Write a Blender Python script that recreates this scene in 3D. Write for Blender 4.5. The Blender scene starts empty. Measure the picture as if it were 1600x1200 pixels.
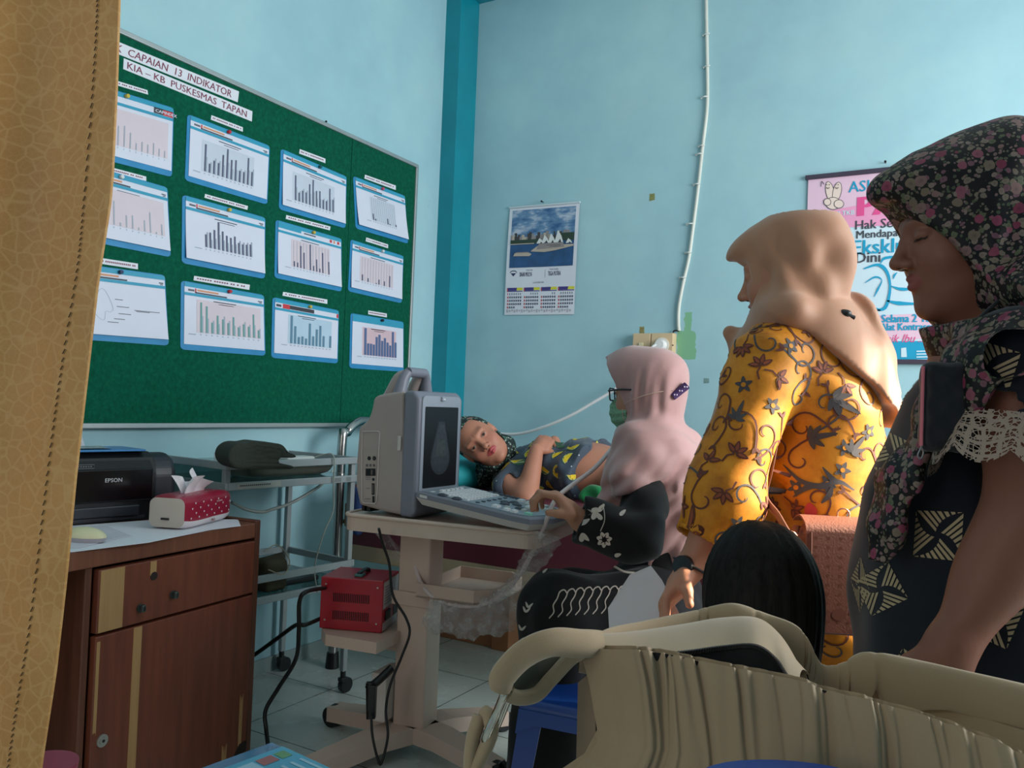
import bpy, bmesh, math, random
import numpy as np
from mathutils import Vector, Matrix
from mathutils.bvhtree import BVHTree

SC = bpy.context.scene
COL = SC.collection
random.seed(7); RNG = np.random.default_rng(7)

# ------------------------------------------------------------------ camera
FPX = 1273.4
YAW, PITCH, ROLL = -0.521538, 0.0249263, 0.0385921
CAM = np.array([0.0, 0.0, 1.15])
def _rot(yaw, pitch, roll):
    f = np.array([math.sin(yaw)*math.cos(pitch), math.cos(yaw)*math.cos(pitch), math.sin(pitch)])
    r = np.cross(f, [0, 0, 1.0]); r /= np.linalg.norm(r); u = np.cross(r, f)
    c, s = math.cos(roll), math.sin(roll)
    return np.array([c*r + s*u, -s*r + c*u, f])
CM = _rot(YAW, PITCH, ROLL)
cam_data = bpy.data.cameras.new('camera'); cam = bpy.data.objects.new('camera', cam_data); COL.objects.link(cam)
cam_data.sensor_width = 36.0; cam_data.lens = FPX/1600*36.0; cam_data.clip_start = 0.02
_m = Matrix([[CM[0][i], CM[1][i], -CM[2][i], CAM[i]] for i in range(3)] + [[0, 0, 0, 1]])
cam.matrix_world = _m
SC.camera = cam

# ------------------------------------------------------------------ light, world, exposure
SC.view_settings.view_transform = 'Standard'; SC.view_settings.look = 'None'
SC.view_settings.exposure = 0.3; SC.view_settings.gamma = 1.0; SC.view_settings.use_curve_mapping = False
world = bpy.data.worlds.new('daylight'); SC.world = world; world.use_nodes = True
_bg = world.node_tree.nodes['Background']
_bg.inputs['Color'].default_value = (0.75, 0.86, 1.0, 1); _bg.inputs['Strength'].default_value = 0.22
def lamp(name, typ, loc, target, power, color=(1, 1, 1), **kw):
    d = bpy.data.lights.new(name, typ); o = bpy.data.objects.new(name, d); COL.objects.link(o)
    o.location = loc; o.rotation_euler = (Vector(target) - Vector(loc)).to_track_quat('-Z', 'Y').to_euler()
    d.energy = power; d.color = color
    for k, v in kw.items(): setattr(d, k, v)
    return o
# daylight entering through the window in the right wall
lamp('window_daylight', 'AREA', (1.66, 2.35, 1.85), (-1.2, 2.6, 1.35), 82.0, (0.95, 0.98, 1.0), shape='RECTANGLE', size=1.9, size_y=1.5)
# added fill light behind the camera, on the left, to brighten the curtain
lamp('curtain_fill', 'AREA', (-1.3, -1.7, 1.7), (-1.5, 1.6, 1.0), 10.0, (1.0, 0.95, 0.88), shape='RECTANGLE', size=0.9, size_y=1.9)
# sun falling through the same window onto the back of the woman in yellow
lamp('sunbeam', 'SPOT', (3.15, 3.40, 2.85), (0.34, 1.88, 1.10), 4300.0, (1.0, 0.86, 0.66), spot_size=math.radians(13.0), spot_blend=0.4, shadow_soft_size=0.06)

# ------------------------------------------------------------------ pixel helpers (layout of the measured room)
def ray(px, py): return CM.T @ np.array([(px-800)/FPX, (600-py)/FPX, 1.0])
def W(px, py, d): return CAM + d*ray(px, py)
def on(ax, val, px, py):
    i = 'xyz'.index(ax); r = ray(px, py); return CAM + r*((val-CAM[i])/r[i])
RT = np.array([CM[2][1], -CM[2][0], 0.0]); RT /= np.linalg.norm(RT)      # horizontal, to the right of the view
FW = np.array([CM[2][0], CM[2][1], 0.0]); FW /= np.linalg.norm(FW)       # horizontal, away from the view
UP = np.array([0, 0, 1.0])
def pm(px, d): return px*d/FPX        # a length in the photo at a distance -> metres

# ------------------------------------------------------------------ materials
def lin(c):
    c = np.array(c[:3], float)/255.0
    return tuple(np.where(c <= 0.04045, c/12.92, ((c+0.055)/1.055)**2.4)) + (1.0,)
MATS = {}
def nodes(name):
    m = bpy.data.materials.new(name); m.use_nodes = True
    return m, m.node_tree, m.node_tree.nodes['Principled BSDF']
def nd(nt, typ, **kw):
    n = nt.nodes.new('ShaderNode'+typ)
    for k, v in kw.items():
        if k.startswith('i_'):
            key = k[2:].replace('_', ' '); n.inputs[int(key) if key.isdigit() else key].default_value = v
        else: setattr(n, k, v)
    return n
def lk(nt, a, b): nt.links.new(a, b)
def ramp(nt, fac, stops, interp='LINEAR'):
    r = nt.nodes.new('ShaderNodeValToRGB'); r.color_ramp.interpolation = interp
    e = r.color_ramp.elements
    while len(e) < len(stops): e.new(0.5)
    for x, (p, c) in zip(e, stops): x.position = p; x.color = c
    lk(nt, fac, r.inputs[0]); return r.outputs[0]
def mixc(nt, fac, a, b):
    n = nt.nodes.new('ShaderNodeMix'); n.data_type = 'RGBA'
    for s, v in ((n.inputs[0], fac), (n.inputs[6], a), (n.inputs[7], b)):
        if hasattr(v, 'links'): lk(nt, v, s)
        else: s.default_value = v
    return n.outputs[2]
def mth(nt, op, a, b=None, c=None):
    n = nt.nodes.new('ShaderNodeMath'); n.operation = op
    for s, v in zip(n.inputs, (a, b, c)):
        if v is None: continue
        if hasattr(v, 'links'): lk(nt, v, s)
        else: s.default_value = v
    return n.outputs[0]
def objco(nt): return nt.nodes.new('ShaderNodeTexCoord').outputs['Object']
def noise(nt, scale, detail=3, co=None, rough=0.5):
    n = nd(nt, 'TexNoise', i_Scale=scale, i_Detail=detail, i_Roughness=rough)
    lk(nt, co if co is not None else objco(nt), n.inputs['Vector']); return n.outputs[0]
def bump(nt, b, h, strength=0.2, dist=0.01):
    n = nd(nt, 'Bump', i_Strength=strength, i_Distance=dist); lk(nt, h, n.inputs['Height']); lk(nt, n.outputs[0], b.inputs['Normal'])
def mat(name, col, rough=0.5, metal=0.0, var=0.06, vscale=9.0, bmp=0.0, bscale=60.0, spec=0.5, trans=0.0, alpha=1.0, emit=None):
    """A plain painted, woven or moulded surface with slight unevenness of tone and relief."""
    if name in MATS: return MATS[name]
    m, nt, b = nodes(name)
    c = lin(col)
    if var > 0:
        f = noise(nt, vscale, 4)
        lo = tuple(x*(1-var) for x in c[:3])+(1,); hi = tuple(min(1, x*(1+var)) for x in c[:3])+(1,)
        lk(nt, ramp(nt, f, [(0.3, lo), (0.7, hi)]), b.inputs['Base Color'])
    else: b.inputs['Base Color'].default_value = c
    b.inputs['Roughness'].default_value = rough; b.inputs['Metallic'].default_value = metal
    b.inputs['Specular IOR Level'].default_value = spec
    if trans: b.inputs['Transmission Weight'].default_value = trans
    if alpha < 1: b.inputs['Alpha'].default_value = alpha
    if emit: b.inputs['Emission Color'].default_value = lin(emit[0]); b.inputs['Emission Strength'].default_value = emit[1]
    if bmp > 0: bump(nt, b, noise(nt, bscale, 3), bmp, 0.004)
    MATS[name] = m; return m

# ------------------------------------------------------------------ objects
def put(o, name=None, label=None, cat=None, group=None, kind=None):
    if label: o['label'] = label
    if cat: o['category'] = cat
    if group: o['group'] = group
    if kind: o['kind'] = kind
    return o
def thing(name, loc, label, cat, group=None, kind=None):
    o = bpy.data.objects.new(name, None); COL.objects.link(o); o.location = [float(x) for x in loc]; o.empty_display_size = 0.05
    return put(o, None, label, cat, group, kind)
def adopt(o, parent):
    o.parent = parent
    mw = Matrix.Identity(4); p = parent; chain = []
    while p is not None: chain.append(p); p = p.parent
    for q in reversed(chain): mw = mw @ q.matrix_parent_inverse @ q.matrix_basis
    o.matrix_parent_inverse = mw.inverted()
def mesh_obj(name, verts, faces, mats, mi=None, smooth=None, parent=None, origin=None):
    v = np.asarray(verts, dtype=np.float64).reshape(-1, 3)
    if origin is None:
        origin = np.array([(v[:, 0].min()+v[:, 0].max())/2, (v[:, 1].min()+v[:, 1].max())/2, v[:, 2].min()])
    origin = np.asarray(origin, float)
    me = bpy.data.meshes.new(name)
    me.from_pydata((v-origin).tolist(), [], [tuple(int(i) for i in f) for f in faces])
    for m in (mats if isinstance(mats, (list, tuple)) else [mats]): me.materials.append(m)
    if mi is not None: me.polygons.foreach_set('material_index', np.asarray(mi, dtype=np.int32))
    if smooth is None: smooth = np.zeros(len(faces), bool)
    elif smooth is True: smooth = np.ones(len(faces), bool)
    me.polygons.foreach_set('use_smooth', np.asarray(smooth, dtype=bool))
    me.update()
    o = bpy.data.objects.new(name, me); COL.objects.link(o); o.location = origin.tolist()
    if parent is not None: adopt(o, parent)
    return o

def spline(pts, n=8):
    p = np.asarray(pts, float); p = np.vstack([2*p[0]-p[1], p, 2*p[-1]-p[-2]]); out = []
    for i in range(1, len(p)-2):
        a, b, c, d = p[i-1], p[i], p[i+1], p[i+2]
        for t in np.linspace(0, 1, n, endpoint=False):
            out.append(0.5*(2*b+(c-a)*t+(2*a-5*b+4*c-d)*t*t+(3*b-a-3*c+d)*t**3))
    out.append(p[-2]); return np.array(out)

_FT = {}
def text_geo(s, bold=0.0, shear=0.0):
    """Outline of a line of writing, filled; height of a capital is about 0.7."""
    k = (s, bold, shear)
    if k in _FT: return _FT[k]
    c = bpy.data.curves.new('writing', 'FONT'); c.body = s; c.resolution_u = 2; c.offset = bold; c.shear = shear
    o = bpy.data.objects.new('writing', c); COL.objects.link(o)
    dg = bpy.context.evaluated_depsgraph_get(); ev = o.evaluated_get(dg); me = ev.to_mesh()
    v = np.array([list(x.co)[:2] for x in me.vertices]).reshape(-1, 2); f = [tuple(p.vertices) for p in me.polygons]
    ev.to_mesh_clear(); bpy.data.objects.remove(o); bpy.data.curves.remove(c)
    _FT[k] = (v, f); return _FT[k]

class MB:
    """Collects shapes and links them as one mesh object."""
    def __init__(s, T=None): s.v = []; s.f = []; s.m = []; s.s = []; s.T = None if T is None else np.asarray(T, float)
    def add(s, v, f, mi=0, smooth=False):
        v = np.asarray(v, float).reshape(-1, 3)
        if s.T is not None: v = v @ s.T[:3, :3].T + s.T[:3, 3]
        n = len(s.v); s.v.extend(v.tolist())
        for q in f: s.f.append(tuple(int(i)+n for i in q)); s.m.append(mi); s.s.append(smooth)
        return s
    def box(s, c, size, mi=0, bev=0.0, R=None, seg=2):
        bm = bmesh.new(); bmesh.ops.create_cube(bm, size=1.0)
        for x in bm.verts: x.co = Vector((x.co.x*size[0], x.co.y*size[1], x.co.z*size[2]))
        if bev > 0: bmesh.ops.bevel(bm, geom=bm.edges[:], offset=min(bev, 0.49*min(size)), segments=seg, affect='EDGES', profile=0.5)
        bm.verts.index_update()
        v = np.array([list(x.co) for x in bm.verts]); f = [[q.index for q in p.verts] for p in bm.faces]; bm.free()
        if R is not None: v = v @ np.asarray(R).T
        return s.add(v+np.asarray(c, float), f, mi, bev > 0 and seg > 2)
    def bx(s, lo, hi, mi=0, bev=0.0, seg=2):
        lo = np.asarray(lo, float); hi = np.asarray(hi, float); return s.box((lo+hi)/2, np.abs(hi-lo), mi, bev, None, seg)
    def tube(s, pts, r, n=8, mi=0, closed=False, sm=0, caps=True, flat=None):
        p = np.asarray(pts, float)
        if sm: p = spline(np.vstack([p, p[:1]]) if closed else p, sm)
        if closed and np.linalg.norm(p[0]-p[-1]) < 1e-9: p = p[:-1]
        m = len(p); r = np.full(m, r) if np.isscalar(r) else np.interp(np.linspace(0, 1, m), np.linspace(0, 1, len(r)), r)
        t = np.gradient(p, axis=0) if not closed else (np.roll(p, -1, 0)-np.roll(p, 1, 0))
        t /= np.linalg.norm(t, axis=1)[:, None]+1e-12
        a = np.cross(t[0], [0, 0, 1.0]);
        if np.linalg.norm(a) < 1e-3: a = np.cross(t[0], [1.0, 0, 0])
        a /= np.linalg.norm(a); V = []
        for i in range(m):
            a = a-t[i]*np.dot(a, t[i]); a /= np.linalg.norm(a)+1e-12; b = np.cross(t[i], a)
            for k in range(n):
                th = 2*math.pi*k/n
                q = (math.cos(th)*a+math.sin(th)*b*(flat or 1.0))*r[i]
                V.append(p[i]+q)
        F = []
        for i in range(m if closed else m-1):
            j = (i+1) % m
            for k in range(n): F.append((i*n+k, i*n+(k+1) % n, j*n+(k+1) % n, j*n+k))
        s.add(V, F, mi, True)
        if caps and not closed:
            s.add(V[:n], [tuple(range(n))[::-1]], mi); s.add(V[-n:], [tuple(range(n))], mi)
        return s
    def cyl(s, a, b, r, r2=None, n=20, mi=0): return s.tube([a, b], [r, r if r2 is None else r2], n, mi)
    def prism(s, poly, O, u, v, w, depth, mi=0):
        """A flat outline (poly, in the u,v frame at O) given a thickness along w."""
        O, u, v, w = (np.asarray(x, float) for x in (O, u, v, w)); P = [O+a*u+b*v for a, b in poly]; n = len(P)
        V = P+[q+w*depth for q in P]; F = [(i, (i+1) % n, n+(i+1) % n, n+i) for i in range(n)]
        return s.add(V, F+[tuple(range(n))[::-1], tuple(range(n, 2*n))], mi)
    def flat(s, pts, faces, fn, mi=0):
        return s.add([fn(a, b) for a, b in pts], faces, mi)
    def poly(s, pts, fn, mi=0): return s.flat(pts, [tuple(range(len(pts)))], fn, mi)
    def text(s, st, fn, x, y, h, mi=0, align='L', bold=0.0, shear=0.0, sx=1.0):
        v, f = text_geo(st, 0.0, shear)
        if not len(v): return s
        k = h/0.70; v = v.copy(); w = v[:, 0].max()
        v[:, 0] -= {'L': 0, 'C': w/2, 'R': w}[align]
        o = np.asarray(fn(x, y)); n = np.cross(np.asarray(fn(x+.1, y))-o, np.asarray(fn(x, y+.1))-o); n /= np.linalg.norm(n)+1e-12
        for i, q in enumerate((0.0,) if not bold else (-bold, 0.0, bold)): s.add([np.asarray(fn(x+(a+q)*k*sx, y+b*k))+n*.00012*i for a, b in v], f, mi)   # heavier strokes: the outline laid side by side
        return s
    def grid(s, fn, nu, nv, mi=0, smooth=True, closed_u=False):
        V = [fn(i/(nu if closed_u else nu-1), j/(nv-1)) for j in range(nv) for i in range(nu)]
        F = [(j*nu+i, j*nu+(i+1) % nu, (j+1)*nu+(i+1) % nu, (j+1)*nu+i) for j in range(nv-1) for i in range(nu if closed_u else nu-1)]
        return s.add(V, F, mi, smooth)
    def ball(s, c, r, n=12, mi=0):
        r = np.array([r, r, r]) if np.isscalar(r) else np.asarray(r, float)
        return s.grid(lambda u, v: np.asarray(c)+r*np.array([math.cos(2*math.pi*u)*math.sin(math.pi*v), math.sin(2*math.pi*u)*math.sin(math.pi*v), -math.cos(math.pi*v)]), n, n//2+2, mi, True, True)
    def build(s, name, mats, parent=None, label=None, cat=None, group=None, kind=None, origin=None):
        o = mesh_obj(name, s.v, s.f, mats, s.m, s.s, parent, origin)
        return put(o, None, label, cat, group, kind)

def frame(O, u, v, off=0.0):
    O, u, v = (np.asarray(x, float) for x in (O, u, v)); w = np.cross(u, v)
    return lambda a, b: O+a*u+b*v+off*w
def disc(cx, cy, rx, ry=None, n=18, a0=0, a1=2*math.pi):
    ry = rx if ry is None else ry
    return [(cx+rx*math.cos(a0+(a1-a0)*i/n), cy+ry*math.sin(a0+(a1-a0)*i/n)) for i in range(n + (0 if a1-a0 > 6.28 else 1))]
def rrect(x0, y0, x1, y1, r, n=4):
    out = []
    for cx, cy, a in ((x1-r, y1-r, 0), (x0+r, y1-r, 90), (x0+r, y0+r, 180), (x1-r, y0+r, 270)):
        for k in range(n+1):
            t = math.radians(a+90*k/n); out.append((cx+r*math.cos(t), cy+r*math.sin(t)))
    return out
def ribbon(pts, w):
    """A strip of width w (number or list) along a 2D line."""
    p = np.asarray(pts, float); t = np.gradient(p, axis=0); t /= np.linalg.norm(t, axis=1)[:, None]+1e-12
    nrm = np.stack([-t[:, 1], t[:, 0]], 1); w = np.full(len(p), w) if np.isscalar(w) else np.interp(np.linspace(0, 1, len(p)), np.linspace(0, 1, len(w)), w)
    a = p+nrm*w[:, None]/2; b = p-nrm*w[:, None]/2; n = len(p)
    return np.vstack([a, b]), [(i, i+1, n+i+1, n+i) for i in range(n-1)]

# ------------------------------------------------------------------ smooth solid bodies from blended volumes
def _a(x): return np.asarray(x, dtype=np.float32)
def cap(P, a, b, ra, rb=None):
    rb = ra if rb is None else rb; a = _a(a); b = _a(b); ba = b-a; pa = P-a
    h = np.clip(pa @ ba/max(float(ba @ ba), 1e-12), 0, 1)
    return np.linalg.norm(pa-h[:, None]*ba, axis=1)-(ra+(rb-ra)*h)
def ell(P, c, r, R=None):
    q = P-_a(c)
    if R is not None: q = q @ _a(R).T          # rows of R are the ellipsoid's axes
    r = _a(r); k0 = np.linalg.norm(q/r, axis=1); k1 = np.linalg.norm(q/(r*r), axis=1)+1e-9
    return k0*(k0-1)/k1
def rbox(P, c, h, R=None, rd=0.01):
    q = P-_a(c)
    if R is not None: q = q @ _a(R).T
    q = np.abs(q)-(_a(h)-rd)
    return np.linalg.norm(np.maximum(q, 0), axis=1)+np.minimum(q.max(1), 0)-rd
def smin(a, b, k):
    h = np.maximum(k-np.abs(a-b), 0)/k; return np.minimum(a, b)-h*h*k*0.25
def smax(a, b, k): return -smin(-a, -b, k)
def chain(P, pts, rs, k=0.02):
    d = None
    for i in range(len(pts)-1):
        e = cap(P, pts[i], pts[i+1], rs[i], rs[i+1]); d = e if d is None else smin(d, e, k)
    return d
VA = np.array([RT, FW, UP])       # rows: right, away, up
def isosurface(fn, lo, hi, vox):
    lo = np.asarray(lo, float); hi = np.asarray(hi, float); B = 8
    n = (np.ceil((hi-lo)/vox/B).astype(int))*B+1
    # coarse pass decides which blocks hold surface
    nb = (n-1)//B; c = [lo[i]+(np.arange(nb[i])*B+B/2)*vox for i in range(3)]
    G = np.stack(np.meshgrid(*c, indexing='ij'), -1).reshape(-1, 3).astype(np.float32)
    dv = np.concatenate([fn(G[i:i+200000]) for i in range(0, len(G), 200000)])
    D = np.repeat(np.repeat(np.repeat(dv.reshape(nb), B, 0), B, 1), B, 2)
    V = np.full(n, 1.0, np.float32); V[:-1, :-1, :-1] = D
    act = np.argwhere(np.abs(dv.reshape(nb)) < B*vox*1.35)
    if not len(act): return np.zeros((0, 3)), np.zeros((0, 4), int)
    loc = np.stack(np.meshgrid(*[np.arange(B+1)]*3, indexing='ij'), -1).reshape(-1, 3)
    for s0 in range(0, len(act), 400):
        idx = (act[s0:s0+400][:, None, :]*B+loc[None]).reshape(-1, 3)
        pts = (lo+idx*vox).astype(np.float32)
        V[idx[:, 0], idx[:, 1], idx[:, 2]] = fn(pts)
    S = V < 0
    cnt = sum(S[i:n[0]-1+i, j:n[1]-1+j, k:n[2]-1+k].astype(np.int8) for i in (0, 1) for j in (0, 1) for k in (0, 1))
    cells = np.argwhere((cnt > 0) & (cnt < 8)); ids = np.full(n-1, -1, np.int64); ids[tuple(cells.T)] = np.arange(len(cells))
    acc = np.zeros((len(cells), 3)); num = np.zeros(len(cells))
    cor = [(i, j, k) for i in (0, 1) for j in (0, 1) for k in (0, 1)]
    val = {c: V[cells[:, 0]+c[0], cells[:, 1]+c[1], cells[:, 2]+c[2]] for c in cor}
    for a in cor:
        for ax in range(3):
            if a[ax]: continue
            b = tuple(1 if q == ax else a[q] for q in range(3)); va, vb = val[a], val[b]; x = (va < 0) != (vb < 0)
            t = np.where(x, va/np.where(x, va-vb, 1), 0)
            p = np.array(a, float)[None].repeat(len(cells), 0); p[:, ax] += t
            acc += np.where(x[:, None], p, 0); num += x
    verts = lo+(cells+acc/num[:, None])*vox
    quads = []
    for ax in range(3):
        o1, o2 = [q for q in range(3) if q != ax]
        sl0 = [slice(1, n[q]-1) for q in range(3)]; sl1 = [slice(1, n[q]-1) for q in range(3)]
        sl0[ax] = slice(0, n[ax]-1); sl1[ax] = slice(1, n[ax])
        A = S[tuple(sl0)]; Bm = S[tuple(sl1)]
        for flip in (0, 1):
            e = np.argwhere((A & ~Bm) if not flip else (~A & Bm))
            if not len(e): continue
            base = e.copy(); base[:, o1] += 1; base[:, o2] += 1
            q = []
            for d1, d2 in ((0, 0), (1, 0), (1, 1), (0, 1)):
                k = base.copy(); k[:, o1] -= d1; k[:, o2] -= d2; q.append(ids[k[:, 0], k[:, 1], k[:, 2]])
            q = np.stack(q, 1); q = q[(q >= 0).all(1)]
            if (ax == 1) != bool(flip): q = q[:, ::-1]
            quads.append(q)
    return verts, np.vstack(quads)
def solid(name, fn, lo, hi, vox, mats, parent=None, mi_fn=None, color_fn=None, extra=None, **kw):
    """A continuous smooth body; extra = (verts, faces, material indices) of details lying on it, kept in the same mesh."""
    v, q = isosurface(fn, lo, hi, vox); f = [tuple(x) for x in q.tolist()]
    m = np.zeros(len(f), int)
    if mi_fn is not None: m = mi_fn(v[q].mean(1))
    sm = [True]*len(f); nv = len(v); m = m.tolist()
    if extra is not None:
        ev, ef, em = extra(v, q)
        f += [tuple(i+nv for i in x) for x in ef]; m += list(em); sm += [True]*len(ef)
        v = np.vstack([v, np.asarray(ev, float).reshape(-1, 3)])
    o = mesh_obj(name, v, f, mats, m, sm, parent)
    if color_fn is not None:
        c = color_fn(v[:nv]); c = np.vstack([c, np.tile(c[:1], (len(v)-nv, 1))]); a = o.data.color_attributes.new('Col', 'FLOAT_COLOR', 'POINT')
        a.data.foreach_set('color', np.hstack([c, np.ones((len(c), 1))]).astype(np.float32).ravel())
    for k in ('label', 'cat', 'group', 'kind'):
        if k in kw: put(o, **{k: kw[k]})
    return o
class Drape:
    """Lays flat motifs on a surface: each point is dropped along the local normal on to the mesh."""
    def __init__(s, v, q): s.t = BVHTree.FromPolygons([tuple(x) for x in v.tolist()], [tuple(x) for x in q.tolist()]); s.v = v; s.q = q; s.V = []; s.F = []; s.M = []
    def lay(s, pts, faces, O, u, w, n, mi, off=0.0015, reach=0.12):
        O, u, w, n = (np.asarray(x, float) for x in (O, u, w, n)); out = []; ok = []
        for a, b in pts:
            p = O+u*a+w*b; h = s.t.ray_cast(Vector(p+n*reach), Vector(-n), 2*reach)
            if h[0] is None: out.append(p); ok.append(False)
            else: out.append(np.array(h[0])+np.array(h[1])*off if np.dot(h[1], n) > 0 else np.array(h[0])-np.array(h[1])*off); ok.append(True)
        k = len(s.V); s.V += out
        for f in faces:
            if all(ok[i] for i in f): s.F.append(tuple(i+k for i in f)); s.M.append(mi)
    def spots(s, n, gap, keep=None, seed=1):
        r = np.random.default_rng(seed); tri = s.v[s.q]; c = tri.mean(1); nr = np.cross(tri[:, 1]-tri[:, 0], tri[:, 2]-tri[:, 0]); nr /= np.linalg.norm(nr, axis=1)[:, None]+1e-12
        ok = np.arange(len(c)) if keep is None else np.where(keep(c))[0]
        out = []
        for i in r.permutation(ok):
            if all(np.linalg.norm(c[i]-p) > gap for p, _ in out): out.append((c[i], nr[i]))
            if len(out) >= n: break
        return out
    def axes(s, n, up=UP):
        n = np.asarray(n, float); n = n/(np.linalg.norm(n)+1e-9); u = np.cross(up, n); u /= np.linalg.norm(u)+1e-9; return u, np.cross(n, u), n
    def out(s): return s.V, s.F, s.M
# ================================================================== the room
XL, YB, ZC = -2.55, 3.75, 3.6
def wall_mat(name, patches=False):
    m, nt, b = nodes(name); co = objco(nt)
    n1 = noise(nt, 1.3, 5, co, 0.6); n2 = noise(nt, 7.0, 4, co)
    c1 = ramp(nt, n1, [(0.32, lin((154, 196, 207))), (0.5, lin((164, 206, 215))), (0.7, lin((176, 214, 218)))])
    c = mixc(nt, 0.18, c1, ramp(nt, n2, [(0.35, lin((164, 192, 202))), (0.7, lin((184, 218, 222)))]))
    # scuffs where old paint shows through
    sc = ramp(nt, noise(nt, 4.6, 6, co, 0.7), [(0.70, (0, 0, 0, 1)), (0.74, (1, 1, 1, 1))])
    c = mixc(nt, mth(nt, 'MULTIPLY', sc, 0.18), c, lin((120, 160, 150)))
    if patches:
        # bare green rectangles left by old fittings, with ragged rims
        geo = nd(nt, 'NewGeometry'); w = noise(nt, 34, 4, geo.outputs['Position'])
        sx = nd(nt, 'SeparateXYZ'); lk(nt, geo.outputs['Position'], sx.inputs[0])
        wob = mth(nt, 'MULTIPLY', mth(nt, 'SUBTRACT', w, 0.5), 0.03)
        for (x0, x1, z0, z1) in patches:
            fx = mth(nt, 'SUBTRACT', mth(nt, 'ABSOLUTE', mth(nt, 'SUBTRACT', sx.outputs[0], (x0+x1)/2)), (x1-x0)/2)
            fz = mth(nt, 'SUBTRACT', mth(nt, 'ABSOLUTE', mth(nt, 'SUBTRACT', sx.outputs[2], (z0+z1)/2)), (z1-z0)/2)
            d = mth(nt, 'ADD', mth(nt, 'MAXIMUM', fx, fz), wob)
            k = mth(nt, 'LESS_THAN', d, 0.0)
            c = mixc(nt, k, c, lin((132, 188, 150)))
    lk(nt, c, b.inputs['Base Color']); b.inputs['Roughness'].default_value = 0.55; b.inputs['Specular IOR Level'].default_value = 0.3
    bump(nt, b, noise(nt, 45, 4, co), 0.12, 0.004)
    return m
def floor_mat():
    m, nt, b = nodes('floor_tiles'); geo = nd(nt, 'NewGeometry'); sx = nd(nt, 'SeparateXYZ'); lk(nt, geo.outputs['Position'], sx.inputs[0])
    def joint(o, off):
        f = mth(nt, 'FRACT', mth(nt, 'DIVIDE', mth(nt, 'SUBTRACT', o, off), 0.45)); return mth(nt, 'LESS_THAN', mth(nt, 'ABSOLUTE', mth(nt, 'SUBTRACT', f, 0.5)), 0.4945)
    t = mth(nt, 'MULTIPLY', joint(sx.outputs[0], -2.195), joint(sx.outputs[1], 2.475))
    n = noise(nt, 2.4, 5, geo.outputs['Position'])
    c = mixc(nt, t, lin((88, 92, 86)), ramp(nt, n, [(0.3, lin((186, 196, 190))), (0.7, lin((204, 212, 206)))]))
    lk(nt, c, b.inputs['Base Color']); b.inputs['Roughness'].default_value = 0.22
    lk(nt, ramp(nt, noise(nt, 5, 4, geo.outputs['Position']), [(0.3, (0.16,)*3+(1,)), (0.75, (0.4,)*3+(1,))]), b.inputs['Roughness'])
    bump(nt, b, t, 0.25, 0.002)
    return m
M_teal = mat('teal_gloss_paint', (12, 136, 152), 0.35, var=0.08, vscale=5)
pa = on('y', YB, 1058, 517); pb = on('y', YB, 1086, 561); pc = on('y', YB, 1070, 488); pd = on('y', YB, 1080, 517)
r1 = on('y', YB, 1015, 302); r2 = on('y', YB, 1024, 315)
PATCH = [(pa[0], pb[0], pb[2], pa[2]), (pc[0], pd[0], pd[2], pc[2])]
def room():
    MB().bx((XL, -2.2, -0.1), (1.9, YB, 0)).build('floor', floor_mat(), kind='structure')
    MB().bx((XL-0.12, -2.2, -0.1), (XL, YB+0.12, ZC)).build('wall_left', wall_mat('wall_paint_left'), kind='structure')
    MB().bx((XL, YB, -0.1), (1.9, YB+0.12, ZC)).build('wall_back', wall_mat('wall_paint_back', PATCH), kind='structure')
    MB().bx((XL-0.12, -2.2, ZC), (1.9, YB+0.12, ZC+0.1)).build('ceiling', mat('white_ceiling_paint', (226, 230, 228), 0.8), kind='structure')
    # right wall with the window opening the daylight comes through
    w = MB(); x0, x1 = 1.75, 1.9; a, b_, z0, z1 = 1.2, 3.45, 0.95, 2.75
    w.bx((x0, -2.2, -0.1), (x1, a, ZC)); w.bx((x0, b_, -0.1), (x1, YB, ZC)); w.bx((x0, a, -0.1), (x1, b_, z0)); w.bx((x0, a, z1), (x1, b_, ZC))
    w.build('wall_right', wall_mat('wall_paint_right'), kind='structure')
    f = MB(); t = 0.05
    f.bx((x0+0.02, a, z0), (x1-0.02, a+t, z1)); f.bx((x0+0.02, b_-t, z0), (x1-0.02, b_, z1)); f.bx((x0+0.02, a+t, z0), (x1-0.02, b_-t, z0+t)); f.bx((x0+0.02, a+t, z1-t), (x1-0.02, b_-t, z1))
    f.bx((x0+0.05, (a+b_)/2-0.025, z0+t), (x1-0.05, (a+b_)/2+0.025, z1-t))
    f.build('window_1', mat('white_window_frame', (225, 225, 218), 0.4), kind='structure')
    # teal pilaster in the corner, square with a beam running over it
    p = MB(); p.bx((XL, 3.568, 0), (-2.456, YB, ZC), 0); p.build('trim_1', M_teal, kind='structure')
    p = MB(); p.bx((XL, 3.55, 3.365), (1.75, YB, ZC), 0); p.build('trim_2', M_teal, kind='structure')
    p = MB(); p.bx((XL, -2.2, 0), (XL+0.008, 3.568, 0.06)); p.build('baseboard_left', mat('grey_skirting', (150, 165, 165), 0.5), kind='structure')
    p = MB(); p.bx((-2.456, YB-0.008, 0), (1.75, YB, 0.06)); p.build('baseboard_back', mat('grey_skirting', (150, 165, 165), 0.5), kind='structure')
room()
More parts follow.
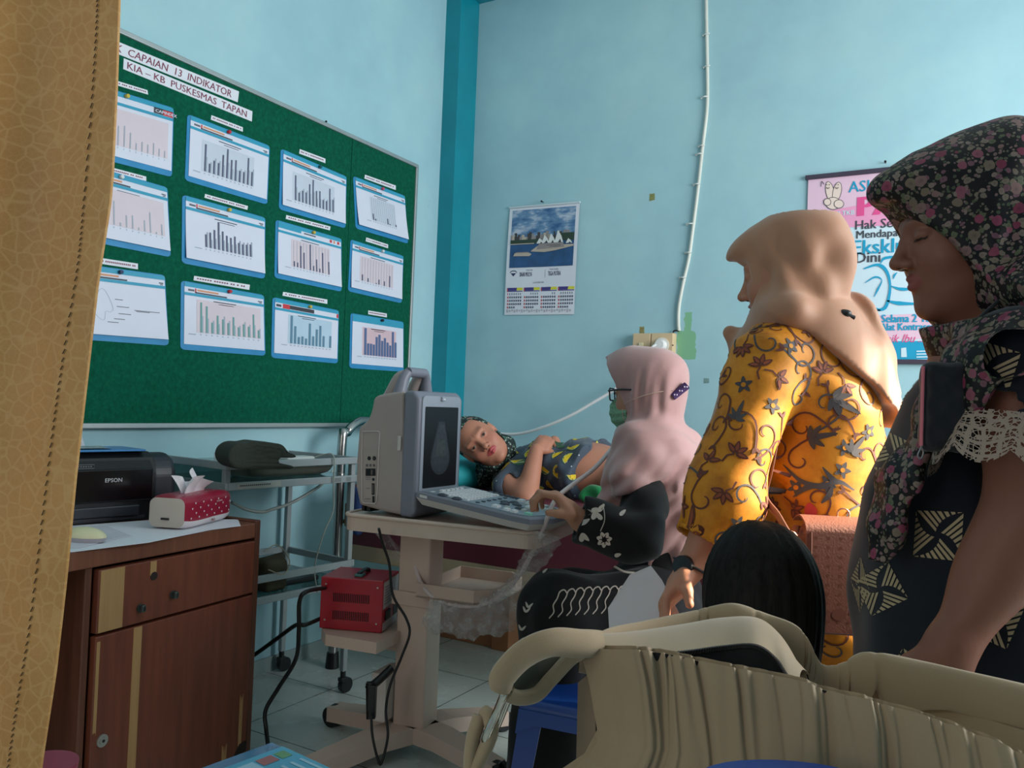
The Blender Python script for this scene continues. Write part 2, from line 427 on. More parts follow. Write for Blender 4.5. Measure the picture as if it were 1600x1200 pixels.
# ================================================================== things on the walls
M_white = mat('white_paper', (226, 228, 236), 0.6, var=0.02)
M_ink = mat('dark_grey_print', (70, 74, 86), 0.6, var=0.0)
M_dark = mat('black_plastic', (18, 18, 20), 0.4, var=0.1)
M_steel = mat('brushed_steel', (150, 152, 155), 0.3, 1.0, var=0.1, vscale=20)
M_iron = mat('rusty_nail_iron', (48, 44, 42), 0.6, 0.7)
def felt():
    m, nt, b = nodes('green_felt'); co = objco(nt); n = noise(nt, 60, 5, co, 0.7)
    n2 = noise(nt, 3, 3, co)
    c = ramp(nt, n, [(0.3, lin((4, 66, 50))), (0.55, lin((8, 88, 66))), (0.75, lin((16, 104, 78)))])
    lk(nt, mixc(nt, mth(nt, 'MULTIPLY', n2, 0.35), c, lin((6, 96, 66))), b.inputs['Base Color']); b.inputs['Roughness'].default_value = 0.95
    b.inputs['Specular IOR Level'].default_value = 0.15; bump(nt, b, n, 0.5, 0.004); return m
def nail(p, d, label, group=None):
    p = np.asarray(p, float); d = np.asarray(d, float)
    m = MB(); m.cyl(p-d*0.004, p+d*0.02, 0.0022, n=8); m.cyl(p+d*0.02, p+d*0.023, 0.005, n=10)
    return m.build('nail', M_iron, label=label, cat='nail', group=group)

# -------- notice board
BX = XL+0.028
M_alu = mat('aluminium_trim', (178, 184, 184), 0.4, 0.6, var=0.05)
bTR = on('x', BX, 650, 262); bBR = on('x', BX, 632, 662); bTL = on('x', BX, 185, 52)
y1 = 0.5*(bTR[1]+bBR[1]); y0 = y1-2.42; z0 = bBR[2]+0.004; z1 = 0.5*(bTR[2]+bTL[2])
board = thing('notice_board', (XL+0.012, (y0+y1)/2, z0), 'large green felt notice board with thin aluminium rim, covered in pinned bar charts', 'notice board')
seam_y = on('x', BX, 547, 300)[1]
MB().bx((XL+0.001, y0, z0), (BX, seam_y-0.0015, z1)).bx((XL+0.001, seam_y+0.0015, z0), (BX, y1, z1)).build('felt_panel', felt(), board)
f = MB(); r = 0.018
f.bx((XL+0.001, y0-r, z1), (BX+0.008, y1+r, z1+r), bev=0.003).bx((XL+0.001, y0-r, z0-r), (BX+0.008, y1+r, z0), bev=0.003).bx((XL+0.001, y1, z0), (BX+0.008, y1+r, z1), bev=0.003).bx((XL+0.001, y0-r, z0), (BX+0.008, y0, z1), bev=0.003)
f.build('frame', M_alu, board)
nail(on('x', XL, 504, 191), (1, 0, 0), 'small dark nail in the wall just above the green notice board')

def lay(x, corners):
    """unit square -> board surface, through four photo corners TL, TR, BR, BL measured on the board plane"""
    c = [on('x', x, *q) for q in corners]
    def fn(s, t, off=0.0):
        return (c[3]*(1-s)*(1-t)+c[2]*s*(1-t)+c[1]*s*t+c[0]*(1-s)*t)+np.array([off, 0, 0])
    return fn
M_cyan = mat('cyan_printed_band', (58, 158, 190), 0.3, var=0.05)
M_blue = mat('translucent_blue_folder', (52, 138, 190), 0.28, var=0.1, vscale=14)
M_sheet = mat('laminated_white_sheet', (222, 224, 238), 0.28, var=0.02)
M_sky = mat('pale_blue_chart_ground', (188, 210, 228), 0.35, var=0.03)
M_blush = mat('blush_chart_ground', (222, 206, 214), 0.35, var=0.03)
M_pinkg = mat('salmon_chart_ground', (222, 190, 198), 0.35, var=0.03)
M_grg = mat('grey_chart_ground', (205, 212, 226), 0.35, var=0.03)
M_bar1 = mat('slate_chart_bars', (92, 96, 122), 0.5, var=0.0); M_bar2 = mat('steel_blue_chart_bars', (98, 136, 160), 0.5, var=0.0); M_bar3 = mat('teal_chart_bars', (110, 160, 160), 0.5, var=0.0)
M_bar4 = mat('pale_grey_chart_bars', (166, 176, 190), 0.5, var=0.0); M_bar5 = mat('navy_chart_bars', (88, 108, 150), 0.5, var=0.0)
M_red = mat('red_print', (204, 58, 66), 0.5, var=0.0); M_orange = mat('orange_print', (216, 150, 110), 0.5, var=0.0)
M_mar = mat('maroon_print', (132, 62, 84), 0.6, var=0.0)
PINS = {'red': (190, 40, 50), 'yellow': (205, 180, 70), 'black': (24, 24, 30), 'navy': (22, 44, 86), 'white': (215, 220, 220), 'teal': (20, 90, 100), 'pink': (206, 80, 110)}
rb = random.Random(5)
def chart(corners, head, ground, barm, heights, area, pin, label, w=0.019, twin=None, curl=0.0, title=True, thin=False, pinpos=0.62):
    bl = lay(BX, corners)
    root = thing('chart_sheet', bl(0.5, 0, 0.002), label, 'chart', 'laminated charts pinned to the green board')
    def fold(s, t): return bl(s, t, 0.0025+curl*(max(0, (1-t)-0.2)**2)*0.35+curl*0.4*max(0, abs(s-0.5)-0.3)**2)
    # the blue folder behind
    g = MB(); pts = rrect(0, 0, 1, 1, 0.05); g.prism(pts, (0, 0, 0), (1, 0, 0), (0, 1, 0), (0, 0, 1), 0.002)
    g.v = [list(bl(v[0], v[1], 0.0008+v[2])) for v in g.v]
    g.build('folder', M_blue, root)
    # the white sheet in it
    def pap(s, t, o=0.0): return fold(s, t)+np.array([0.002+o, 0, 0])
    p = MB(); x0, x1, q0 = 0.035, 0.985, 0.085
    p.grid(lambda u, v: pap(x0+(x1-x0)*u, q0+(0.985-q0)*v), 9, 11, 0); p.grid(lambda u, v: pap(x0+(x1-x0)*u, q0+(0.985-q0)*v, -0.0012), 9, 11, 0)
    o = lambda k: (lambda s, t: pap(s, t, 0.0006*k))
    def rect(xa, ta, xb, tb, mi, k=1):
        n = max(2, int((tb-ta)/0.1)+2); p.grid(lambda u, v: o(k)(xa+(xb-xa)*u, ta+(tb-ta)*v), 2, n, mi, False)
    # printed head: cyan band, logo line, second band
    if head == 'plain': rect(x0, 0.86, x1, 0.985, 1)
    else:
        rect(x0, 0.925, x1, 0.985, 1); rect(x0, 0.80, x1, 0.842, 1)
        if head == 'blue': rect(x0, 0.88, 0.36, 0.94, 1); rect(0.80, 0.865, 0.835, 0.915, 5); rect(0.86, 0.865, 0.885, 0.915, 6); rect(0.92, 0.865, 0.955, 0.915, 5); rect(0.40, 0.885, 0.58, 0.905, 4)
        elif head == 'dark': rect(0.05, 0.86, 0.12, 0.90, 4); rect(0.14, 0.845, 0.24, 0.92, 5); rect(0.24, 0.85, 0.60, 0.915, 7); rect(0.955, 0.85, x1, 0.92, 5)
        elif head == 'red': rect(0.74, 0.845, 0.86, 0.93, 7); rect(0.86, 0.845, x1, 0.93, 5); p.text('CAP', lambda a, b: o(2)(a, b), 0.757, 0.865, 0.042, 0, bold=0.02); p.text('INDEX', lambda a, b: o(2)(a, b), 0.872, 0.865, 0.042, 0, bold=0.02, sx=0.9)
        else:
            for k in range(5): rect(0.075+k*0.014, 0.868, 0.086+k*0.014, 0.896, 4)
            rect(0.15, 0.855, 0.165, 0.915, 5); rect(0.175, 0.88, 0.42, 0.905, 6); rect(0.15, 0.845, 0.52, 0.865, 4)
            rect(0.91, 0.87, 0.965, 0.885, 4); rect(0.925, 0.85, 0.96, 0.862, 4)
    if title:
        rect(0.36, 0.755, 0.63, 0.768, 4); rect(0.42, 0.725, 0.60, 0.734, 4)
    a0, b0, a1, b1 = area
    if ground is not None: rect(a0, b0, a1, b1, 2)
    n = len(heights)
    for k, h in enumerate(heights):
        x = a0+(a1-a0)*(k+0.6)/(n+0.25); hh = (b1-b0)*0.96*h
        if thin: rect(x, b0, x+0.006, b1-0.02, 8, 2)
        if h > 0.01: rect(x, b0+0.006, x+w, b0+0.006+hh, 3, 3)
        if twin: rect(x+w, b0+0.006, x+w*1.7, b0+0.006+hh*(0.55 if h > 0.5 else 1.2), 8, 3)
        rect(x, b0-0.035, x+w*0.8, b0-0.02, 8, 2)
    rect(max(x0, a0-0.09), b0-0.038, a0-0.01, b0-0.025, 8, 2)
    if heights == []:
        # a line drawing with captions
        for pts in ([(0.12, 0.42), (0.15, 0.60), (0.19, 0.70), (0.24, 0.68), (0.29, 0.58), (0.33, 0.45), (0.30, 0.40), (0.25, 0.40), (0.24, 0.30), (0.20, 0.29), (0.12, 0.38)],):
            v, fc = ribbon(spline([(a+0.03, b) for a, b in pts], 4), 0.004); p.flat(v, fc, lambda a, b: o(1)(a, b), 8)
        for (xa, ta, L) in ((0.38, 0.575, 0.09), (0.40, 0.48, 0.14), (0.42, 0.385, 0.14), (0.60, 0.45, 0.30), (0.62, 0.437, 0.16), (0.37, 0.31, 0.12), (0.30, 0.26, 0.12)): rect(xa, ta, xa+L, ta+0.008, 4)
    p.build('sheet', [M_sheet, M_cyan, ground or M_sheet, barm, M_ink, M_red, M_orange, mat('charcoal_print', (62, 60, 66), 0.5, var=0), M_bar4], root)
    c = fold(pinpos, 0.955); d = np.array([1.0, 0, 0]); k = MB()
    k.cyl(c+d*0.0022, c+d*0.010, 0.006, 0.0045, 12); k.cyl(c+d*0.010, c+d*0.016, 0.0075, 0.0065, 12)
    put(k.build('push_pin', mat(pin+'_pin_plastic', PINS[pin], 0.3, var=0), root), None, pin+' push pin')
    return root
A1 = (0.17, 0.22, 0.80, 0.70)
def kids(n, f): return [f(i) for i in range(n)]
chart([(140, 129), (271, 169), (268, 277), (137, 243)], 'red', M_blush, M_bar4, [.1, .12, .1, .55, .6, .45, .2, .28, .25, .34, .22, .2], (0.06, 0.24, 0.93, 0.75), 'yellow', 'chart at top left of the green board, black and red tag in its corner', w=0.012, title=False, pinpos=0.40)
chart([(292, 178), (421, 228), (417, 320), (288, 282)], 'std', M_grg, M_bar1, [.9, .3, .45, .42, .75, 1, .68, .72, .4, .4, .95, .5], A1, 'red', 'chart held by a red pin under the word TAPAN, slate bars', twin=1, pinpos=0.46)
chart([(438, 232), (541, 276), (539, 357), (435, 327)], 'std', M_grg, M_bar1, [.92, .32, .44, .42, .78, 1, .62, .66, .36, .36, .9, .5], A1, 'teal', 'chart third from the left in the top row, slate bars and teal pin', twin=1, pinpos=0.55, curl=0.03)
chart([(551, 275), (632, 306), (637, 381), (555, 357)], 'std', M_grg, M_bar1, [.28, .08, .01, .01, .01, .01, .01, .26, .05, .01, .01, .1], (0.28, 0.26, 0.76, 0.72), 'pink', 'chart in the top right corner of the board, mostly thin empty lines', thin=True, w=0.022, pinpos=0.52, curl=0.05)
chart([(132, 256), (261, 293), (266, 402), (128, 375)], 'std', M_blush, M_bar4, [.2, .2, .8, .7, .1, .36, .4, .08, .34, .62, .06, .34], (0.06, 0.28, 0.93, 0.76), 'white', 'half hidden chart in the second row by the curtain, faint thin bars', w=0.014, pinpos=0.40, curl=0.03)
chart([(284, 304), (414, 340), (413, 436), (283, 411)], 'std', None, M_bar1, [.45, .55, .68, 1, .7, .58, .54, .62, .42, .4, .42, .46], (0.22, 0.30, 0.82, 0.74), 'yellow', 'chart in the second row with bars falling off to the right, yellow pin', twin=1, pinpos=0.52, curl=0.04)
chart([(430, 343), (533, 373), (533, 456), (428, 434)], 'blue', M_blush, M_bar1, [.2, .18, .85, .62, .01, 1, .2, .48, .15, .8, .01, .5], (0.22, 0.26, 0.80, 0.74), 'yellow', 'chart with a solid blue heading block and orange emblems at right', thin=True, pinpos=0.53, curl=0.03)
chart([(547, 374), (630, 400), (627, 474), (543, 455)], 'std', M_blush, M_bar1, [.26, .01, .16, .01, .01, .04, .22, .01, .2, .01, .5, .01], (0.18, 0.26, 0.80, 0.74), 'white', 'chart of thin lines in the last column, middle row', thin=True, w=0.022, pinpos=0.56, curl=0.03)
chart([(126, 412), (257, 430), (263, 540), (118, 530)], 'std', None, M_bar4, [], A1, 'navy', 'bottom left sheet by the curtain with a faint line drawing and glare', title=False, pinpos=0.43, curl=0.03)
chart([(282, 438), (412, 461), (414, 556), (281, 546)], 'std', M_blush, M_bar3, [.95, .85, .35, .6, .5, .4, .62, .3, .42, .36, .8, .28], (0.17, 0.27, 0.94, 0.76), 'red', 'chart in the bottom row with slim pale teal bars, red pin', w=0.02, twin=1, pinpos=0.54)
chart([(425, 464), (529, 485), (527, 568), (423, 559)], 'dark', M_sky, M_bar2, [1, .64, .26, .3, .24, .82, .36, .64, .80, .42, .01, .46], (0.22, 0.27, 0.88, 0.76), 'yellow', 'chart in the bottom row with pale blue ground and dark heading tag', w=0.032, pinpos=0.52)
chart([(547, 489), (630, 503), (630, 581), (545, 575)], 'plain', M_pinkg, M_bar5, [1, .44, .44, .42, .72, .82, .6, .72, .56, .46, 1, .6], (0.21, 0.26, 0.84, 0.78), 'black', 'chart at the bottom right of the board with salmon ground and navy bars', w=0.04, pinpos=0.55)

def strip(corners, lines, label, h=0.5, mats=None, nm='paper_label', group='paper labels above the charts'):
    bl = lay(BX, corners); m = MB(); m.prism([(0, 0), (1, 0), (1, 1), (0, 1)], (0, 0, 0), (1, 0, 0), (0, 1, 0), (0, 0, 1), 0.0012)
    m.v = [list(bl(v[0], v[1], 0.0006+v[2])) for v in m.v]
    asp = np.linalg.norm(bl(1, .5)-bl(0, .5))/np.linalg.norm(bl(.5, 1)-bl(.5, 0))
    for (tx, x, align) in lines:
        if tx is None:      # writing too small to read
            k = x
            while k < 0.93: m.add([bl(k, .38, .0022), bl(k+.03, .38, .0022), bl(k+.03, .66, .0022), bl(k, .66, .0022)], [(0, 1, 2, 3)], 1); k += 0.044 if rb.random() < .8 else 0.075
        else:
            v, fc = text_geo(tx); wd = v[:, 0].max(); kx = (0.95-x)/wd
            for q in (-.008, .008): m.flat([(x+(a+q)*kx, (0.5-h/2)+b*h/0.7) for a, b in v], fc, lambda a, b: bl(a, b, 0.0024+q*.02), 1)
    return m.build(nm, [M_white, M_mar], label=label, cat='label', group=group)
strip([(118, 38), (373, 143), (371, 160), (113, 56)], [('GRAFIK  CAPAIAN  13  INDIKATOR', 0.06, 'L')], 'upper title strip on the board reading CAPAIAN 13 INDIKATOR', 0.62, nm='title_strip', group='title strips on the board')
strip([(193, 91), (394, 174), (393, 190), (192, 108)], [('KIA – KB  PUSKESMAS  TAPAN', 0.02, 'L')], 'lower title strip on the board reading KIA - KB PUSKESMAS TAPAN', 0.62, nm='title_strip', group='title strips on the board')
for c, nme in (([(165, 121), (230, 141), (231, 148), (164, 128)], 'chart at top left with the red tag'), ([(330, 180), (379, 199), (379, 206), (329, 187)], 'chart held by a red pin in the top row'), ([(468, 233), (508, 248), (508, 255), (467, 240)], 'third chart of the top row'), ([(570, 273), (618, 290), (618, 297), (569, 279)], 'chart in the top right corner'),
               ([(160, 258), (228, 276), (228, 283), (159, 266)], 'second row chart beside the curtain'), ([(320, 303), (387, 322), (386, 328), (319, 309)], 'chart whose bars fall off to the right'), ([(447, 336), (516, 354), (515, 360), (446, 342)], 'chart with the blue heading block'), ([(572, 371), (606, 382), (606, 388), (571, 377)], 'middle chart of the last column'),
               ([(150, 402), (215, 412), (215, 421), (149, 411)], 'bottom left sheet with the line drawing'), ([(303, 431), (390, 445), (389, 453), (302, 438)], 'bottom row chart with slim teal bars'), ([(442, 456), (511, 468), (511, 475), (441, 462)], 'bottom chart with the dark heading tag'), ([(575, 485), (604, 490), (604, 496), (575, 491)], 'salmon chart at the bottom right')):
    strip(c, [(None, 0.05, 'L')], 'narrow white paper label above the '+nme)

# -------- calendar
cal = thing('wall_calendar', on('y', YB, 842, 490), 'wall calendar with a harbour photograph hanging from a nail', 'calendar')
CX = YB-0.006
def calfn():
    c = [on('y', CX, 797, 325), on('y', CX, 906, 316), on('y', CX, 897, 491), on('y', CX, 788, 492)]
    return lambda s, t, o=0.0: (c[3]*(1-s)*(1-t)+c[2]*s*(1-t)+c[1]*s*t+c[0]*(1-s)*t)+np.array([0, -o-0.012*math.sin(math.pi*t)*abs(s-0.5), 0])
cf = calfn(); m = MB()
m.grid(lambda u, v: cf(u, v), 9, 9); m.grid(lambda u, v: cf(u, v, -0.0015), 9, 9)
o1 = lambda a, b: cf(a, b, 0.0008); o2 = lambda a, b: cf(a, b, 0.0016); o3 = lambda a, b: cf(a, b, 0.0024)
def crect(a, b, c, d, mi, fn=None, n=2, sm=False): m.grid(lambda u, v: (fn or o1)(a+(c-a)*u, b+(d-b)*v), max(2, int((c-a)*8)+2), max(n, int((d-b)*8)+2), mi, sm)
m.text('SINAR MULYA', o1, 0.20, 0.352, 0.040, 1, bold=0.03, sx=0.50); m.text('TIGA PUTRA', o1, 0.61, 0.352, 0.040, 1, bold=0.03, sx=0.56)
m.text('TOKO MAS', o1, 0.29, 0.402, 0.014, 1, sx=0.95); m.text('TOKO PONSEL', o1, 0.63, 0.402, 0.014, 1, sx=0.95); m.text('JL. RAYA PASAR TAPAN', o1, 0.40, 0.287, 0.014, 1, sx=0.75)
m.poly([(0.11, 0.355), (0.07, 0.385), (0.15, 0.385)], o1, 1); crect(0.565, 0.335, 0.568, 0.41, 1)
v, fc = ribbon(spline([(0.06, 0.39), (0.085, 0.405), (0.135, 0.405), (0.16, 0.39)], 5), 0.008); m.flat(v, fc, o1, 1)
for k in range(4):
    x = 0.03+k*0.245; crect(x, 0.222, x+0.14, 0.25, 2); m.poly([(x+0.13, 0.225), (x+0.225, 0.225), (x+0.225, 0.25), (x+0.145, 0.25)], o1, 3); crect(x, 0.213, x+0.225, 0.221, 2); crect(x, 0.213, x+0.012, 0.245, 4, o2)
    for r_ in range(5):
        for q in range(7):
            if (r_ == 0 and q < (0, 3, 5, 1)[k]) or (r_ == 4 and q > (3, 4, 6, 4)[k]): continue
            xx = x+0.006+q*0.031; zz = 0.183-r_*0.031; crect(xx, zz, xx+0.009, zz+0.018, 4 if q == 0 else 1)
            if r_: crect(xx+0.012, zz, xx+0.019, zz+0.018, 4 if q == 0 else 1)
for k in range(26): crect(0.03+k*0.036, 0.02+0.006*(k % 3), 0.055+k*0.036, 0.05-0.005*(k % 2), 5)
m.build('page', [M_white, mat('navy_calendar_print', (46, 54, 88), 0.6, var=0), mat('indigo_month_band', (70, 62, 130), 0.5, var=0), mat('yellow_month_band', (220, 214, 60), 0.5, var=0), M_red, mat('pale_grey_small_print', (186, 184, 192), 0.6, var=0)], cal)
def sky_mat():
    mm, nt, b = nodes('printed_cloudy_sky'); co = nt.nodes.new('ShaderNodeTexCoord').outputs['Object']; mp = nd(nt, 'Mapping'); lk(nt, co, mp.inputs[0]); mp.inputs['Scale'].default_value = (1, 1, 2.4)
    lk(nt, ramp(nt, noise(nt, 9, 6, mp.outputs[0], .6), [(.36, lin((54, 92, 140))), (.5, lin((104, 140, 176))), (.62, lin((190, 198, 212)))]), b.inputs['Base Color']); b.inputs['Roughness'].default_value = .35; return mm
m = MB()
P = lambda k: (lambda a, b: cf(0.045+0.91*a, 0.435+0.535*b, 0.0008*k))
def prect(a, b, c, d, mi, k): m.grid(lambda u, v: P(k)(a+(c-a)*u, b+(d-b)*v), max(2, int((c-a)*8)+2), max(2, int((d-b)*8)+2), mi, True)
prect(0, 0, 1, 1, 0, 1); prect(0, 0, 1, 0.43, 1, 2)
rc = random.Random(3); x = 0.0
while x < 0.98:
    w_ = rc.uniform(.02, .05); h_ = rc.uniform(.03, .12); prect(x, .46, min(1, x+w_), .49+h_, rc.choice([2, 3, 3, 4]), 3); x += w_*.8
prect(0, .41, .45, .48, 5, 4); prect(.8, .43, 1, .56, 5, 4); prect(0, .40, .38, .415, 2, 5)
m.poly([(0.33, .27), (0.55, .25), (0.72, .27), (1.0, .33), (1.0, .36), (0.45, .37), (0.36, .30)], P(5), 2); m.poly([(.42, .30), (.86, .32), (.84, .40), (.46, .40)], P(6), 3); prect(.50, .335, .80, .342, 4, 7); prect(.50, .36, .80, .367, 4, 7)
# a plain pavilion with a row of tilted tent roofs
for (a, b, w_, h_, mi) in ((.42, .40, .12, .09, 6), (.50, .41, .12, .13, 6), (.60, .40, .12, .16, 6), (.70, .40, .14, .21, 6), (.88, .38, .10, .08, 6)):
    m.poly([(a, b), (a+w_, b), (a+w_*.75, b+h_*.55), (a+w_*.35, b+h_)], P(8), mi); m.poly([(a+w_*.45, b), (a+w_*.78, b), (a+w_*.66, b+h_*.28)], P(9), 4)
m.poly([(.06, .20), (.32, .19), (.35, .225), (.31, .25), (.08, .25)], P(6), 2); prect(.10, .25, .30, .265, 3, 6)
m.build('picture', [sky_mat(), mat('printed_blue_water', (44, 84, 128), .35, var=.2, vscale=20), mat('printed_beige_stone', (190, 176, 160), .4), mat('printed_grey_towers', (150, 140, 138), .4), mat('printed_shade_brown', (70, 66, 66), .4, var=0), mat('printed_dark_trees', (48, 66, 52), .4), mat('printed_white_roof', (228, 228, 226), .4, var=0)], cal)
MB().tube([cf(-.005, 1.0, .002), cf(1.005, 1.0, .002)], 0.006, 8).build('hanging_rail', mat('white_metal_strip', (205, 215, 220), .35), cal)
nail(on('y', YB, 849, 316), (0, -1, 0), 'bent dark nail from which the wall calendar hangs')

# -------- breast-feeding poster
PY = YB-0.008
p0 = on('y', PY, 1263, 280); pz1 = p0[2]; px0 = p0[0]; pz0 = on('y', PY, 1392, 563)[2]; PW = 0.78; PH = pz1-pz0
post = thing('wall_poster', (px0+PW/2, PY, pz0), 'pink and blue health poster between two dark rods, half hidden by a head', 'poster')
pf = lambda k: (lambda a, b: np.array([px0+a*PW, PY-0.0006*k, pz0+b*PH]))
def at(px, py): q = on('y', PY, px, py); return ((q[0]-px0)/PW, (q[2]-pz0)/PH)
m = MB(); m.prism([(0, 0), (1, 0), (1, 1), (0, 1)], (px0, PY, pz0), (PW, 0, 0), (0, 0, PH), (0, 1, 0), 0.002, 0)
def band(pts, mi, k): m.poly(pts, pf(k), mi)
band([(0, .78), (0, 1), (1, 1), (1, .80), (.5, .79)], 1, 1)
v = spline([(0, .80), (.25, .83), (.5, .86), (.75, .84), (1, .80)], 6); band([(0, .72), (1, .70)]+[tuple(q) for q in v[::-1]], 2, 2)
band([(0, .20), (1, .18), (1, .255), (0, .225)], 1, 1); band([(0, .11), (1, .11), (1, .185), (0, .19)], 1, 1); band([(0, 0), (1, 0), (1, .10), (0, .10)], 3, 2)
def ptext(s, px, py, hpx, mi, bold=0.02, sx=1.0, shear=0.0, k=4):
    a, b = at(px, py); h = hpx/1273*3.55/PH
    m.text(s, pf(k), a, b, h, mi, bold=bold, sx=sx*PH/PW, shear=shear)
ptext('ASI EKSKLUSIF', 1326, 301, 17, 3, .012, .92); ptext('PA', 1338, 338, 30, 4, .06, 1.15)
ptext('Hak Setiap Bayi', 1335, 359, 14, 5, .02, .95); ptext('Mendapatkan', 1337, 373, 12, 5, .02, .95); ptext('Eksklusif', 1330, 398, 22, 3, .02, .95); ptext('Dini', 1336, 411, 16, 5, .02, .95)
ptext('ASI Penuh Selama 2 Tahun', 1310, 505, 12, 3, .045, .80); ptext('Gunakan Alat Kontrasepsi', 1325, 517, 11, 3, .045, .76); ptext('Terbaik Ibu ......', 1352, 535, 12, 4, .0, .85, .35)
ptext('ASI TKB', 1298, 338, 7, 0, .03, 1.0)
for k in range(4): band([at(1432, 548+k*4.5), at(1470, 547+k*4.5), at(1470, 549+k*4.5), at(1432, 550+k*4.5)], 0, 4)
band([at(1408, 544), at(1416, 543), at(1417, 558), at(1408, 558)], 0, 4); band([at(1370, 545), at(1391, 544), at(1391, 547), at(1370, 548)], 0, 4)
def stroke(pts, wpx, mi, k=5):
    wpx = np.asarray(wpx, float) if not np.isscalar(wpx) else wpx
    q = spline([at(*p) for p in pts], 8); q[:, 1] *= PH/PW; vv, ff = ribbon(q, wpx/1273*3.55/PW); vv[:, 1] *= PW/PH; m.flat(vv, ff, pf(k), mi)
# outline of a mother and baby
stroke([(1350, 420), (1372, 414), (1386, 425), (1391, 450), (1385, 478), (1374, 484), (1362, 478), (1345, 466)], [2, 5, 3, 5, 3, 4], 3); stroke([(1352, 442), (1368, 433), (1378, 438), (1372, 452), (1366, 464)], [1, 3, 1, 3, 1], 3)
stroke([(1376, 412), (1382, 404), (1400, 402), (1412, 408)], [1, 4, 4, 2], 3); stroke([(1392, 447), (1410, 452), (1440, 450)], [1, 5, 2], 3); stroke([(1386, 470), (1406, 474), (1440, 475)], [2, 6, 2], 3); stroke([(1396, 436), (1398, 430), (1402, 426)], [1, 3, 1], 3); stroke([(1338, 480), (1356, 484), (1376, 485)], [1, 4, 2], 3)
# a drawn hand with two raised fingers
def blob(cx, cy, rx, ry, mi, k, rot=0.0):
    pts = [(cx+rx*math.cos(t)*math.cos(rot)-ry*math.sin(t)*math.sin(rot), cy+rx*math.cos(t)*math.sin(rot)+ry*math.sin(t)*math.cos(rot)) for t in np.linspace(0, 2*math.pi, 18, endpoint=False)]
    band([at(*q) for q in pts], mi, k)
for ib, (cx, cy, rx, ry, rt) in enumerate(((1297, 300, 6, 16, -.2), (1308, 300, 6, 15, .22), (1302, 318, 11, 9, 0), (1293, 316, 5, 5, 0), (1311, 319, 7, 6, 0))): blob(cx, cy, rx+1, ry+1, 5, 3+ib, rt); blob(cx, cy, rx, ry, 6, 3.5+ib, rt)
for (cx, cy) in ((1294, 293), (1308, 293)):
    stroke([(cx-2.5, cy), (cx, cy+2), (cx+2.5, cy)], 1, 5, 9); blob(cx-2, cy-4, .8, .8, 5, 9); blob(cx+2, cy-4, .8, .8, 5, 9)
stroke([(1288, 288), (1284, 284), (1283, 292)], 1, 5, 6)
m.build('printed_sheet', [mat('poster_pale_blue', (206, 228, 238), .35, var=.02), mat('poster_pink', (232, 196, 216), .35, var=.02), mat('poster_rose', (236, 160, 196), .35, var=.02), mat('poster_cyan', (24, 158, 198), .35, var=0), mat('poster_magenta', (228, 84, 146), .35, var=0), mat('poster_charcoal', (70, 72, 80), .4, var=0), mat('poster_cream', (236, 214, 202), .4, var=0)], post)
m = MB(); m.bx((px0-.012, PY-.012, pz1-.004), (px0+PW+.012, PY+.004, pz1+.016), 0, .004); put(m.build('rod', mat('dark_purple_rod', (66, 58, 74), .4), post), None, 'upper rod')
m = MB(); m.bx((px0-.012, PY-.012, pz0-.016), (px0+PW+.012, PY+.004, pz0+.004), 0, .004); put(m.build('rod', mat('dark_purple_rod', (66, 58, 74), .4), post), None, 'lower rod')
nail(on('y', YB, 1384, 256)+np.array([0, 0, .004]), (0, -1, 0), 'small nail in the wall above the health poster')

# -------- sockets, wiring, leftovers of tape
SY = YB-0.001; s = MB(); a = on('y', SY, 994, 522); b = on('y', SY, 1025, 555); c = on('y', SY, 1058, 523); d = on('y', SY, 1058, 560)
root = thing('wall_socket', ((a[0]+c[0])/2, SY-0.02, d[2]), 'cream double wall plate with switch and socket beside a green bare patch', 'socket')
s.bx((a[0], YB-.042, d[2]), (c[0]-.002, YB-.0005, a[2]), 0, .004); s.build('back_box', mat('cream_plastic', (214, 188, 150), .4), root)
xm = (a[0]+c[0])/2-.01
s = MB(); s.bx((a[0]+.002, YB-.05, d[2]+.004), (xm-.002, YB-.0421, a[2]-.003), 0, .003); s.bx(((a[0]+xm)/2-.012, YB-.057, (a[2]+d[2])/2-.008), ((a[0]+xm)/2+.012, YB-.0501, (a[2]+d[2])/2+.012), 1, .003); s.build('switch_plate', [mat('cream_plastic', (214, 188, 150), .4), mat('ivory_rocker', (228, 214, 178), .35)], root)
s = MB(); s.bx((xm+.002, YB-.05, d[2]+.002), (c[0]-.004, YB-.0421, a[2]-.002), 0, .003); q = np.array([(xm+c[0])/2, YB-.05, (a[2]+d[2])/2]); s.cyl(q+[0, .001, 0], q+[0, -.004, 0], .036, n=24, mi=1); s.cyl(q+[.055, .001, 0], q+[.055, -.002, 0], .003, n=8, mi=2); s.build('socket_plate', [mat('cream_plastic', (214, 188, 150), .4), mat('white_socket_ring', (225, 222, 214), .4), M_dark], root)
pl = MB(); pl.cyl(q+[0, -.004, 0], q+[0, -.04, 0], .026, .022, 20); pl.tube([q+[-.01, -.032, 0], q+[-.03, -.045, -.012], q+[-.05, -.05, -.06], q+[-.055, -.05, -.25]], .006, 8, 0, sm=5)
pl.build('plug', mat('white_plug_plastic', (232, 232, 230), .35), label='round white plug with its flex in the cream wall socket', cat='plug')
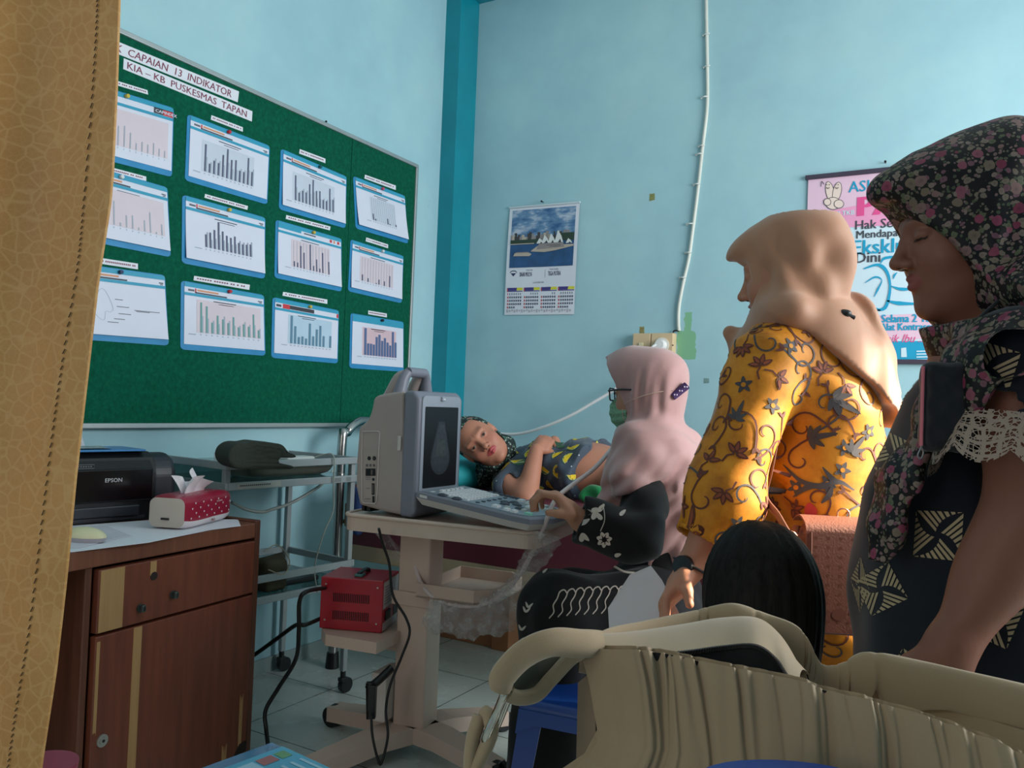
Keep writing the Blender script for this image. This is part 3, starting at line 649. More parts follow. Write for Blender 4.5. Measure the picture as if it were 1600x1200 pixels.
# the surface-mounted cable down the back wall
pts = [(1103, -30), (1104, 40), (1105, 95), (1105, 165), (1098, 228), (1090, 300), (1081, 370), (1076, 405), (1068, 440), (1061, 478), (1060, 505), (1061, 517)]
ca = thing('wall_cable', on('y', YB, 1061, 517), 'white cable clipped down the back wall to the cream socket', 'cable')
m = MB(); m.tube([on('y', YB-.008, *q) for q in pts], .0085, 10, sm=6); m.build('cable', mat('white_cable_sheath', (214, 216, 206), .45), ca)
for q in ((1105, 54), (1106, 104), (1102, 152), (1098, 228), (1094, 241), (1090, 288), (1079, 350), (1077, 395), (1068, 434)):
    k = on('y', YB-.008, *q); m = MB(); m.tube([k+np.array([-.018, .006, 0]), k+np.array([-.013, -.006, 0]), k+np.array([0, -.012, 0]), k+np.array([.013, -.006, 0])], .0035, 6, sm=3); m.ball(k+np.array([-.019, .001, 0]), .006, 8); m.build('cable_clip', mat('white_clip_plastic', (224, 226, 220), .4), ca)
m = MB(); m.tube([on('y', YB-.012, 1061, 517), on('y', YB-.014, 1053, 517), on('y', YB-.014, 1052, 524)], .004, 6, sm=3); put(m.build('bared_wire', M_dark, ca), None, 'short black wire bend')
for (px, py, w_, h_, lab, cl) in ((1019, 308, 9, 12, 'olive tape remnant alone on the wall right of the calendar', (136, 140, 84)), (1003, 516, 8, 12, 'stained tape remnant on the wall above the cream switch', (140, 132, 84)), (1104, 595, 8, 8, 'grey tape remnant on the wall right of the pink headscarf', (120, 152, 150))):
    q = on('y', YB-.0008, px, py); k = 3.9/1273; m = MB()
    m.prism([(-w_/2*k, -h_/2*k), (w_/2*k, -h_/2*k*.8), (w_/2*k*.9, h_/2*k), (0, h_/2*k*.9), (-w_/2*k, h_/2*k)], q, (1, 0, 0), (0, 0, 1), (0, 1, 0), .0007); m.build('tape_remnant', mat('old_tape_%d' % px, cl, .5, var=.25, vscale=60), label=lab, cat='tape')
# ================================================================== furniture and equipment
def fr(O, a, b=None):
    """4x4 frame: origin O, x along the horizontal direction a, z up."""
    a = np.asarray(a, float); a = a/np.linalg.norm(a); b = np.cross(UP, a); T = np.eye(4); T[:3, 0] = a; T[:3, 1] = b; T[:3, 2] = UP; T[:3, 3] = O; return T
def loc(T, x, y, z): return T[:3, :3] @ np.array([x, y, z])+T[:3, 3]

# -------- curtain hanging close on the left
def curtain_mat():
    m, nt, b = nodes('tan_curtain_cloth'); co = objco(nt)
    w = nd(nt, 'TexNoise', i_Scale=9.0, i_Detail=3.0); lk(nt, co, w.inputs['Vector'])
    mp = nd(nt, 'VectorMath', operation='MULTIPLY_ADD'); lk(nt, w.outputs['Color'], mp.inputs[0]); mp.inputs[1].default_value = (.03, .03, .03); lk(nt, co, mp.inputs[2])
    v = nd(nt, 'TexVoronoi', feature='DISTANCE_TO_EDGE', i_Scale=56.0); lk(nt, mp.outputs[0], v.inputs['Vector'])
    v2 = nd(nt, 'TexVoronoi', feature='DISTANCE_TO_EDGE', i_Scale=120.0); lk(nt, mp.outputs[0], v2.inputs['Vector'])
    base = ramp(nt, noise(nt, 5, 4, co), [(.3, lin((184, 132, 72))), (.7, lin((206, 154, 88)))])
    l1 = ramp(nt, v.outputs['Distance'], [(.02, (1,)*3+(1,)), (.10, (0,)*3+(1,))]); l2 = ramp(nt, v2.outputs['Distance'], [(.02, (1,)*3+(1,)), (.09, (0,)*3+(1,))])
    c = mixc(nt, mth(nt, 'MULTIPLY', l1, .30), base, lin((222, 182, 124))); c = mixc(nt, mth(nt, 'MULTIPLY', l2, .16), c, lin((216, 174, 116)))
    lk(nt, c, b.inputs['Base Color']); b.inputs['Roughness'].default_value = .6; bump(nt, b, v.outputs['Distance'], .15, .003); return m
M_cur = curtain_mat()
cr = [(186, -60), (185, 0), (180, 150), (173, 300), (150, 450), (133, 600), (116, 750), (102, 900), (85, 1050), (62, 1200), (46, 1330)]
cd = 0.98
root = thing('privacy_curtain', (*(W(20, 600, cd)[:2]), 0.02), 'tan patterned privacy curtain with a stitched seam hanging close to the left', 'curtain')
cr_y = [q[1] for q in cr]; cr_x = [q[0] for q in cr]
def cur_pt(u, v, o=0.0):
    py = 1480-1680*v; xr = np.interp(py, cr_y, cr_x) if py <= 1330 else 46-(py-1330)*.15
    # u = 1 at the free edge; the cloth recedes in soft waves to the left
    s = (1-u)*0.46; dd = cd+0.03*math.sin(s*17+.6*v)*min(1, s*8)+o
    e = W(xr, py, cd); return np.array([*(e[:2]-RT[:2]*s+FW[:2]*(dd-cd)), e[2]])
m = MB(); m.grid(lambda u, v: cur_pt(u, v), 60, 40, 0)
m.grid(lambda u, v: cur_pt(u, v, .004), 60, 40, 0); m.grid(lambda u, v: cur_pt(1, v, u*.004)+RT*0.002*math.sin(math.pi*u), 4, 40, 0); m.build('cloth_panel', M_cur, root)
sm = MB()
seam = [(150, -40), (148, 40), (140, 160), (127, 320), (118, 420), (95, 560), (78, 680), (60, 830), (42, 980), (22, 1100), (8, 1200), (-4, 1290)]
sp = spline(seam, 10); acc = 0
for i in range(len(sp)-1):
    L = np.linalg.norm(sp[i+1]-sp[i]); k = max(1, int(L/9))
    for j in range(k):
        a = sp[i]+(sp[i+1]-sp[i])*(j/k); b = sp[i]+(sp[i+1]-sp[i])*((j+.55)/k)
        def onc(q):
            xr = np.interp(q[1], cr_y, cr_x); s = (xr-q[0])*cd/FPX; u = 1-s/.46; return cur_pt(u, (1480-q[1])/1680, -.0016)
        sm.tube([onc(a+[1.5, 0]), onc(b-[1.5, 0])], .0007, 5)
sm.build('seam_stitching', mat('dark_brown_thread', (84, 60, 34), .7, var=0), root)

# -------- writing desk with pedestal cupboard
def wood_mat(name, a, b_, scale=1.0, rough=.45):
    m, nt, b = nodes(name); co = objco(nt); mp = nd(nt, 'Mapping'); lk(nt, co, mp.inputs[0]); mp.inputs['Scale'].default_value = (22*scale, 22*scale, 1.6*scale)
    n = noise(nt, 1.6, 6, mp.outputs[0], .65); n2 = noise(nt, 2.2, 3, co)
    c = ramp(nt, n, [(.3, lin(a)), (.7, lin(b_))]); c = mixc(nt, mth(nt, 'MULTIPLY', n2, .35), c, lin(tuple(x*.72 for x in a)))
    lk(nt, c, b.inputs['Base Color']); b.inputs['Roughness'].default_value = rough; bump(nt, b, n, .15, .002); return m
M_ven = wood_mat('red_brown_veneer', (104, 54, 38), (134, 72, 50)); M_edge = wood_mat('dark_desk_wood', (92, 54, 40), (124, 78, 58)); M_bare = wood_mat('bare_pale_plywood', (172, 132, 84), (190, 150, 100), 1.5, .7)
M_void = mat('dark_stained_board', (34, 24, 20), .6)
A = on('z', .75, 400, 817); B = on('z', .75, 102, 865); u = A-B; u[2] = 0; u /= np.linalg.norm(u)
TD = fr(B, u)                       # x along the front to the right, y away to the wall, z up from the top
L = np.linalg.norm((A-B)[:2]); DEP = 0.545; TD[2, 3] = 0
root = thing('writing_desk', loc(TD, L/2, DEP/2, 0), 'worn red-brown wooden desk with drawer and cupboard under the black printer', 'desk')
m = MB(TD); m.bx((-.62, 0, .703), (L, DEP, .75), 0, .004); m.build('desk_top', wood_mat('desk_top_wood', (112, 66, 48), (138, 86, 64), .7), root)
P0 = .165; P1 = L                   # pedestal span
# match the left post of the pedestal with the photograph (x = 152)
q = on('z', .70, 153, 893); P0 = float((q-TD[:3, 3]) @ TD[:3, 0])
m = MB(TD); m.bx((L, .0, 0), (L+.022, DEP, .757), 0, .003); put(m.build('side_panel', M_edge, root), None, 'right side panel rising past the top')
m = MB(TD); m.bx((P0, .012, 0), (P0+.02, DEP, .703), 0, .003); put(m.build('side_panel', M_edge, root), None, 'inner side panel')
m = MB(TD); m.bx((-.62, .02, 0), (-.60, DEP, .703), 0, .003); put(m.build('side_panel', M_edge, root), None, 'outer side panel')
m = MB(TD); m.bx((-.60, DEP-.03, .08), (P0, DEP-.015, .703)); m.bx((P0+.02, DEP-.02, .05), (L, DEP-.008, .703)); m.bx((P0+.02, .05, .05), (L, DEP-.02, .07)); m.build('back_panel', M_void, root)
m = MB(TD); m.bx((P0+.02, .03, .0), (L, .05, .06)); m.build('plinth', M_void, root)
X0, X1 = P0+.026, L-.004
def worn(m, x0, x1, za, zb, y, rag=0.0, seed=1, top=False):
    """an outline where the veneer has split off; ragged end"""
    r = random.Random(seed); pts = [(x0, zb), (x0, za)] if not top else [(x1, za), (x1, zb), (x0, zb)]
    n = 6
    if not top: pts += [(x1, za), (x1, zb)]+[(x1+(x0-x1)*k/n, zb-r.uniform(0, rag)) for k in range(1, n)]
    else: pts += [(x0+(x1-x0)*k/n, za+r.uniform(0, rag)) for k in range(0, n)]
    m.prism(pts, (0, y, 0), (1, 0, 0), (0, 0, 1), (0, -1, 0), .0012, 1)
m = MB(TD); yd = -.004
m.bx((X0, yd, .535), (X1, .02, .695), 0, .003); worn(m, X0+.005, X0+.075, .537, .693, yd, 0, 2); worn(m, X0+.155, X0+.175, .655, .693, yd, .004, 4)
m.cyl((X0+.168, yd+.001, .652), (X0+.168, yd-.0015, .652), .0115, n=18, mi=2)
dr = m.build('drawer', [M_ven, M_bare, M_void], root)
for (kx, kz) in ((.128, .575), (.235, .590)):
    m = MB(TD); m.cyl((X0+kx, yd, kz), (X0+kx, yd-.006, kz), .011, n=10); m.cyl((X0+kx, yd-.006, kz), (X0+kx, yd-.018, kz), .006, n=8); m.box((X0+kx, yd-.012, kz), (.012, .012, .02), 0, .003); put(m.build('bolt_stub', mat('verdigris_metal', (78, 88, 86), .5, .6, var=.3, vscale=90), dr), None, 'corroded bolt where a handle was')
m = MB(TD); m.bx((X0, yd, .05), (X1, .02, .528), 0, .003)
worn(m, X0+.004, X0+.013, .28, .515, yd, .01, 5, True); worn(m, X0+.112, X0+.138, .052, .526, yd, 0, 6); worn(m, X1-.035, X1-.022, .075, .23, yd, .05, 7); worn(m, X1-.10, X1-.082, .055, .10, yd, .04, 8); worn(m, X0+.17, X0+.22, .052, .085, yd, .03, 9); worn(m, X0+.02, X0+.05, .052, .07, yd, .01, 10)
m.prism([(X1-.05, .05), (X1, .05), (X1, .082), (X1-.03, .080)], (0, yd, 0), (1, 0, 0), (0, 0, 1), (0, -1, 0), .0014, 2)
do = m.build('door', [M_ven, M_bare, M_void], root)
m = MB(TD); q = np.array([X0+.032, yd, .262]); m.cyl(q, q+[0, -.004, 0], .016, n=24); m.cyl(q+[0, -.004, 0], q+[0, -.007, 0], .010, n=20, mi=0); m.cyl(q+[0, -.007, 0], q+[0, -.0075, 0], .004, n=10, mi=1); put(m.build('cylinder_lock', [mat('nickel_lock', (190, 186, 180), .35, .8), M_dark], do), None, 'round nickel lock')

# -------- what lies on the desk
ZD = .75
def quadsheet(name, pts, z, h, m_, label, cat, group=None, lift=None):
    P = [on('z', z, *p) for p in pts]; mb = MB(); n = len(P)
    V = P+[p+UP*h for p in P]; mb.add(V, [(i, (i+1) % n, n+(i+1) % n, n+i) for i in range(n)]+[tuple(range(n))[::-1], tuple(range(n, 2*n))])
    return mb.build(name, m_, label=label, cat=cat, group=group)
quadsheet('paper_sheet', [(40, 860), (112, 863), (232, 848), (330, 828), (376, 822), (372, 812), (250, 812), (60, 826)], ZD+.0014, .0012, M_white, 'lower loose white paper on the desk, reaching past the tissue pack', 'paper')
quadsheet('paper_sheet', [(60, 856), (126, 856), (180, 842), (206, 838), (166, 822), (60, 828)], ZD+.0034, .0015, mat('pale_lilac_paper', (208, 208, 218), .6, var=.02), 'upper loose paper on the desk under the cream mouse', 'paper')
# cream mouse
mc = on('z', ZD, 132, 848)
TM = fr(mc+UP*.0052, on('z', ZD, 175, 842)-on('z', ZD, 100, 836))
root = thing('computer_mouse', mc+UP*.0052, 'cream computer mouse with grey base lying on papers by the printer', 'mouse')
def mouse(s, t, a, b, h, z0): # half-shell
    th = 2*math.pi*s; r = math.sin(math.pi/2*t) if t < 1 else 1
    return np.array([a*math.cos(th)*r, b*math.sin(th)*r, z0+h*math.cos(math.pi/2*min(1, t))])
m = MB(TM); m.grid(lambda s, t: mouse(s, 1-t, .060, .032, .026, .010), 28, 9, 0, True, True); m.build('shell', mat('cream_plastic_shell', (226, 220, 178), .35, var=.03), root)
m = MB(TM); m.grid(lambda s, t: np.array([.061*math.cos(2*math.pi*s)*(.9+.1*t), .033*math.sin(2*math.pi*s)*(.9+.1*t), .011*t]), 28, 3, 0, True, True); m.build('base', mat('lilac_grey_plastic', (176, 170, 176), .4), root)

# tissue pack
a_ = on('z', ZD, 236, 829); b_ = on('z', ZD, 290, 831); c_ = on('z', ZD, 361, 812)
TT = fr((b_+UP*.0046), c_-b_); LT = np.linalg.norm(c_-b_); DT = .122; HT = .092
root = thing('tissue_pack', loc(TT, LT/2, DT/2, 0), 'soft red tissue pack with white hearts and a tissue pulled out on the desk', 'tissue pack')
def tp(s, t):   # s along the length, t around the rounded section
    c = rrect(0, 0, DT, HT, .022, 5); k = t*len(c); i = int(k) % len(c); j = (i+1) % len(c); f = k-int(k); p = np.array(c[i])*(1-f)+np.array(c[j])*f
    bul = 1+.05*math.sin(math.pi*s); mid = np.array([DT/2, HT/2]); p = mid+(p-mid)*bul*(1-.10*(abs(2*s-1)**8)); return np.array([s*LT, p[0], max(0, p[1]+.001*math.sin(9*s+5*t))])
m = MB(TT); n1, n2 = 14, 24
m.grid(lambda u_, v_: tp(v_, u_), n2, n1, 0, True, True)
for k in range(len(m.f)):
    zc = np.mean([(np.linalg.inv(TT) @ np.append(m.v[i], 1))[2] for i in m.f[k]]); m.m[k] = 1 if zc < .022 else 0
for s_ in (0, 1):
    ring = [tp(s_, i/n2) for i in range(n2)]; ctr = np.mean(ring, 0)+np.array([-.006 if s_ == 0 else .006, 0, 0]); V = ring+[ctr]; m.add(V, [((i+1) % n2, i, n2) if s_ == 0 else (i, (i+1) % n2, n2) for i in range(n2)], 2, True)
m.bx((-.0065, DT*.42, .026), (-.0035, DT*.62, .032), 3)
for i in range(6):
    for j in range(6):
        s_ = .08+i*.165+(.08 if j % 2 else 0)
        if s_ > .97: continue
        if j < 4: x, z, ok = s_*LT, .030+j*.014, True; o = np.array([x, -.0035-(.003 if 1 <= j <= 2 else 0), z]); ax = (np.array([1, 0, 0]), np.array([0, 0, 1.0]))
        else: o = np.array([s_*LT, .026+(j-4)*.05, HT+.003]); ax = (np.array([1, 0, 0]), np.array([0, 1.0, 0]))
        m.add([o+ax[0]*p+ax[1]*q for p, q in ((0, -.0032), (.0036, .0012), (.0018, .0034), (0, .002), (-.0018, .0034), (-.0036, .0012))], [tuple(range(6))], 4)
ft = lambda a, b: np.array([a, -.0052, b]); m.text('PRO', ft, LT*.50, .008, .008, 5, bold=.03); m.text('250 LEMBAR', ft, LT*.60, .064, .0045, 4)
m.build('pack', [mat('crimson_film', (158, 34, 60), .28, var=.08, vscale=30), mat('white_film', (222, 214, 216), .3), mat('beige_paper_end', (196, 182, 170), .5), M_dark, mat('white_heart_print', (232, 220, 224), .35, var=0), mat('maroon_pack_letters', (130, 30, 50), .4, var=0)], root)
tm = MB(TT); rr = random.Random(4)
def tis(u_, v_, k):
    x = LT*(.30+.42*u_)+.016*(v_-.3)*math.sin(3+k*2); z = HT-.004+v_*(.046+.012*math.sin(u_*5+k*1.4)+(.022 if k == 1 else 0)*max(0, u_-.6)*3)
    y = DT*(.46+.09*k)+.012*math.sin(u_*13+k*2)*v_+.028*(v_**2)*(-1 if k == 0 else .6)
    return np.array([x, y, z])
for k in range(2): tm.grid(lambda a, b: tis(a, b, k), 22, 10, 0)
tm.build('tissue', mat('white_tissue', (236, 232, 236), .7, var=.02, alpha=.92), root)

# printer
a_ = on('z', ZD, 108, 822); b_ = on('z', ZD, 240, 811)
TP = fr(b_, b_-a_); HP = .205; WP = .46; DP = .26      # x<0 runs left along the printer front
TPo = loc(TP, -WP/2, DP/2, 0)
root = thing('inkjet_printer', TPo, 'black inkjet printer with a blue folder lying on it at the back of the desk', 'printer')
M_pr = mat('matt_black_plastic', (20, 21, 24), .45, var=.1); M_pg = mat('gloss_black_front', (12, 13, 16), .18, var=.05); M_pm = mat('charcoal_printer_lid', (40, 44, 52), .4)
m = MB(TP)
prof = [(0, .0), (DP, .0), (DP, HP-.035), (DP-.03, HP-.004), (.06, HP+.002), (.025, HP-.014), (.0, HP-.06)]
m.prism(prof, (-WP, 0, 0), (0, 1, 0), (0, 0, 1), (1, 0, 0), WP+.0, 0)
m.build('body', [M_pr], root)
def slab2(m, prof, x0, x1, bev=.018):
    bm = bmesh.new(); va = [bm.verts.new((x0, y, z)) for y, z in prof]; vb = [bm.verts.new((x1, y, z)) for y, z in prof]; n = len(prof)
    bm.faces.new(va); bm.faces.new(vb[::-1])
    for i in range(n): bm.faces.new((va[(i+1) % n], va[i], vb[i], vb[(i+1) % n]))
    bmesh.ops.recalc_face_normals(bm, faces=bm.faces[:]); bmesh.ops.bevel(bm, geom=bm.edges[:], offset=bev, segments=4, affect='EDGES', profile=.5, clamp_overlap=True)
    bm.verts.index_update(); m.add([list(v.co) for v in bm.verts], [[v.index for v in f.verts] for f in bm.faces], 0, False); bm.free()
m = MB(TP); n_ = 10
# rounded right end cap and the lid
cp = [(.03, .0), (DP-.01, .0), (DP-.01, HP-.05), (DP-.05, HP-.012), (.10, HP-.004), (.05, HP-.02), (.03, HP-.06)]
slab2(m, cp, 0, .085); m.build('side_cover', M_pm, root)
m = MB(TP); m.bx((-WP+.01, -.008, .062), (-.012, .004, HP-.045), 0, .004); m.prism([(.004, HP-.045), (-.006, HP-.05), (.03, HP-.012), (.04, HP-.008)], (-WP+.01, 0, 0), (0, 1, 0), (0, 0, 1), (1, 0, 0), WP-.022, 0)
fp = m.build('front_panel', M_pg, root)
m = MB(TP); ff = lambda a, b: np.array([a, -.0092, b]); m.text('EPSON', ff, -.158, .122, .0118, 0, bold=.015)
v_, f_ = ribbon([(-.24, .165), (-.19, .165), (-.19, .176), (-.24, .176), (-.24, .165)], .0012); m.flat(v_, f_, ff, 1); v_, f_ = ribbon([(-.285, .165), (-.25, .165), (-.25, .176), (-.285, .176), (-.285, .165)], .0012); m.flat(v_, f_, ff, 1)
for k in range(6): m.add([ff(-.236+k*.007, .169), ff(-.232+k*.007, .169), ff(-.232+k*.007, .172), ff(-.236+k*.007, .172)], [(0, 1, 2, 3)], 1)
m.build('front_lettering', [mat('silver_letters', (190, 192, 196), .35, .3, var=0), mat('dim_grey_print', (110, 112, 116), .5, var=0)], fp)
m = MB(TP); m.bx((-WP+.05, -.012, .018), (-.05, .01, .050), 0, .004); m.bx((-WP+.02, -.004, .004), (-.03, .01, .016), 0, .002); m.build('paper_tray', M_pm, root)
fo = loc(TP, -.22, .12, HP+.004); TF = fr(loc(TP, -.42, .03, HP+.0045), b_-a_)
m = MB(TF); m.bx((0, 0, 0), (.40, .17, .006), 0, .002); m.build('document_folder', mat('sky_blue_folder', (58, 130, 190), .3, var=.06), label='sky blue folder lying flat on top of the black printer', cat='folder')
m = MB(TF); m.grid(lambda a, b: np.array([.05+.26*a, .03+.12*b, .0090+.012*math.sin(a*5)*math.sin(b*3+1)**2*b+.003*b]), 16, 8); m.grid(lambda a, b: np.array([.05+.26*a, .03+.12*b, .0081+.012*math.sin(a*5)*math.sin(b*3+1)**2*b+.003*b]), 16, 8); m.build('plastic_sleeve', mat('clear_grey_sleeve', (150, 170, 172), .2, var=.3, vscale=25), label='crumpled clear plastic sleeve lying on the sky blue folder', cat='plastic sleeve')
q = loc(TP, -.24, .2, HP+.006); m = MB(); pts = [W(108, 697, 2.62), W(132, 697, 2.62), W(125, 668, 2.70), W(106, 660, 2.70)]
m.add([np.asarray(p) for p in pts]+[np.asarray(p)+FW*.0015 for p in pts], [(0, 1, 2, 3), (7, 6, 5, 4), (0, 4, 5, 1), (1, 5, 6, 2), (2, 6, 7, 3), (3, 7, 4, 0)])
m.build('paper_sheet', M_white, label='white paper standing up behind the printer beside the curtain', cat='paper')

# -------- steel instrument trolley with glass shelves
M_grey = mat('grey_enamel_steel', (158, 166, 168), .4, .2, var=.06); M_glass = mat('tinted_shelf_glass', (150, 190, 186), .06, var=0, trans=.9)
a_ = on('z', .92, 554, 714); c_ = on('z', .92, 340, 733); uu = a_-np.array([-2.185, 1.875, .92]); TR_ = fr(a_, uu)
LTY, WTY = .575, .40            # x<0 runs towards the desk, y to the wall
WTY = min(WTY, (loc(TR_, 0, 0, 0)[0]-XL-.03)/abs(TR_[0, 1])*0.98)
root = thing('instrument_trolley', loc(TR_, -LTY/2, WTY/2, 0)*np.array([1, 1, 0]), 'grey steel trolley with glass shelves between desk and bed', 'trolley')
Z = -.92
def rails(m, z, t=.012, h=.026):
    m.bx((-LTY, -t, z-h), (0, 0, z), 0, .002); m.bx((-LTY, WTY, z-h), (0, WTY+t, z), 0, .002); m.bx((0, -t, z-h), (t, WTY+t, z), 0, .002); m.bx((-LTY-t, -t, z-h), (-LTY, WTY+t, z), 0, .002)
for z in (0, -.07, -.40, -.475):
    m = MB(TR_); rails(m, z); sh = m.build('shelf_rail', M_grey, root)
    if z != 0 and z != -.40:
        m = MB(TR_); m.bx((-LTY+.002, .002, z-.006), (-.002, WTY-.002, z)); m.build('glass_shelf', M_glass, sh)
m = MB(TR_); m.bx((-LTY+.002, .002, -.024), (-.002, WTY-.002, -.018)); m.build('glass_shelf', M_glass, root)
for (x, y) in ((-.012, .0), (-.012, WTY-.02), (-LTY-.005, .0), (-LTY-.005, WTY-.02)):
    m = MB(TR_); m.bx((x, y, Z+.085), (x+.022, y+.022, -.026), 0, .003); lg = m.build('leg', M_grey, root)
    m = MB(TR_); k = np.array([x+.011, y+.011, 0]); m.cyl(k+[0, 0, Z+.05], k+[0, 0, Z+.095], .011, n=12); m.bx(k+[-.016, -.013, Z+.045], k+[.016, .013, Z+.062], 0, .004); m.tube([k+[.008, 0, Z+.05], k+[.014, 0, Z+.03]], .012, 8); m.cyl(k+[.014, -.011, Z+.03], k+[.014, .011, Z+.03], .029, n=20); m.build('caster', M_dark, lg)
f_ = lambda a, b: np.array([a, -.0125, b]); f2 = lambda a, b: np.array([a, -.0129, b]); m = MB(TR_); m.poly([(-.54, -.092), (-.36, -.092), (-.36, -.074), (-.54, -.074)], f_, 0)
for k in range(16): m.poly([(-.53+k*.008, -.084), (-.524+k*.008, -.084), (-.524+k*.008, -.079), (-.53+k*.008, -.079)], f2, 1)
m.build('rail_sticker', [mat('faded_label', (176, 178, 168), .6), M_ink], root)
for (xa, xb) in ((-.115, -.075), (-.05, -.025)): m = MB(TR_); m.poly([(xa, -.092), (xb, -.092), (xb, -.076), (xa, -.076)], f_, 0); m.build('rail_sticker', mat('grey_label_ink', (120, 126, 126), .6), root)
# things on the trolley
def on_trolley(x, y, z): return loc(TR_, x, y, z)
cf_o = on_trolley(-.62, .14, -.018)
def cuff(P):
    q = (P-_a(cf_c)) @ _a(cf_R).T; x, y, z = q[:, 0], q[:, 1], q[:, 2]
    p2 = np.stack([x, z+.010*np.sin(y*22)*0, np.zeros_like(x)], 1)
    d2 = smin(cap(p2, (-.068, .0, 0), (.085, -.016, 0), .043, .026), cap(p2, (-.02, .012, 0), (.04, .012, 0), .036, .03), .02)
    d = smax(d2, np.abs(y+.02*x/.1)-.066-.006*np.sin(x*40), .012)
    face = np.clip((.064-np.abs(y))*400, 0, 1)                     # the rolled layers show on the two cut edges
    lay_ = np.abs(((d2+.5) % .0125)-.006); d = d+.0035*np.exp(-(lay_/.0022)**2)*(np.abs(y) > .050)*(d2 < -.004)
    hole = cap(p2, (.055, -.014, 0), (.13, -.022, 0), .010, .016); return smax(d, -hole, .006)
cf_c = W(402, 703, 2.70); cf_c[2] = .902+.048; cf_R = np.array([TR_[:3, 0]*.96+TR_[:3, 1]*-.28, TR_[:3, 1]*.96+TR_[:3, 0]*.28, UP]); cf_R = np.array([cf_R[0], cf_R[1], np.cross(cf_R[0], cf_R[1])])
solid('pressure_cuff', cuff, cf_c-.19, cf_c+.19, .0045, mat('dark_olive_cuff_cloth', (52, 58, 50), .85, var=.12, bmp=.3, bscale=220), label='rolled dark olive blood pressure cuff on the top shelf of the trolley', cat='pressure cuff')
k = on_trolley(-.235, .06, -.018); m = MB(TR_); m.bx((-.30, .03, -.0178), (-.17, .10, .006), 0, .008, 3); m.tube([(-.17, .05, -.004), (-.14, .02, .012), (-.125, -.02, .006), (-.12, -.02, -.10), (-.115, -.018, -.20), (-.15, -.012, -.28), (-.185, -.01, -.40), (-.17, -.012, -.50)], .0028, 6, 1, sm=6)
m.build('medical_device', [mat('white_device_plastic', (206, 208, 204), .4), mat('grey_thin_cord', (150, 158, 150), .5)], label='small white device with a thin grey cord trailing off the trolley', cat='device')
m = MB(TR_); zz = -.0695
prof = [(.02, 0), (.072, .0), (.10, .012), (.115, .04), (.122, .042)]
def tray(u_, v_):
    th = 2*math.pi*u_; k = v_*4; i = min(3, int(k)); f = k-i; r_ = prof[i][0]*(1-f)+prof[i+1][0]*f; h_ = prof[i][1]*(1-f)+prof[i+1][1]*f
    e = 4.0; cx, sx = math.cos(th), math.sin(th); q = (abs(cx)**e+abs(sx)**e)**(-1/e); return np.array([-.25+cx*q*(r_+.10)*1.0, .14+sx*q*r_, zz+h_])
m.grid(tray, 40, 12, 0, True, True); m.add([tray(i/40, 0) for i in range(40)], [tuple(range(40))]); m.build('steel_tray', mat('polished_steel_tray', (176, 164, 152), .32, .75, var=.1), label='shallow steel instrument tray on the glass shelf under the olive cuff', cat='tray')
pc_ = W(422, 885, 2.94); pc_[2] = .45+.07
def pouch(P): return smin(rbox(P, pc_, (.052, .045, .058), np.array([TR_[:3, 0], TR_[:3, 1], UP]), .022), cap(P, pc_+UP*.045-TR_[:3, 0]*.04, pc_+UP*.06+TR_[:3, 0]*.05, .012), .02)
po_z = .4455
pc_[2] = po_z+.060
pob = solid('cloth_pouch', pouch, pc_-.16, pc_+.16, .007, mat('dull_brown_pouch', (74, 66, 46), .8, var=.2, bmp=.2), label='brown pouch with pale drawstrings on the lowest trolley shelf', cat='pouch')
m = MB(); m.tube([pc_+TR_[:3, 0]*-.05-TR_[:3, 1]*.055+UP*.03, pc_-TR_[:3, 1]*.075+UP*.01, pc_+TR_[:3, 0]*.04-TR_[:3, 1]*.058+UP*.05, pc_+TR_[:3, 0]*.03+UP*.10, pc_-TR_[:3, 0]*.03+UP*.085], .002, 6, sm=6); m.build('drawstring', mat('pale_string', (176, 168, 140), .7), pob)
m = MB(TR_); m.bx((-.36, .06, -.4748), (-.10, .20, -.455), 0, .006); m.build('flat_case', M_dark, label='flat black case lying on the lowest glass shelf of the trolley', cat='case')

# -------- examination bed
BX0, BX1, BY0, BY1 = -2.37, -0.42, 2.68, 3.56
root = thing('examination_bed', ((BX0+BX1)/2, (BY0+BY1)/2, 0), 'examination bed with maroon mattress and steel head rail along the back wall', 'bed')
m = MB(); m.bx((BX0+.04, BY0, .70), (BX1, BY1, .785), 0, .025, 4); m.bx((BX0+.04, BY0-.003, .53), (BX1, BY0+.012, .76), 0, .006); m.build('mattress', mat('maroon_vinyl', (92, 38, 50), .42, var=.1), root)
m = MB(); m.bx((BX0+.02, BY0+.012, .60), (BX1, BY1, .70), 0, .004); m.bx((BX0+.04, BY0-.002, .47), (BX1, BY0+.011, .56), 0, .004); put(m.build('bed_base', mat('yellowed_cream_board', (168, 152, 124), .6, var=.12, vscale=4), root), None, 'cream board under the mattress')
m = MB(); r_ = .02; m.tube([(BX0, BY0+.0, .06), (BX0, BY0+.0, .92), (BX0, BY0+.03, 1.0), (BX0, BY0+.10, 1.045), (BX0, BY0+.2, 1.05), (BX0, BY1-.2, 1.05), (BX0, BY1-.08, 1.03), (BX0, BY1-.01, .95), (BX0, BY1, .8), (BX0, BY1, .06)], r_, 14, sm=5); m.tube([(BX0, BY0, .62), (BX0, BY1, .62)], .012, 10); put(m.build('head_rail', mat('worn_chrome_tube', (168, 166, 164), .25, 1.0, var=.1), root), None, 'bent steel head rail')
for (x, y) in ((BX1-.06, BY0+.03), (BX1-.06, BY1-.04)):
    m = MB(); m.cyl((x, y, .05), (x, y, .60), .018, n=14); m.build('leg', mat('worn_chrome_tube', (168, 166, 164), .25, 1.0, var=.1), root)
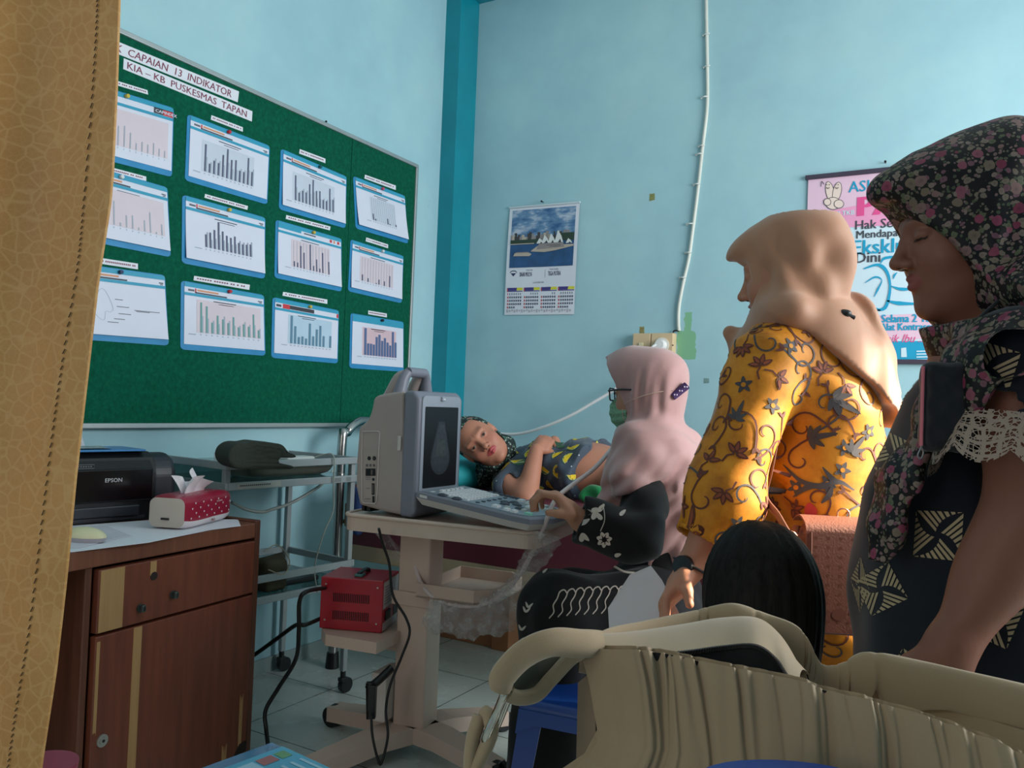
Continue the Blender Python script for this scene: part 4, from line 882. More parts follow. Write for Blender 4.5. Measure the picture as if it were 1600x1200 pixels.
for (x, y) in ((BX0, BY0), (BX0, BY1), (BX1-.06, BY0+.03), (BX1-.06, BY1-.04)):
    m = MB(); m.cyl((x, y, 0), (x, y, .065), .03, .025, 16); m.build('rubber_foot', M_dark, root)
pcn = np.array([-2.06, 3.09, .785+.058])
solid('pillow', lambda P: rbox(P, pcn, (.225, .30, .058), None, .055)+.006*np.sin(P[:, 0]*21)*np.cos(P[:, 1]*17), pcn-.42, pcn+.42, .014, mat('turquoise_pillow_cloth', (30, 160, 168), .7, var=.06), label='turquoise pillow under the head of the lying patient', cat='pillow')
def bl_(P):
    q = P-_a([-2.27, 2.66, .60]); d = rbox(P, (-2.25, 2.648, .68), (.035, .016, .095), None, .014); return d+.006*np.sin(P[:, 0]*90+P[:, 2]*8)
solid('hanging_cloth', bl_, (-2.36, 2.60, .38), (-2.18, 2.70, .80), .006, mat('royal_blue_cloth', (26, 54, 100), .75, var=.15), label='blue cloth hanging from the side of the bed behind the ultrasound machine', cat='cloth')
# cartons under the bed
M_card = mat('brown_cardboard', (150, 100, 66), .8, var=.1, vscale=5)
def carton(lo, hi, label, m_):
    root = thing('cardboard_box', ((lo[0]+hi[0])/2, (lo[1]+hi[1])/2, 0), label, 'box', 'cartons under the bed'); m = MB(); m.bx(lo, hi, 0, .003); m.build('carton', m_, root)
    m = MB(); m.bx((lo[0], (lo[1]+hi[1])/2-.025, hi[2]), (hi[0], (lo[1]+hi[1])/2+.025, hi[2]+.0006)); m.build('packing_tape', mat('brown_packing_tape', (120, 84, 54), .3), root)
bq = on('z', 0, 768, 1012); carton((bq[0]-.40, bq[1]-.0, 0), (bq[0], bq[1]+.17, .30), 'nearer brown carton on the floor under the bed with a dim front', M_card)
carton((bq[0]+.01, bq[1]-.02, 0), (bq[0]+.10, bq[1]+.19, .34), 'slim brown carton standing to the right of the other carton under the bed', M_card)
# ================================================================== ultrasound cart and machine
M_cart = mat('cream_enamel_cart', (208, 184, 168), .4, var=.04)
M_body = mat('warm_grey_housing', (172, 158, 152), .45, var=.03); M_bez = mat('blue_grey_bezel', (126, 128, 140), .42, var=.03); M_lbez = mat('light_blue_grey_bezel', (158, 164, 176), .4, var=.03)
cx, cy = -1.585, 2.205          # column
cart = thing('ultrasound_cart', (cx, cy, 0), 'cream wheeled cart carrying the ultrasound machine', 'cart')
_ca, _sa = math.cos(.145), math.sin(.145); TC = np.eye(4); TC[:2, :2] = [[_ca, -_sa], [_sa, _ca]]; TC[:2, 3] = np.array([cx, cy])-TC[:2, :2] @ np.array([cx, cy])
TX0, TX1, TY0, TY1, TZ = -1.725, -1.095, 1.935, 2.36, .80
m = MB(TC); out = rrect(TX0, TY0, TX1, TY1, .045, 6); out = [(x, y) for x, y in out]
# rounded rim, sunken top
m.prism(out, (0, 0, TZ-.052), (1, 0, 0), (0, 1, 0), (0, 0, 1), .046, 0); m.build('table_top', M_cart, cart)
m = MB(TC); m.tube([(x, y, TZ-.006) for x, y in out], .0065, 8, closed=True); m.build('top_rim', M_cart, cart)
m = MB(TC); m.bx((cx-.056, cy-.05, .075), (cx+.056, cy+.05, TZ-.052), 0, .006, 3); m.build('column', M_cart, cart)
for k, (dx, dy) in enumerate(((-.175, -.36), (.34, -.10), (.19, .31), (-.36, .07))):
    d = np.array([dx, dy, 0]); n_ = np.array([-dy, dx, 0])/np.linalg.norm(d); c = np.array([cx, cy, 0.0]); m = MB(TC)
    st = [(0.0, .10, .052), (.35, .10, .046), (.65, .085, .040), (1.0, .07, .032)]
    V = []
    for t, zt, w in st: p = c+d*t; V += [p-n_*w+UP*(zt-.05), p+n_*w+UP*(zt-.05), p+n_*w+UP*zt, p-n_*w+UP*zt]
    F = [(0, 1, 2, 3)[::-1], (12, 13, 14, 15)]
    for i in range(3):
        for j in range(4): F.append((i*4+j, i*4+(j+1) % 4, (i+1)*4+(j+1) % 4, (i+1)*4+j))
    m.add(V, [f[::-1] for f in F]); lg = m.build('leg', M_cart, cart)
    p = c+d*.97; m = MB(TC); m.cyl(p+UP*.02-n_*.028+UP*.016, p+UP*.036-n_*.010, .035, n=22, mi=0); m.cyl(p+UP*.036+n_*.010, p+UP*.036+n_*.028, .035, n=22); m.cyl(p+UP*.036-n_*.030, p+UP*.036+n_*.030, .014, n=12, mi=1); m.bx(p+np.array([-.014, -.014, .05]), p+np.array([.014, .014, .072]), 0, .004)
    m.build('caster', [M_dark, mat('grey_wheel_hub', (120, 118, 114), .5)], lg)
# left shelf for the stabiliser
SZ = .40
def octo(x0, x1, y0, y1, c): return [(x0, y0), (x1-c, y0), (x1, y0+c), (x1, y1-c), (x1-c, y1), (x0, y1)]
m = MB(TC); m.prism([(2*cx-.0-x, y) for x, y in octo(cx+.04, cx+.275, cy-.20, cy+.10, .05)][::-1], (0, 0, SZ-.035), (1, 0, 0), (0, 1, 0), (0, 0, 1), .035); m.bx((cx-.16, cy-.03, SZ-.075), (cx-.05, cy-.022, SZ-.035)); put(m.build('shelf', M_cart, cart), None, 'low left shelf')
# right tray with raised rim
RZ = .575; m = MB(TC); o_ = octo(cx+.03, cx+.285, cy-.085, cy+.245, .055); m.prism(o_, (0, 0, RZ-.05), (1, 0, 0), (0, 1, 0), (0, 0, 1), .006)
inn = octo(cx+.034, cx+.279, cy-.079, cy+.239, .052)
n_ = len(o_); V = [(x, y, RZ-.05) for x, y in o_]+[(x, y, RZ-.006) for x, y in o_]+[(x, y, RZ-.006) for x, y in inn]+[(x, y, RZ-.044) for x, y in inn]
m.add(V, [(r*n_+i, r*n_+(i+1) % n_, (r+1)*n_+(i+1) % n_, (r+1)*n_+i) for r in range(3) for i in range(n_)]); put(m.build('tray', M_cart, cart), None, 'right tray with raised rim')
m = MB(TC); m.bx((cx-.075, cy-.058, RZ-.09), (cx+.075, cy-.0505, RZ-.045), 0, .003); m.build('bracket', M_cart, cart)
m = MB(TC); m.bx((cx-.112, cy-.10, .115), (cx-.058, cy+.02, .27), 0, .006); m.build('cable_box', mat('cream_white_box', (214, 206, 198), .45), cart)

# voltage stabiliser
SX0, SX1, SY0, SY1 = -1.842, -1.632, 2.012, 2.182
_ca, _sa = math.cos(.36), math.sin(.36); TS = np.eye(4); TS[:2, :2] = [[_ca, -_sa], [_sa, _ca]]; TS[:2, 3] = np.array([SX0, SY0])-TS[:2, :2] @ np.array([SX0, SY0])
M_sred = mat('crimson_enamel', (170, 16, 36), .3, var=.05)
sb = thing('voltage_stabilizer', (*(TS[:2, :2] @ np.array([(SX0+SX1)/2, (SY0+SY1)/2])+TS[:2, 3]), SZ+.001), 'red voltage stabilizer box with vent slots on the low cart shelf', 'stabilizer')
H = .168; m = MB(TS); m.bx((SX0, SY0, SZ+.0015), (SX1, SY1, SZ+H), 0, .003)
for (x, z) in ((.018, .03), (.018, .145), (.192, .03), (.192, .145)): m.cyl((SX0+x, SY0+.001, SZ+z), (SX0+x, SY0-.002, SZ+z), .003, n=8, mi=1)
m.build('case', [M_sred, mat('bright_screw', (190, 180, 175), .4, .8)], sb)
for row in (.048, .105):
    m = MB(TS)
    for k in range(20): m.bx((SX0+.044+k*.0062, SY0-.0008, SZ+row-.014), (SX0+.0472+k*.0062, SY0+.002, SZ+row+.014))
    m.build('vent_grille', mat('dark_slot', (24, 8, 10), .8, var=0), sb)
m = MB(TS); xr = SX1+.0006; m.bx((SX1-.001, SY0+.008, SZ+.075), (xr, SY1-.008, SZ+.16), 0); m.bx((SX1-.001, SY0+.008, SZ+.004), (xr, SY1-.008, SZ+.03), 0); m.bx((SX1-.001, SY0+.12, SZ+.03), (xr+.0004, SY1-.008, SZ+.075), 1); m.bx((SX1-.001, SY0+.03, SZ+.034), (SX1+.006, SY0+.075, SZ+.065), 1, .003)
for k in range(7): m.bx((xr-.0002, SY0+.02, SZ+.088+k*.009), (xr+.0004, SY0+.10-.02*(k % 2), SZ+.090+k*.009), 2)
m.build('side_label', [mat('grey_white_panel', (196, 188, 190), .4), M_dark, M_ink], sb)
m = MB(TS); hx = (SX0+SX1)/2+.01; m.tube([(hx, SY0+.035, SZ+H), (hx, SY0+.045, SZ+H+.012), (hx, SY1-.055, SZ+H+.012), (hx, SY1-.045, SZ+H)], .009, 8, sm=4, flat=.5); m.bx((hx-.014, SY0+.028, SZ+H), (hx+.014, SY0+.06, SZ+H+.009), 1, .003); m.build('carry_handle', [M_dark, mat('teal_grip', (66, 120, 118), .5)], sb)

# ---- the machine
FX, BXm = -1.45, -1.745          # front and back
NY, FY = 1.975, 2.205            # near and far side
Z0 = TZ+.001
mach = thing('ultrasound_machine', ((FX+BXm)/2, (NY+FY)/2, Z0), 'portable grey ultrasound machine with dark screen and folded-out keyboard on the cart', 'ultrasound machine')
def side(px, py): q = on('y', NY, px, py); return (q[0], q[2])
prof = [side(*q) for q in ((561, 789), (555, 760), (556, 720), (560, 668), (574, 656), (580, 640), (583, 622), (590, 617), (612, 613), (630, 611), (630, 806), (600, 800))]
def slab(m, prof, y0, y1, mi=0, bev=.014):
    bm = bmesh.new(); va = [bm.verts.new((x, y0, z)) for x, z in prof]; vb = [bm.verts.new((x, y1, z)) for x, z in prof]; n = len(prof)
    bm.faces.new(va); bm.faces.new(vb[::-1])
    for i in range(n): bm.faces.new((va[(i+1) % n], va[i], vb[i], vb[(i+1) % n]))
    bmesh.ops.recalc_face_normals(bm, faces=bm.faces[:])
    if bev: bmesh.ops.bevel(bm, geom=bm.edges[:], offset=bev, segments=3, affect='EDGES', profile=.5, clamp_overlap=True)
    bm.verts.index_update(); m.add([list(v.co) for v in bm.verts], [[v.index for v in f.verts] for f in bm.faces], mi, False); bm.free(); return m
m = MB(); slab(m, prof, NY, FY); hs = m.build('housing', M_body, mach)
m = MB()
for q in ((570, 797), (566, 796)): x, z = side(*q); m.bx((x-.012, NY+.01, TZ+.0005), (x+.012, NY+.06, TZ+.03), 0, .003)
m.bx((BXm+.05, FY-.06, TZ+.0005), (BXm+.08, FY-.01, TZ+.03), 0, .003); m.bx((FX-.10, NY+.02, TZ+.0005), (FX-.03, FY-.02, TZ+.02), 0, .004); m.build('foot', M_dark, mach)
# front bezel frame
xb = side(629, 700)[0]
zt = side(640, 611)[1]; zb = side(640, 808)[1]
m = MB(); bp = [(xb, zb+.0), (xb, zt), (FX-.02, zt+.002), (FX, zt-.02), (FX, zb+.012), (FX-.012, zb-.002)]
slab(m, bp, NY-.004, FY+.004, 0, .010); m.build('bezel', M_bez, mach)
fs = lambda k: (lambda a, b: np.array([FX+k, a, b]))
m = MB(); zs1, zs0 = zt-.045, zb+.085
m.prism(rrect(NY+.012, zb+.055, FY-.012, zt-.012, .018), (FX-.001, 0, 0), (0, 1, 0), (0, 0, 1), (1, 0, 0), .004, 0); m.build('screen_surround', M_lbez, mach)
def screen_mat():
    mm, nt, b = nodes('switched_on_dark_screen'); co = objco(nt); mp = nd(nt, 'Mapping'); lk(nt, co, mp.inputs[0])
    b.inputs['Base Color'].default_value = (.010, .012, .015, 1); b.inputs['Roughness'].default_value = .30; b.inputs['Specular IOR Level'].default_value = .22
    return mm
m = MB(); m.prism(rrect(NY+.026, zs0, FY-.026, zs1, .004), (FX+.002, 0, 0), (0, 1, 0), (0, 0, 1), (1, 0, 0), .002, 0)
yc = (NY+FY)/2+.0; zc = (zs0+zs1)/2
fan = lambda s: [(yc-.018*s, zc+.078*s), (yc+.014*s, zc+.078*s)]+[(yc+.052*s*math.cos(t)-.002, zc-.036*s+.05*s*math.sin(t)) for t in np.linspace(.2, -math.pi-.2, 16)]
m.poly(fan(1.0), fs(.0042), 1); m.poly(fan(.88), fs(.0045), 2); m.poly([(yc-.022, zc+.02), (yc+.02, zc+.02), (yc+.03, zc-.03), (yc-.03, zc-.03)], fs(.0048), 3)
m.build('screen', [screen_mat(), mat('dim_grey_scan_image', (44, 50, 56), .4, var=.25, vscale=60, spec=.2, emit=((90, 98, 106), .05)), mat('dim_grey_scan_core', (50, 56, 62), .4, var=.3, vscale=45, spec=.2, emit=((90, 98, 104), .06)), mat('pale_scan_echo', (58, 64, 66), .4, var=.3, vscale=80, spec=.2, emit=((100, 110, 110), .06))], mach)
m = MB(); m.bx((FX+.001, yc-.010, zt-.027), (FX+.010, yc+.006, zt-.013), 0, .002); m.bx((FX+.009, yc-.006, zt-.023), (FX+.0115, yc+.004, zt-.019), 1); m.build('latch', [M_lbez, mat('white_latch_tip', (230, 232, 236), .3)], mach)
# handle: hollow loop carried over the top, wide at the foot
h0 = side(612, 613); m = MB()
HB = zt-.012
for y, w in ((NY+.045, .018), (FY-.045, .018)):
    m.tube([(xb-.055, y, HB), (xb-.05, y+.012*np.sign(yc-y), HB+.05), (xb-.045, y+.028*np.sign(yc-y), HB+.072)], [.022, .017, .015], 12, 0, sm=5)
m.tube([(xb-.045, NY+.07, HB+.072), (xb-.045, FY-.07, HB+.072)], .0155, 12, 0)
m.tube([(xb-.105, NY+.06, HB-.01), (xb-.075, NY+.066, HB+.05), (xb-.05, NY+.07, HB+.068)], [.022, .02, .014], 10, 1, sm=5)
m.tube([(xb-.105, FY-.06, HB-.01), (xb-.075, FY-.066, HB+.05), (xb-.05, FY-.07, HB+.068)], [.022, .02, .014], 10, 1, sm=5)
m.build('handle', [M_bez, M_body], mach)
# port panel on the near side
ns = lambda k: (lambda px, py: (lambda q: np.array([q[0], NY-k, q[2]]))(on('y', NY-k, px, py)))
m = MB(); v2 = [side(*q) for q in ((566, 672), (591, 673), (594, 677), (588, 788), (570, 786), (566, 782), (566, 740), (569, 704), (567, 704))]
pan = [side(*q) for q in ((568, 706), (589, 705), (587, 784), (568, 783))]
n3 = lambda k: (lambda a, b: np.array([a, NY-k, b]))
m.poly(pan, n3(.0012), 1); ring = [side(*q) for q in ((567, 674), (592, 674), (594, 677), (589, 784), (586, 787), (569, 786), (566, 782), (566, 706))]
m.tube([np.array([x, NY-.0015, z]) for x, z in ring], .0022, 6, 0, closed=True)
def circ(px, py, r, mi, k=.003): q = on('y', NY, px, py); m.cyl((q[0], NY-.0005, q[2]), (q[0], NY-k, q[2]), r*2.45/FPX, n=14, mi=mi)
circ(577.5, 716, 3.2, 2); circ(585.5, 716, 3.4, 2); circ(574, 727, 2.2, 3); circ(579.5, 727, 2.2, 3); circ(585, 727, 2.2, 3); circ(584, 749, 2.4, 2); circ(585, 716, 1.2, 3, .004)
def prt(a, b, c, d, mi, k=.0024): m.poly([side(a, d), side(c, d), side(c, b), side(a, b)], n3(k), mi)
prt(572, 732, 587.5, 743.5, 2); prt(575, 734, 579, 742, 4, .003); prt(580.5, 734, 583, 742, 3, .003); prt(581.5, 755, 586, 773, 2); prt(582.5, 757, 584.5, 771, 3, .003); prt(582.5, 775, 586, 785, 2); prt(572, 745.5, 580, 746.2, 5); prt(572, 748.5, 580, 749.2, 5); prt(573, 762.5, 579, 763.2, 5); prt(571, 779, 580, 779.7, 5)
m.build('port_panel', [mat('pale_panel_rim', (206, 196, 190), .4), mat('beige_port_plate', (178, 164, 156), .45), M_dark, mat('grey_connector', (110, 104, 102), .4, .4), mat('black_socket_gloss', (8, 8, 9), .2, var=0), M_ink], mach)
m = MB(); q0 = side(626, 681); m.bx((q0[0]-.006, NY-.008, q0[1]-.045), (q0[0]+.006, NY-.002, q0[1]), 0, .002); m.build('side_clip', mat('pale_grey_clip', (204, 196, 192), .4), mach)
# keyboard: tilts slightly down towards the user
hz, tz = .880, .834; KX1 = -1.035
def kb(a, b, h=0.0):       # a from hinge to tip, b from near to far
    x = FX+.005+(KX1-FX-.005)*a; return np.array([x, NY-.006+(FY-NY+.02)*b, hz+(tz-hz)*a+h])
kbo = [(0, .0), (.80, .0), (.93, .04), (1.0, .40), (.985, .85), (.93, 1.0), (0, 1.0)]
def plate(m, o, h0, h1, mi, ins=0.0):
    c = np.array([.5, .5]); pts = [c+(np.array(p)-c)*(1-ins) for p in o]; n = len(pts)
    V = [kb(*p, h0) for p in o]+[kb(*p, h1) for p in pts]; m.add(V, [(i, (i+1) % n, n+(i+1) % n, n+i) for i in range(n)]+[tuple(range(n))[::-1], tuple(range(n, 2*n))], mi)
m = MB(); plate(m, kbo, -.016, -.036, 0, .08); m.v = m.v; plate(m, kbo, -.016, -.002, 1, .0); plate(m, kbo, -.002, .0025, 1, .03); kbd = m.build('keyboard', [mat('warm_white_underside', (196, 188, 184), .45), M_bez], mach)
m = MB(); kr = [(.03, .05), (.80, .05), (.90, .09), (.96, .42), (.945, .82), (.90, .94), (.03, .94)]; plate(m, kr, .0025, .0042, 0, .0); put(m.build('key_deck', mat('slate_blue_deck', (132, 144, 156), .45, var=.03), kbd), None, 'slate blue key deck')
M_kw = mat('white_keys', (226, 226, 228), .4, var=.02); M_kd = mat('dark_slate_keys', (66, 74, 84), .45, var=.05); M_kp = mat('pale_grey_keys', (192, 196, 192), .4, var=.03); M_kg = mat('mint_key', (150, 214, 190), .4, var=0); M_ky = mat('pale_yellow_key', (214, 204, 130), .4, var=0)
def key(a, b, wa, wb, mtl, h=.006, nm='key'):
    m = MB(); o = [(a-wa/2, b-wb/2), (a+wa/2, b-wb/2), (a+wa/2, b+wb/2), (a-wa/2, b+wb/2)]; c = np.array([a, b]); top = [c+(np.array(p)-c)*.84 for p in o]
    V = [kb(*p, .0042) for p in o]+[kb(*p, .0042+h) for p in top]; m.add(V, [(0, 1, 5, 4), (1, 2, 6, 5), (2, 3, 7, 6), (3, 0, 4, 7), (4, 5, 6, 7)]); return m.build(nm, mtl, kbd)
for i in range(5):
    for j in range(10): key(.175+i*.052, .135+j*.073, .044, .064, M_kw, .005)
for j in range(5): key(.105, .30+j*.10, .03, .075, M_kw, .005)
for (a, b, r_) in ((.20, .072, 1), (.325, .072, 1)): m = MB(); m.ball(kb(a, b, .004), (.017, .012, .007), 14); m.build('rocker_key', M_kd, kbd)
for j in range(8): key(.30+j*.048, .90, .034, .05, M_kd, .005)
for j in range(6): key(.475, .14+j*.125, .022, .05, M_kd, .003)
for (a, b) in ((.60, .62), (.56, .52), (.60, .40), (.74, .36), (.66, .52)): m = MB(); m.ball(kb(a, b, .004), (.017, .012, .007), 14); m.build('rocker_key', M_kd, kbd)
for (a, b, wa, wb, mt) in ((.62, .16, .05, .10, M_kw), (.72, .12, .04, .09, M_kw), (.78, .12, .04, .09, M_kw), (.68, .24, .035, .06, M_kp), (.60, .82, .05, .10, M_kw), (.67, .83, .05, .10, M_kw), (.74, .83, .04, .09, M_kp), (.80, .82, .04, .09, M_kp), (.86, .80, .04, .09, M_kp), (.70, .66, .06, .06, M_kp), (.80, .66, .05, .07, M_kp), (.87, .62, .05, .07, M_kp), (.80, .30, .04, .07, M_kp), (.84, .42, .05, .09, M_kp)): key(a, b, wa, wb, mt)
key(.875, .17, .05, .08, M_kg); key(.925, .66, .04, .07, M_ky)
m = MB(); m.ball(kb(.78, .50, .006), (.019, .019, .010), 20); put(m.build('trackball', mat('pale_trackball', (206, 208, 208), .25), kbd), None, 'pale grey trackball')
m = MB(); q = [(.02, .0), (.10, .0), (.10, -.0), (.02, 0)]; V = [kb(.035, -.002, -.013), kb(.10, -.002, -.013), kb(.10, -.002, -.005), kb(.035, -.002, -.005)]; m.add([np.asarray(p)-np.array([0, .0008, 0]) for p in V], [(0, 1, 2, 3)]); m.build('badge', mat('white_badge', (222, 220, 216), .4), kbd)
m = MB(); V = [kb(.07, .11, .0045), kb(.10, .11, .0045), kb(.10, .19, .0045), kb(.07, .19, .0045)]; m.add(V, [(0, 1, 2, 3)]); m.add([kb(.05, .25, .0045), kb(.09, .25, .0045), kb(.09, .80, .0045), kb(.05, .80, .0045)], [(0, 1, 2, 3)], 1); m.build('deck_print', [M_kw, mat('inset_strip_grey', (150, 158, 168), .4)], kbd)

# ---- cables and bags around the cart
def cable(name, pts, r, m_, label, cat='cable', n=8):
    m = MB(); m.tube(pts, r, n, 0, sm=8); return m.build(name, m_, label=label, cat=cat)
M_blk = mat('black_rubber_cable', (14, 15, 16), .5, var=0)
cable('power_cable', [W(592, 826, 2.36), W(598, 850, 2.40), W(608, 880, 2.42), W(614, 930, 2.45), W(634, 965, 2.45), W(640, 990, 2.45), W(628, 1025, 2.45), W(610, 1070, 2.44), W(603, 1110, 2.43), W(606, 1150, 2.40), W(596, 1192, 2.38), W(590, 1185, 2.38), W(582, 1150, 2.40), W(580, 1118, 2.43)], .0042, M_blk, 'thin black cable hanging in a loop in front of the cream cart column')
cable('power_cable', [np.array([SX0-.003, SY0+.035, SZ+.125]), W(480, 924, 2.45), W(468, 940, 2.46), W(467, 985, 2.5), W(462, 1030, 2.56), W(435, 1075, 2.6), W(415, 1110, 2.6), W(416, 1140, 2.58), W(419, 1168, 2.5), W(422, 1215, 2.45), W(424, 1270, 2.40)], .0068, M_blk, 'thick black cable curving from the red stabilizer down to the floor')
cable('power_cable', [np.array([SX0-.012, SY0+.05, SZ+.03]), W(478, 976, 2.6), W(462, 977, 2.65), W(430, 1000, 2.7), W(405, 1018, 2.72), W(380, 1035, 2.72)], .007, M_blk, 'black cable running from the stabilizer foot behind the desk')
cable('sagging_cable', [W(362, 785, 2.95), W(385, 796, 3.05), W(410, 800, 3.1), W(428, 795, 3.12), W(450, 788, 3.15), W(475, 775, 3.2), W(505, 755, 3.3), W(520, 735, 3.35)], .006, mat('pale_grey_cord', (168, 176, 172), .5), 'pale grey cord sagging under the upper trolley shelf')
# L-shaped black power adapter hooked on the cart's box
m = MB(); ad = [W(572, 1075, 2.47), W(590, 1062, 2.47), W(612, 1045, 2.49)]
m.tube([W(574, 1078, 2.47), W(594, 1061, 2.48), W(613, 1043, 2.50)], .013, 4, 0); m.tube([W(579, 1066, 2.47), W(580, 1122, 2.46)], .018, 4, 0); m.box(W(581, 1095, 2.465), (.026, .03, .10), 0, .004, np.array([RT, FW, UP]).T)
m.build('power_adapter', M_dark, label='angular black power adapter hooked on the cream box low on the cart', cat='adapter')
M_prb = mat('white_probe_cable', (222, 206, 204), .4, var=0)
cable('probe_cable', [W(972, 680, 2.62), W(947, 712, 2.46), W(925, 735, 2.38), W(895, 757, 2.31), W(870, 778, 2.27), W(858, 802, 2.27), W(842, 842, 2.3), W(825, 876, 2.36), W(808, 904, 2.42), W(790, 925, 2.48), W(765, 940, 2.52), W(735, 947, 2.55), W(705, 944, 2.57), W(684, 936, 2.58), W(668, 925, 2.58), W(655, 905, 2.62), W(648, 880, 2.65)], .0065, M_prb, 'white probe cable hanging from the abdomen past the keyboard to the cart')
q2 = on('y', YB-.05, 950, 612)
cable('plug_flex', [q+np.array([-.055, 0, -.25]) if False else on('y', YB-.05, 985, 590), on('y', YB-.06, 955, 612), on('y', YB-.08, 925, 630), on('y', YB-.10, 890, 650), on('y', YB-.11, 850, 667), on('y', YB-.10, 815, 677), on('y', YB-.09, 785, 678), on('y', YB-.08, 740, 672), on('y', YB-.08, 700, 668)], .008, mat('white_flex', (226, 226, 226), .4, var=0), 'white flex sagging along the back wall from behind the pink headscarf')
# clear plastic sleeve around the probe cable
def film():
    mm, nt, b = nodes('clear_crumpled_film'); co = objco(nt); n_ = noise(nt, 26, 5, co, .7)
    b.inputs['Base Color'].default_value = (.72, .70, .69, 1); b.inputs['Roughness'].default_value = .18
    lk(nt, ramp(nt, n_, [(.38, (.12,)*3+(1,)), (.54, (.30,)*3+(1,)), (.68, (.60,)*3+(1,))]), b.inputs['Alpha']); bump(nt, b, n_, .8, .01); return mm
sl = MB(); path = spline([W(852, 832, 2.28), W(843, 855, 2.3), W(828, 885, 2.36), W(812, 908, 2.42), W(796, 930, 2.47), W(770, 947, 2.52), W(735, 953, 2.55), W(700, 948, 2.58), W(672, 936, 2.6)], 6)
rad = np.interp(np.linspace(0, 1, len(path)), [0, .06, .2, .34, .42, .5, .62, .8, 1], [.040, .046, .034, .026, .028, .050, .060, .058, .058])
t = np.gradient(path, axis=0); t /= np.linalg.norm(t, axis=1)[:, None]
def slf(u_, v_):
    i = min(len(path)-1, int(v_*(len(path)-1)+.5)); th = 2*math.pi*u_; a_ = np.cross(t[i], FW); a_ /= np.linalg.norm(a_); r_ = rad[i]*(1+.14*math.sin(th*3+i*.9)+.12*math.sin(th*5-i*1.7)); off = -a_*np.sign(a_[2])*rad[i]*(.45 if v_ > .45 else 0)
    return path[i]+off*1.0+a_*math.cos(th)*r_+FW*math.sin(th)*r_*.55
sl.grid(slf, 22, len(path), 0, True, True); sl.build('plastic_sleeve', film(), label='clear crumpled plastic sleeve hanging on the white probe cable', cat='plastic sleeve')
m = MB()
def pb_(u_, v_): p = W(596, 832, 2.75)*(1-v_)+W(632, 880, 2.78)*v_; return p+RT*(u_-.5)*(.05+.03*v_)+FW*.02*math.sin(u_*11+v_*5)+UP*.006*math.sin(u_*17)
m.grid(pb_, 14, 12); m.build('plastic_bag', film(), label='clear plastic bag hanging behind the cart column under the table top', cat='plastic bag')
# ================================================================== people
def skin_mat(name, c, lip, dark=(30, 22, 20), rough=.5):
    m, nt, b = nodes(name); at_ = nt.nodes.new('ShaderNodeAttribute'); at_.attribute_name = 'Col'; n = noise(nt, 24, 4)
    lk(nt, mixc(nt, mth(nt, 'MULTIPLY', ramp(nt, n, [(.35, (0, 0, 0, 1)), (.7, (1, 1, 1, 1))]), .14), at_.outputs['Color'], lin(tuple(x*.78 for x in c))), b.inputs['Base Color'])
    b.inputs['Roughness'].default_value = rough; b.inputs['Specular IOR Level'].default_value = .35
    bump(nt, b, noise(nt, 160, 3), .12, .002); return m
def cloth_mat(name, c, var=.08, rough=.75, sheen=.2, weave=500, bmp=.12):
    m, nt, b = nodes(name); co = objco(nt); l = lin(c)
    n = noise(nt, 7, 5, co); lk(nt, ramp(nt, n, [(.3, tuple(x*(1-var) for x in l[:3])+(1,)), (.7, tuple(min(1, x*(1+var)) for x in l[:3])+(1,))]), b.inputs['Base Color'])
    b.inputs['Roughness'].default_value = rough; b.inputs['Sheen Weight'].default_value = sheen; b.inputs['Specular IOR Level'].default_value = .25
    bump(nt, b, noise(nt, weave, 2, co), bmp, .001); return m
def unit(v): v = np.asarray(v, float); return v/(np.linalg.norm(v)+1e-12)
def headframe(c, f, u):
    f = unit(f); u = unit(np.asarray(u, float)-f*np.dot(u, f)); x = np.cross(f, u); return np.asarray(c, float), np.array([x, f, u])
def tolocal(P, H): return (P-_a(H[0])) @ _a(H[1]).T
def head(P, open_eyes=True, ears=True, nose_k=1.0):
    """A woman's head in its own frame: y out of the face, z up, ear height at 0."""
    X = np.abs(P[:, 0]); Q = np.stack([X, P[:, 1], P[:, 2]], 1)
    d = smin(ell(P, (0, -.016, .030), (.074, .094, .086)), ell(P, (0, .026, -.032), (.064, .064, .086)), .03)
    d = smin(d, ell(P, (0, .036, -.078), (.044, .042, .036)), .03)
    d = smin(d, ell(P, (0, .074, -.100), (.019, .014, .014)), .022)
    d = smin(d, ell(Q, (.037, .058, -.030), (.022, .020, .022)), .022)
    d = smin(d, cap(Q, (.008, .080, .027), (.040, .072, .028), .0070), .020)
    d = smin(d, cap(P, (0, .084, .016), (0, .104, -.022), .006, .009), .014)
    d = smin(d, ell(P, (0, .106*nose_k, -.027), (.011, .011, .0095)), .008)
    d = smin(d, ell(Q, (.0125, .095, -.031), (.0075, .009, .007)), .006)
    d = smax(d, -ell(Q, (.031, .101, .007), (.017, .016, .0115)), .014)
    d = smin(d, ell(Q, (.031, .0745, .006), (.0150, .0125, .0105)), .005)
    if open_eyes: d = smax(d, -ell(Q, (.031, .090, .006), (.0115, .006, .0026)), .002)
    d = smin(d, cap(Q, (.0, .0925, -.0515), (.019, .083, -.0555), .0052, .003), .006)
    d = smin(d, cap(Q, (.0, .0915, -.0640), (.016, .083, -.0605), .0062, .0035), .006)
    d = smax(d, -ell(P, (0, .098, -.0575), (.021, .009, .0011)), .002)
    if ears: d = smin(d, ell(Q, (.074, -.008, -.004), (.008, .019, .030)), .008)
    return d
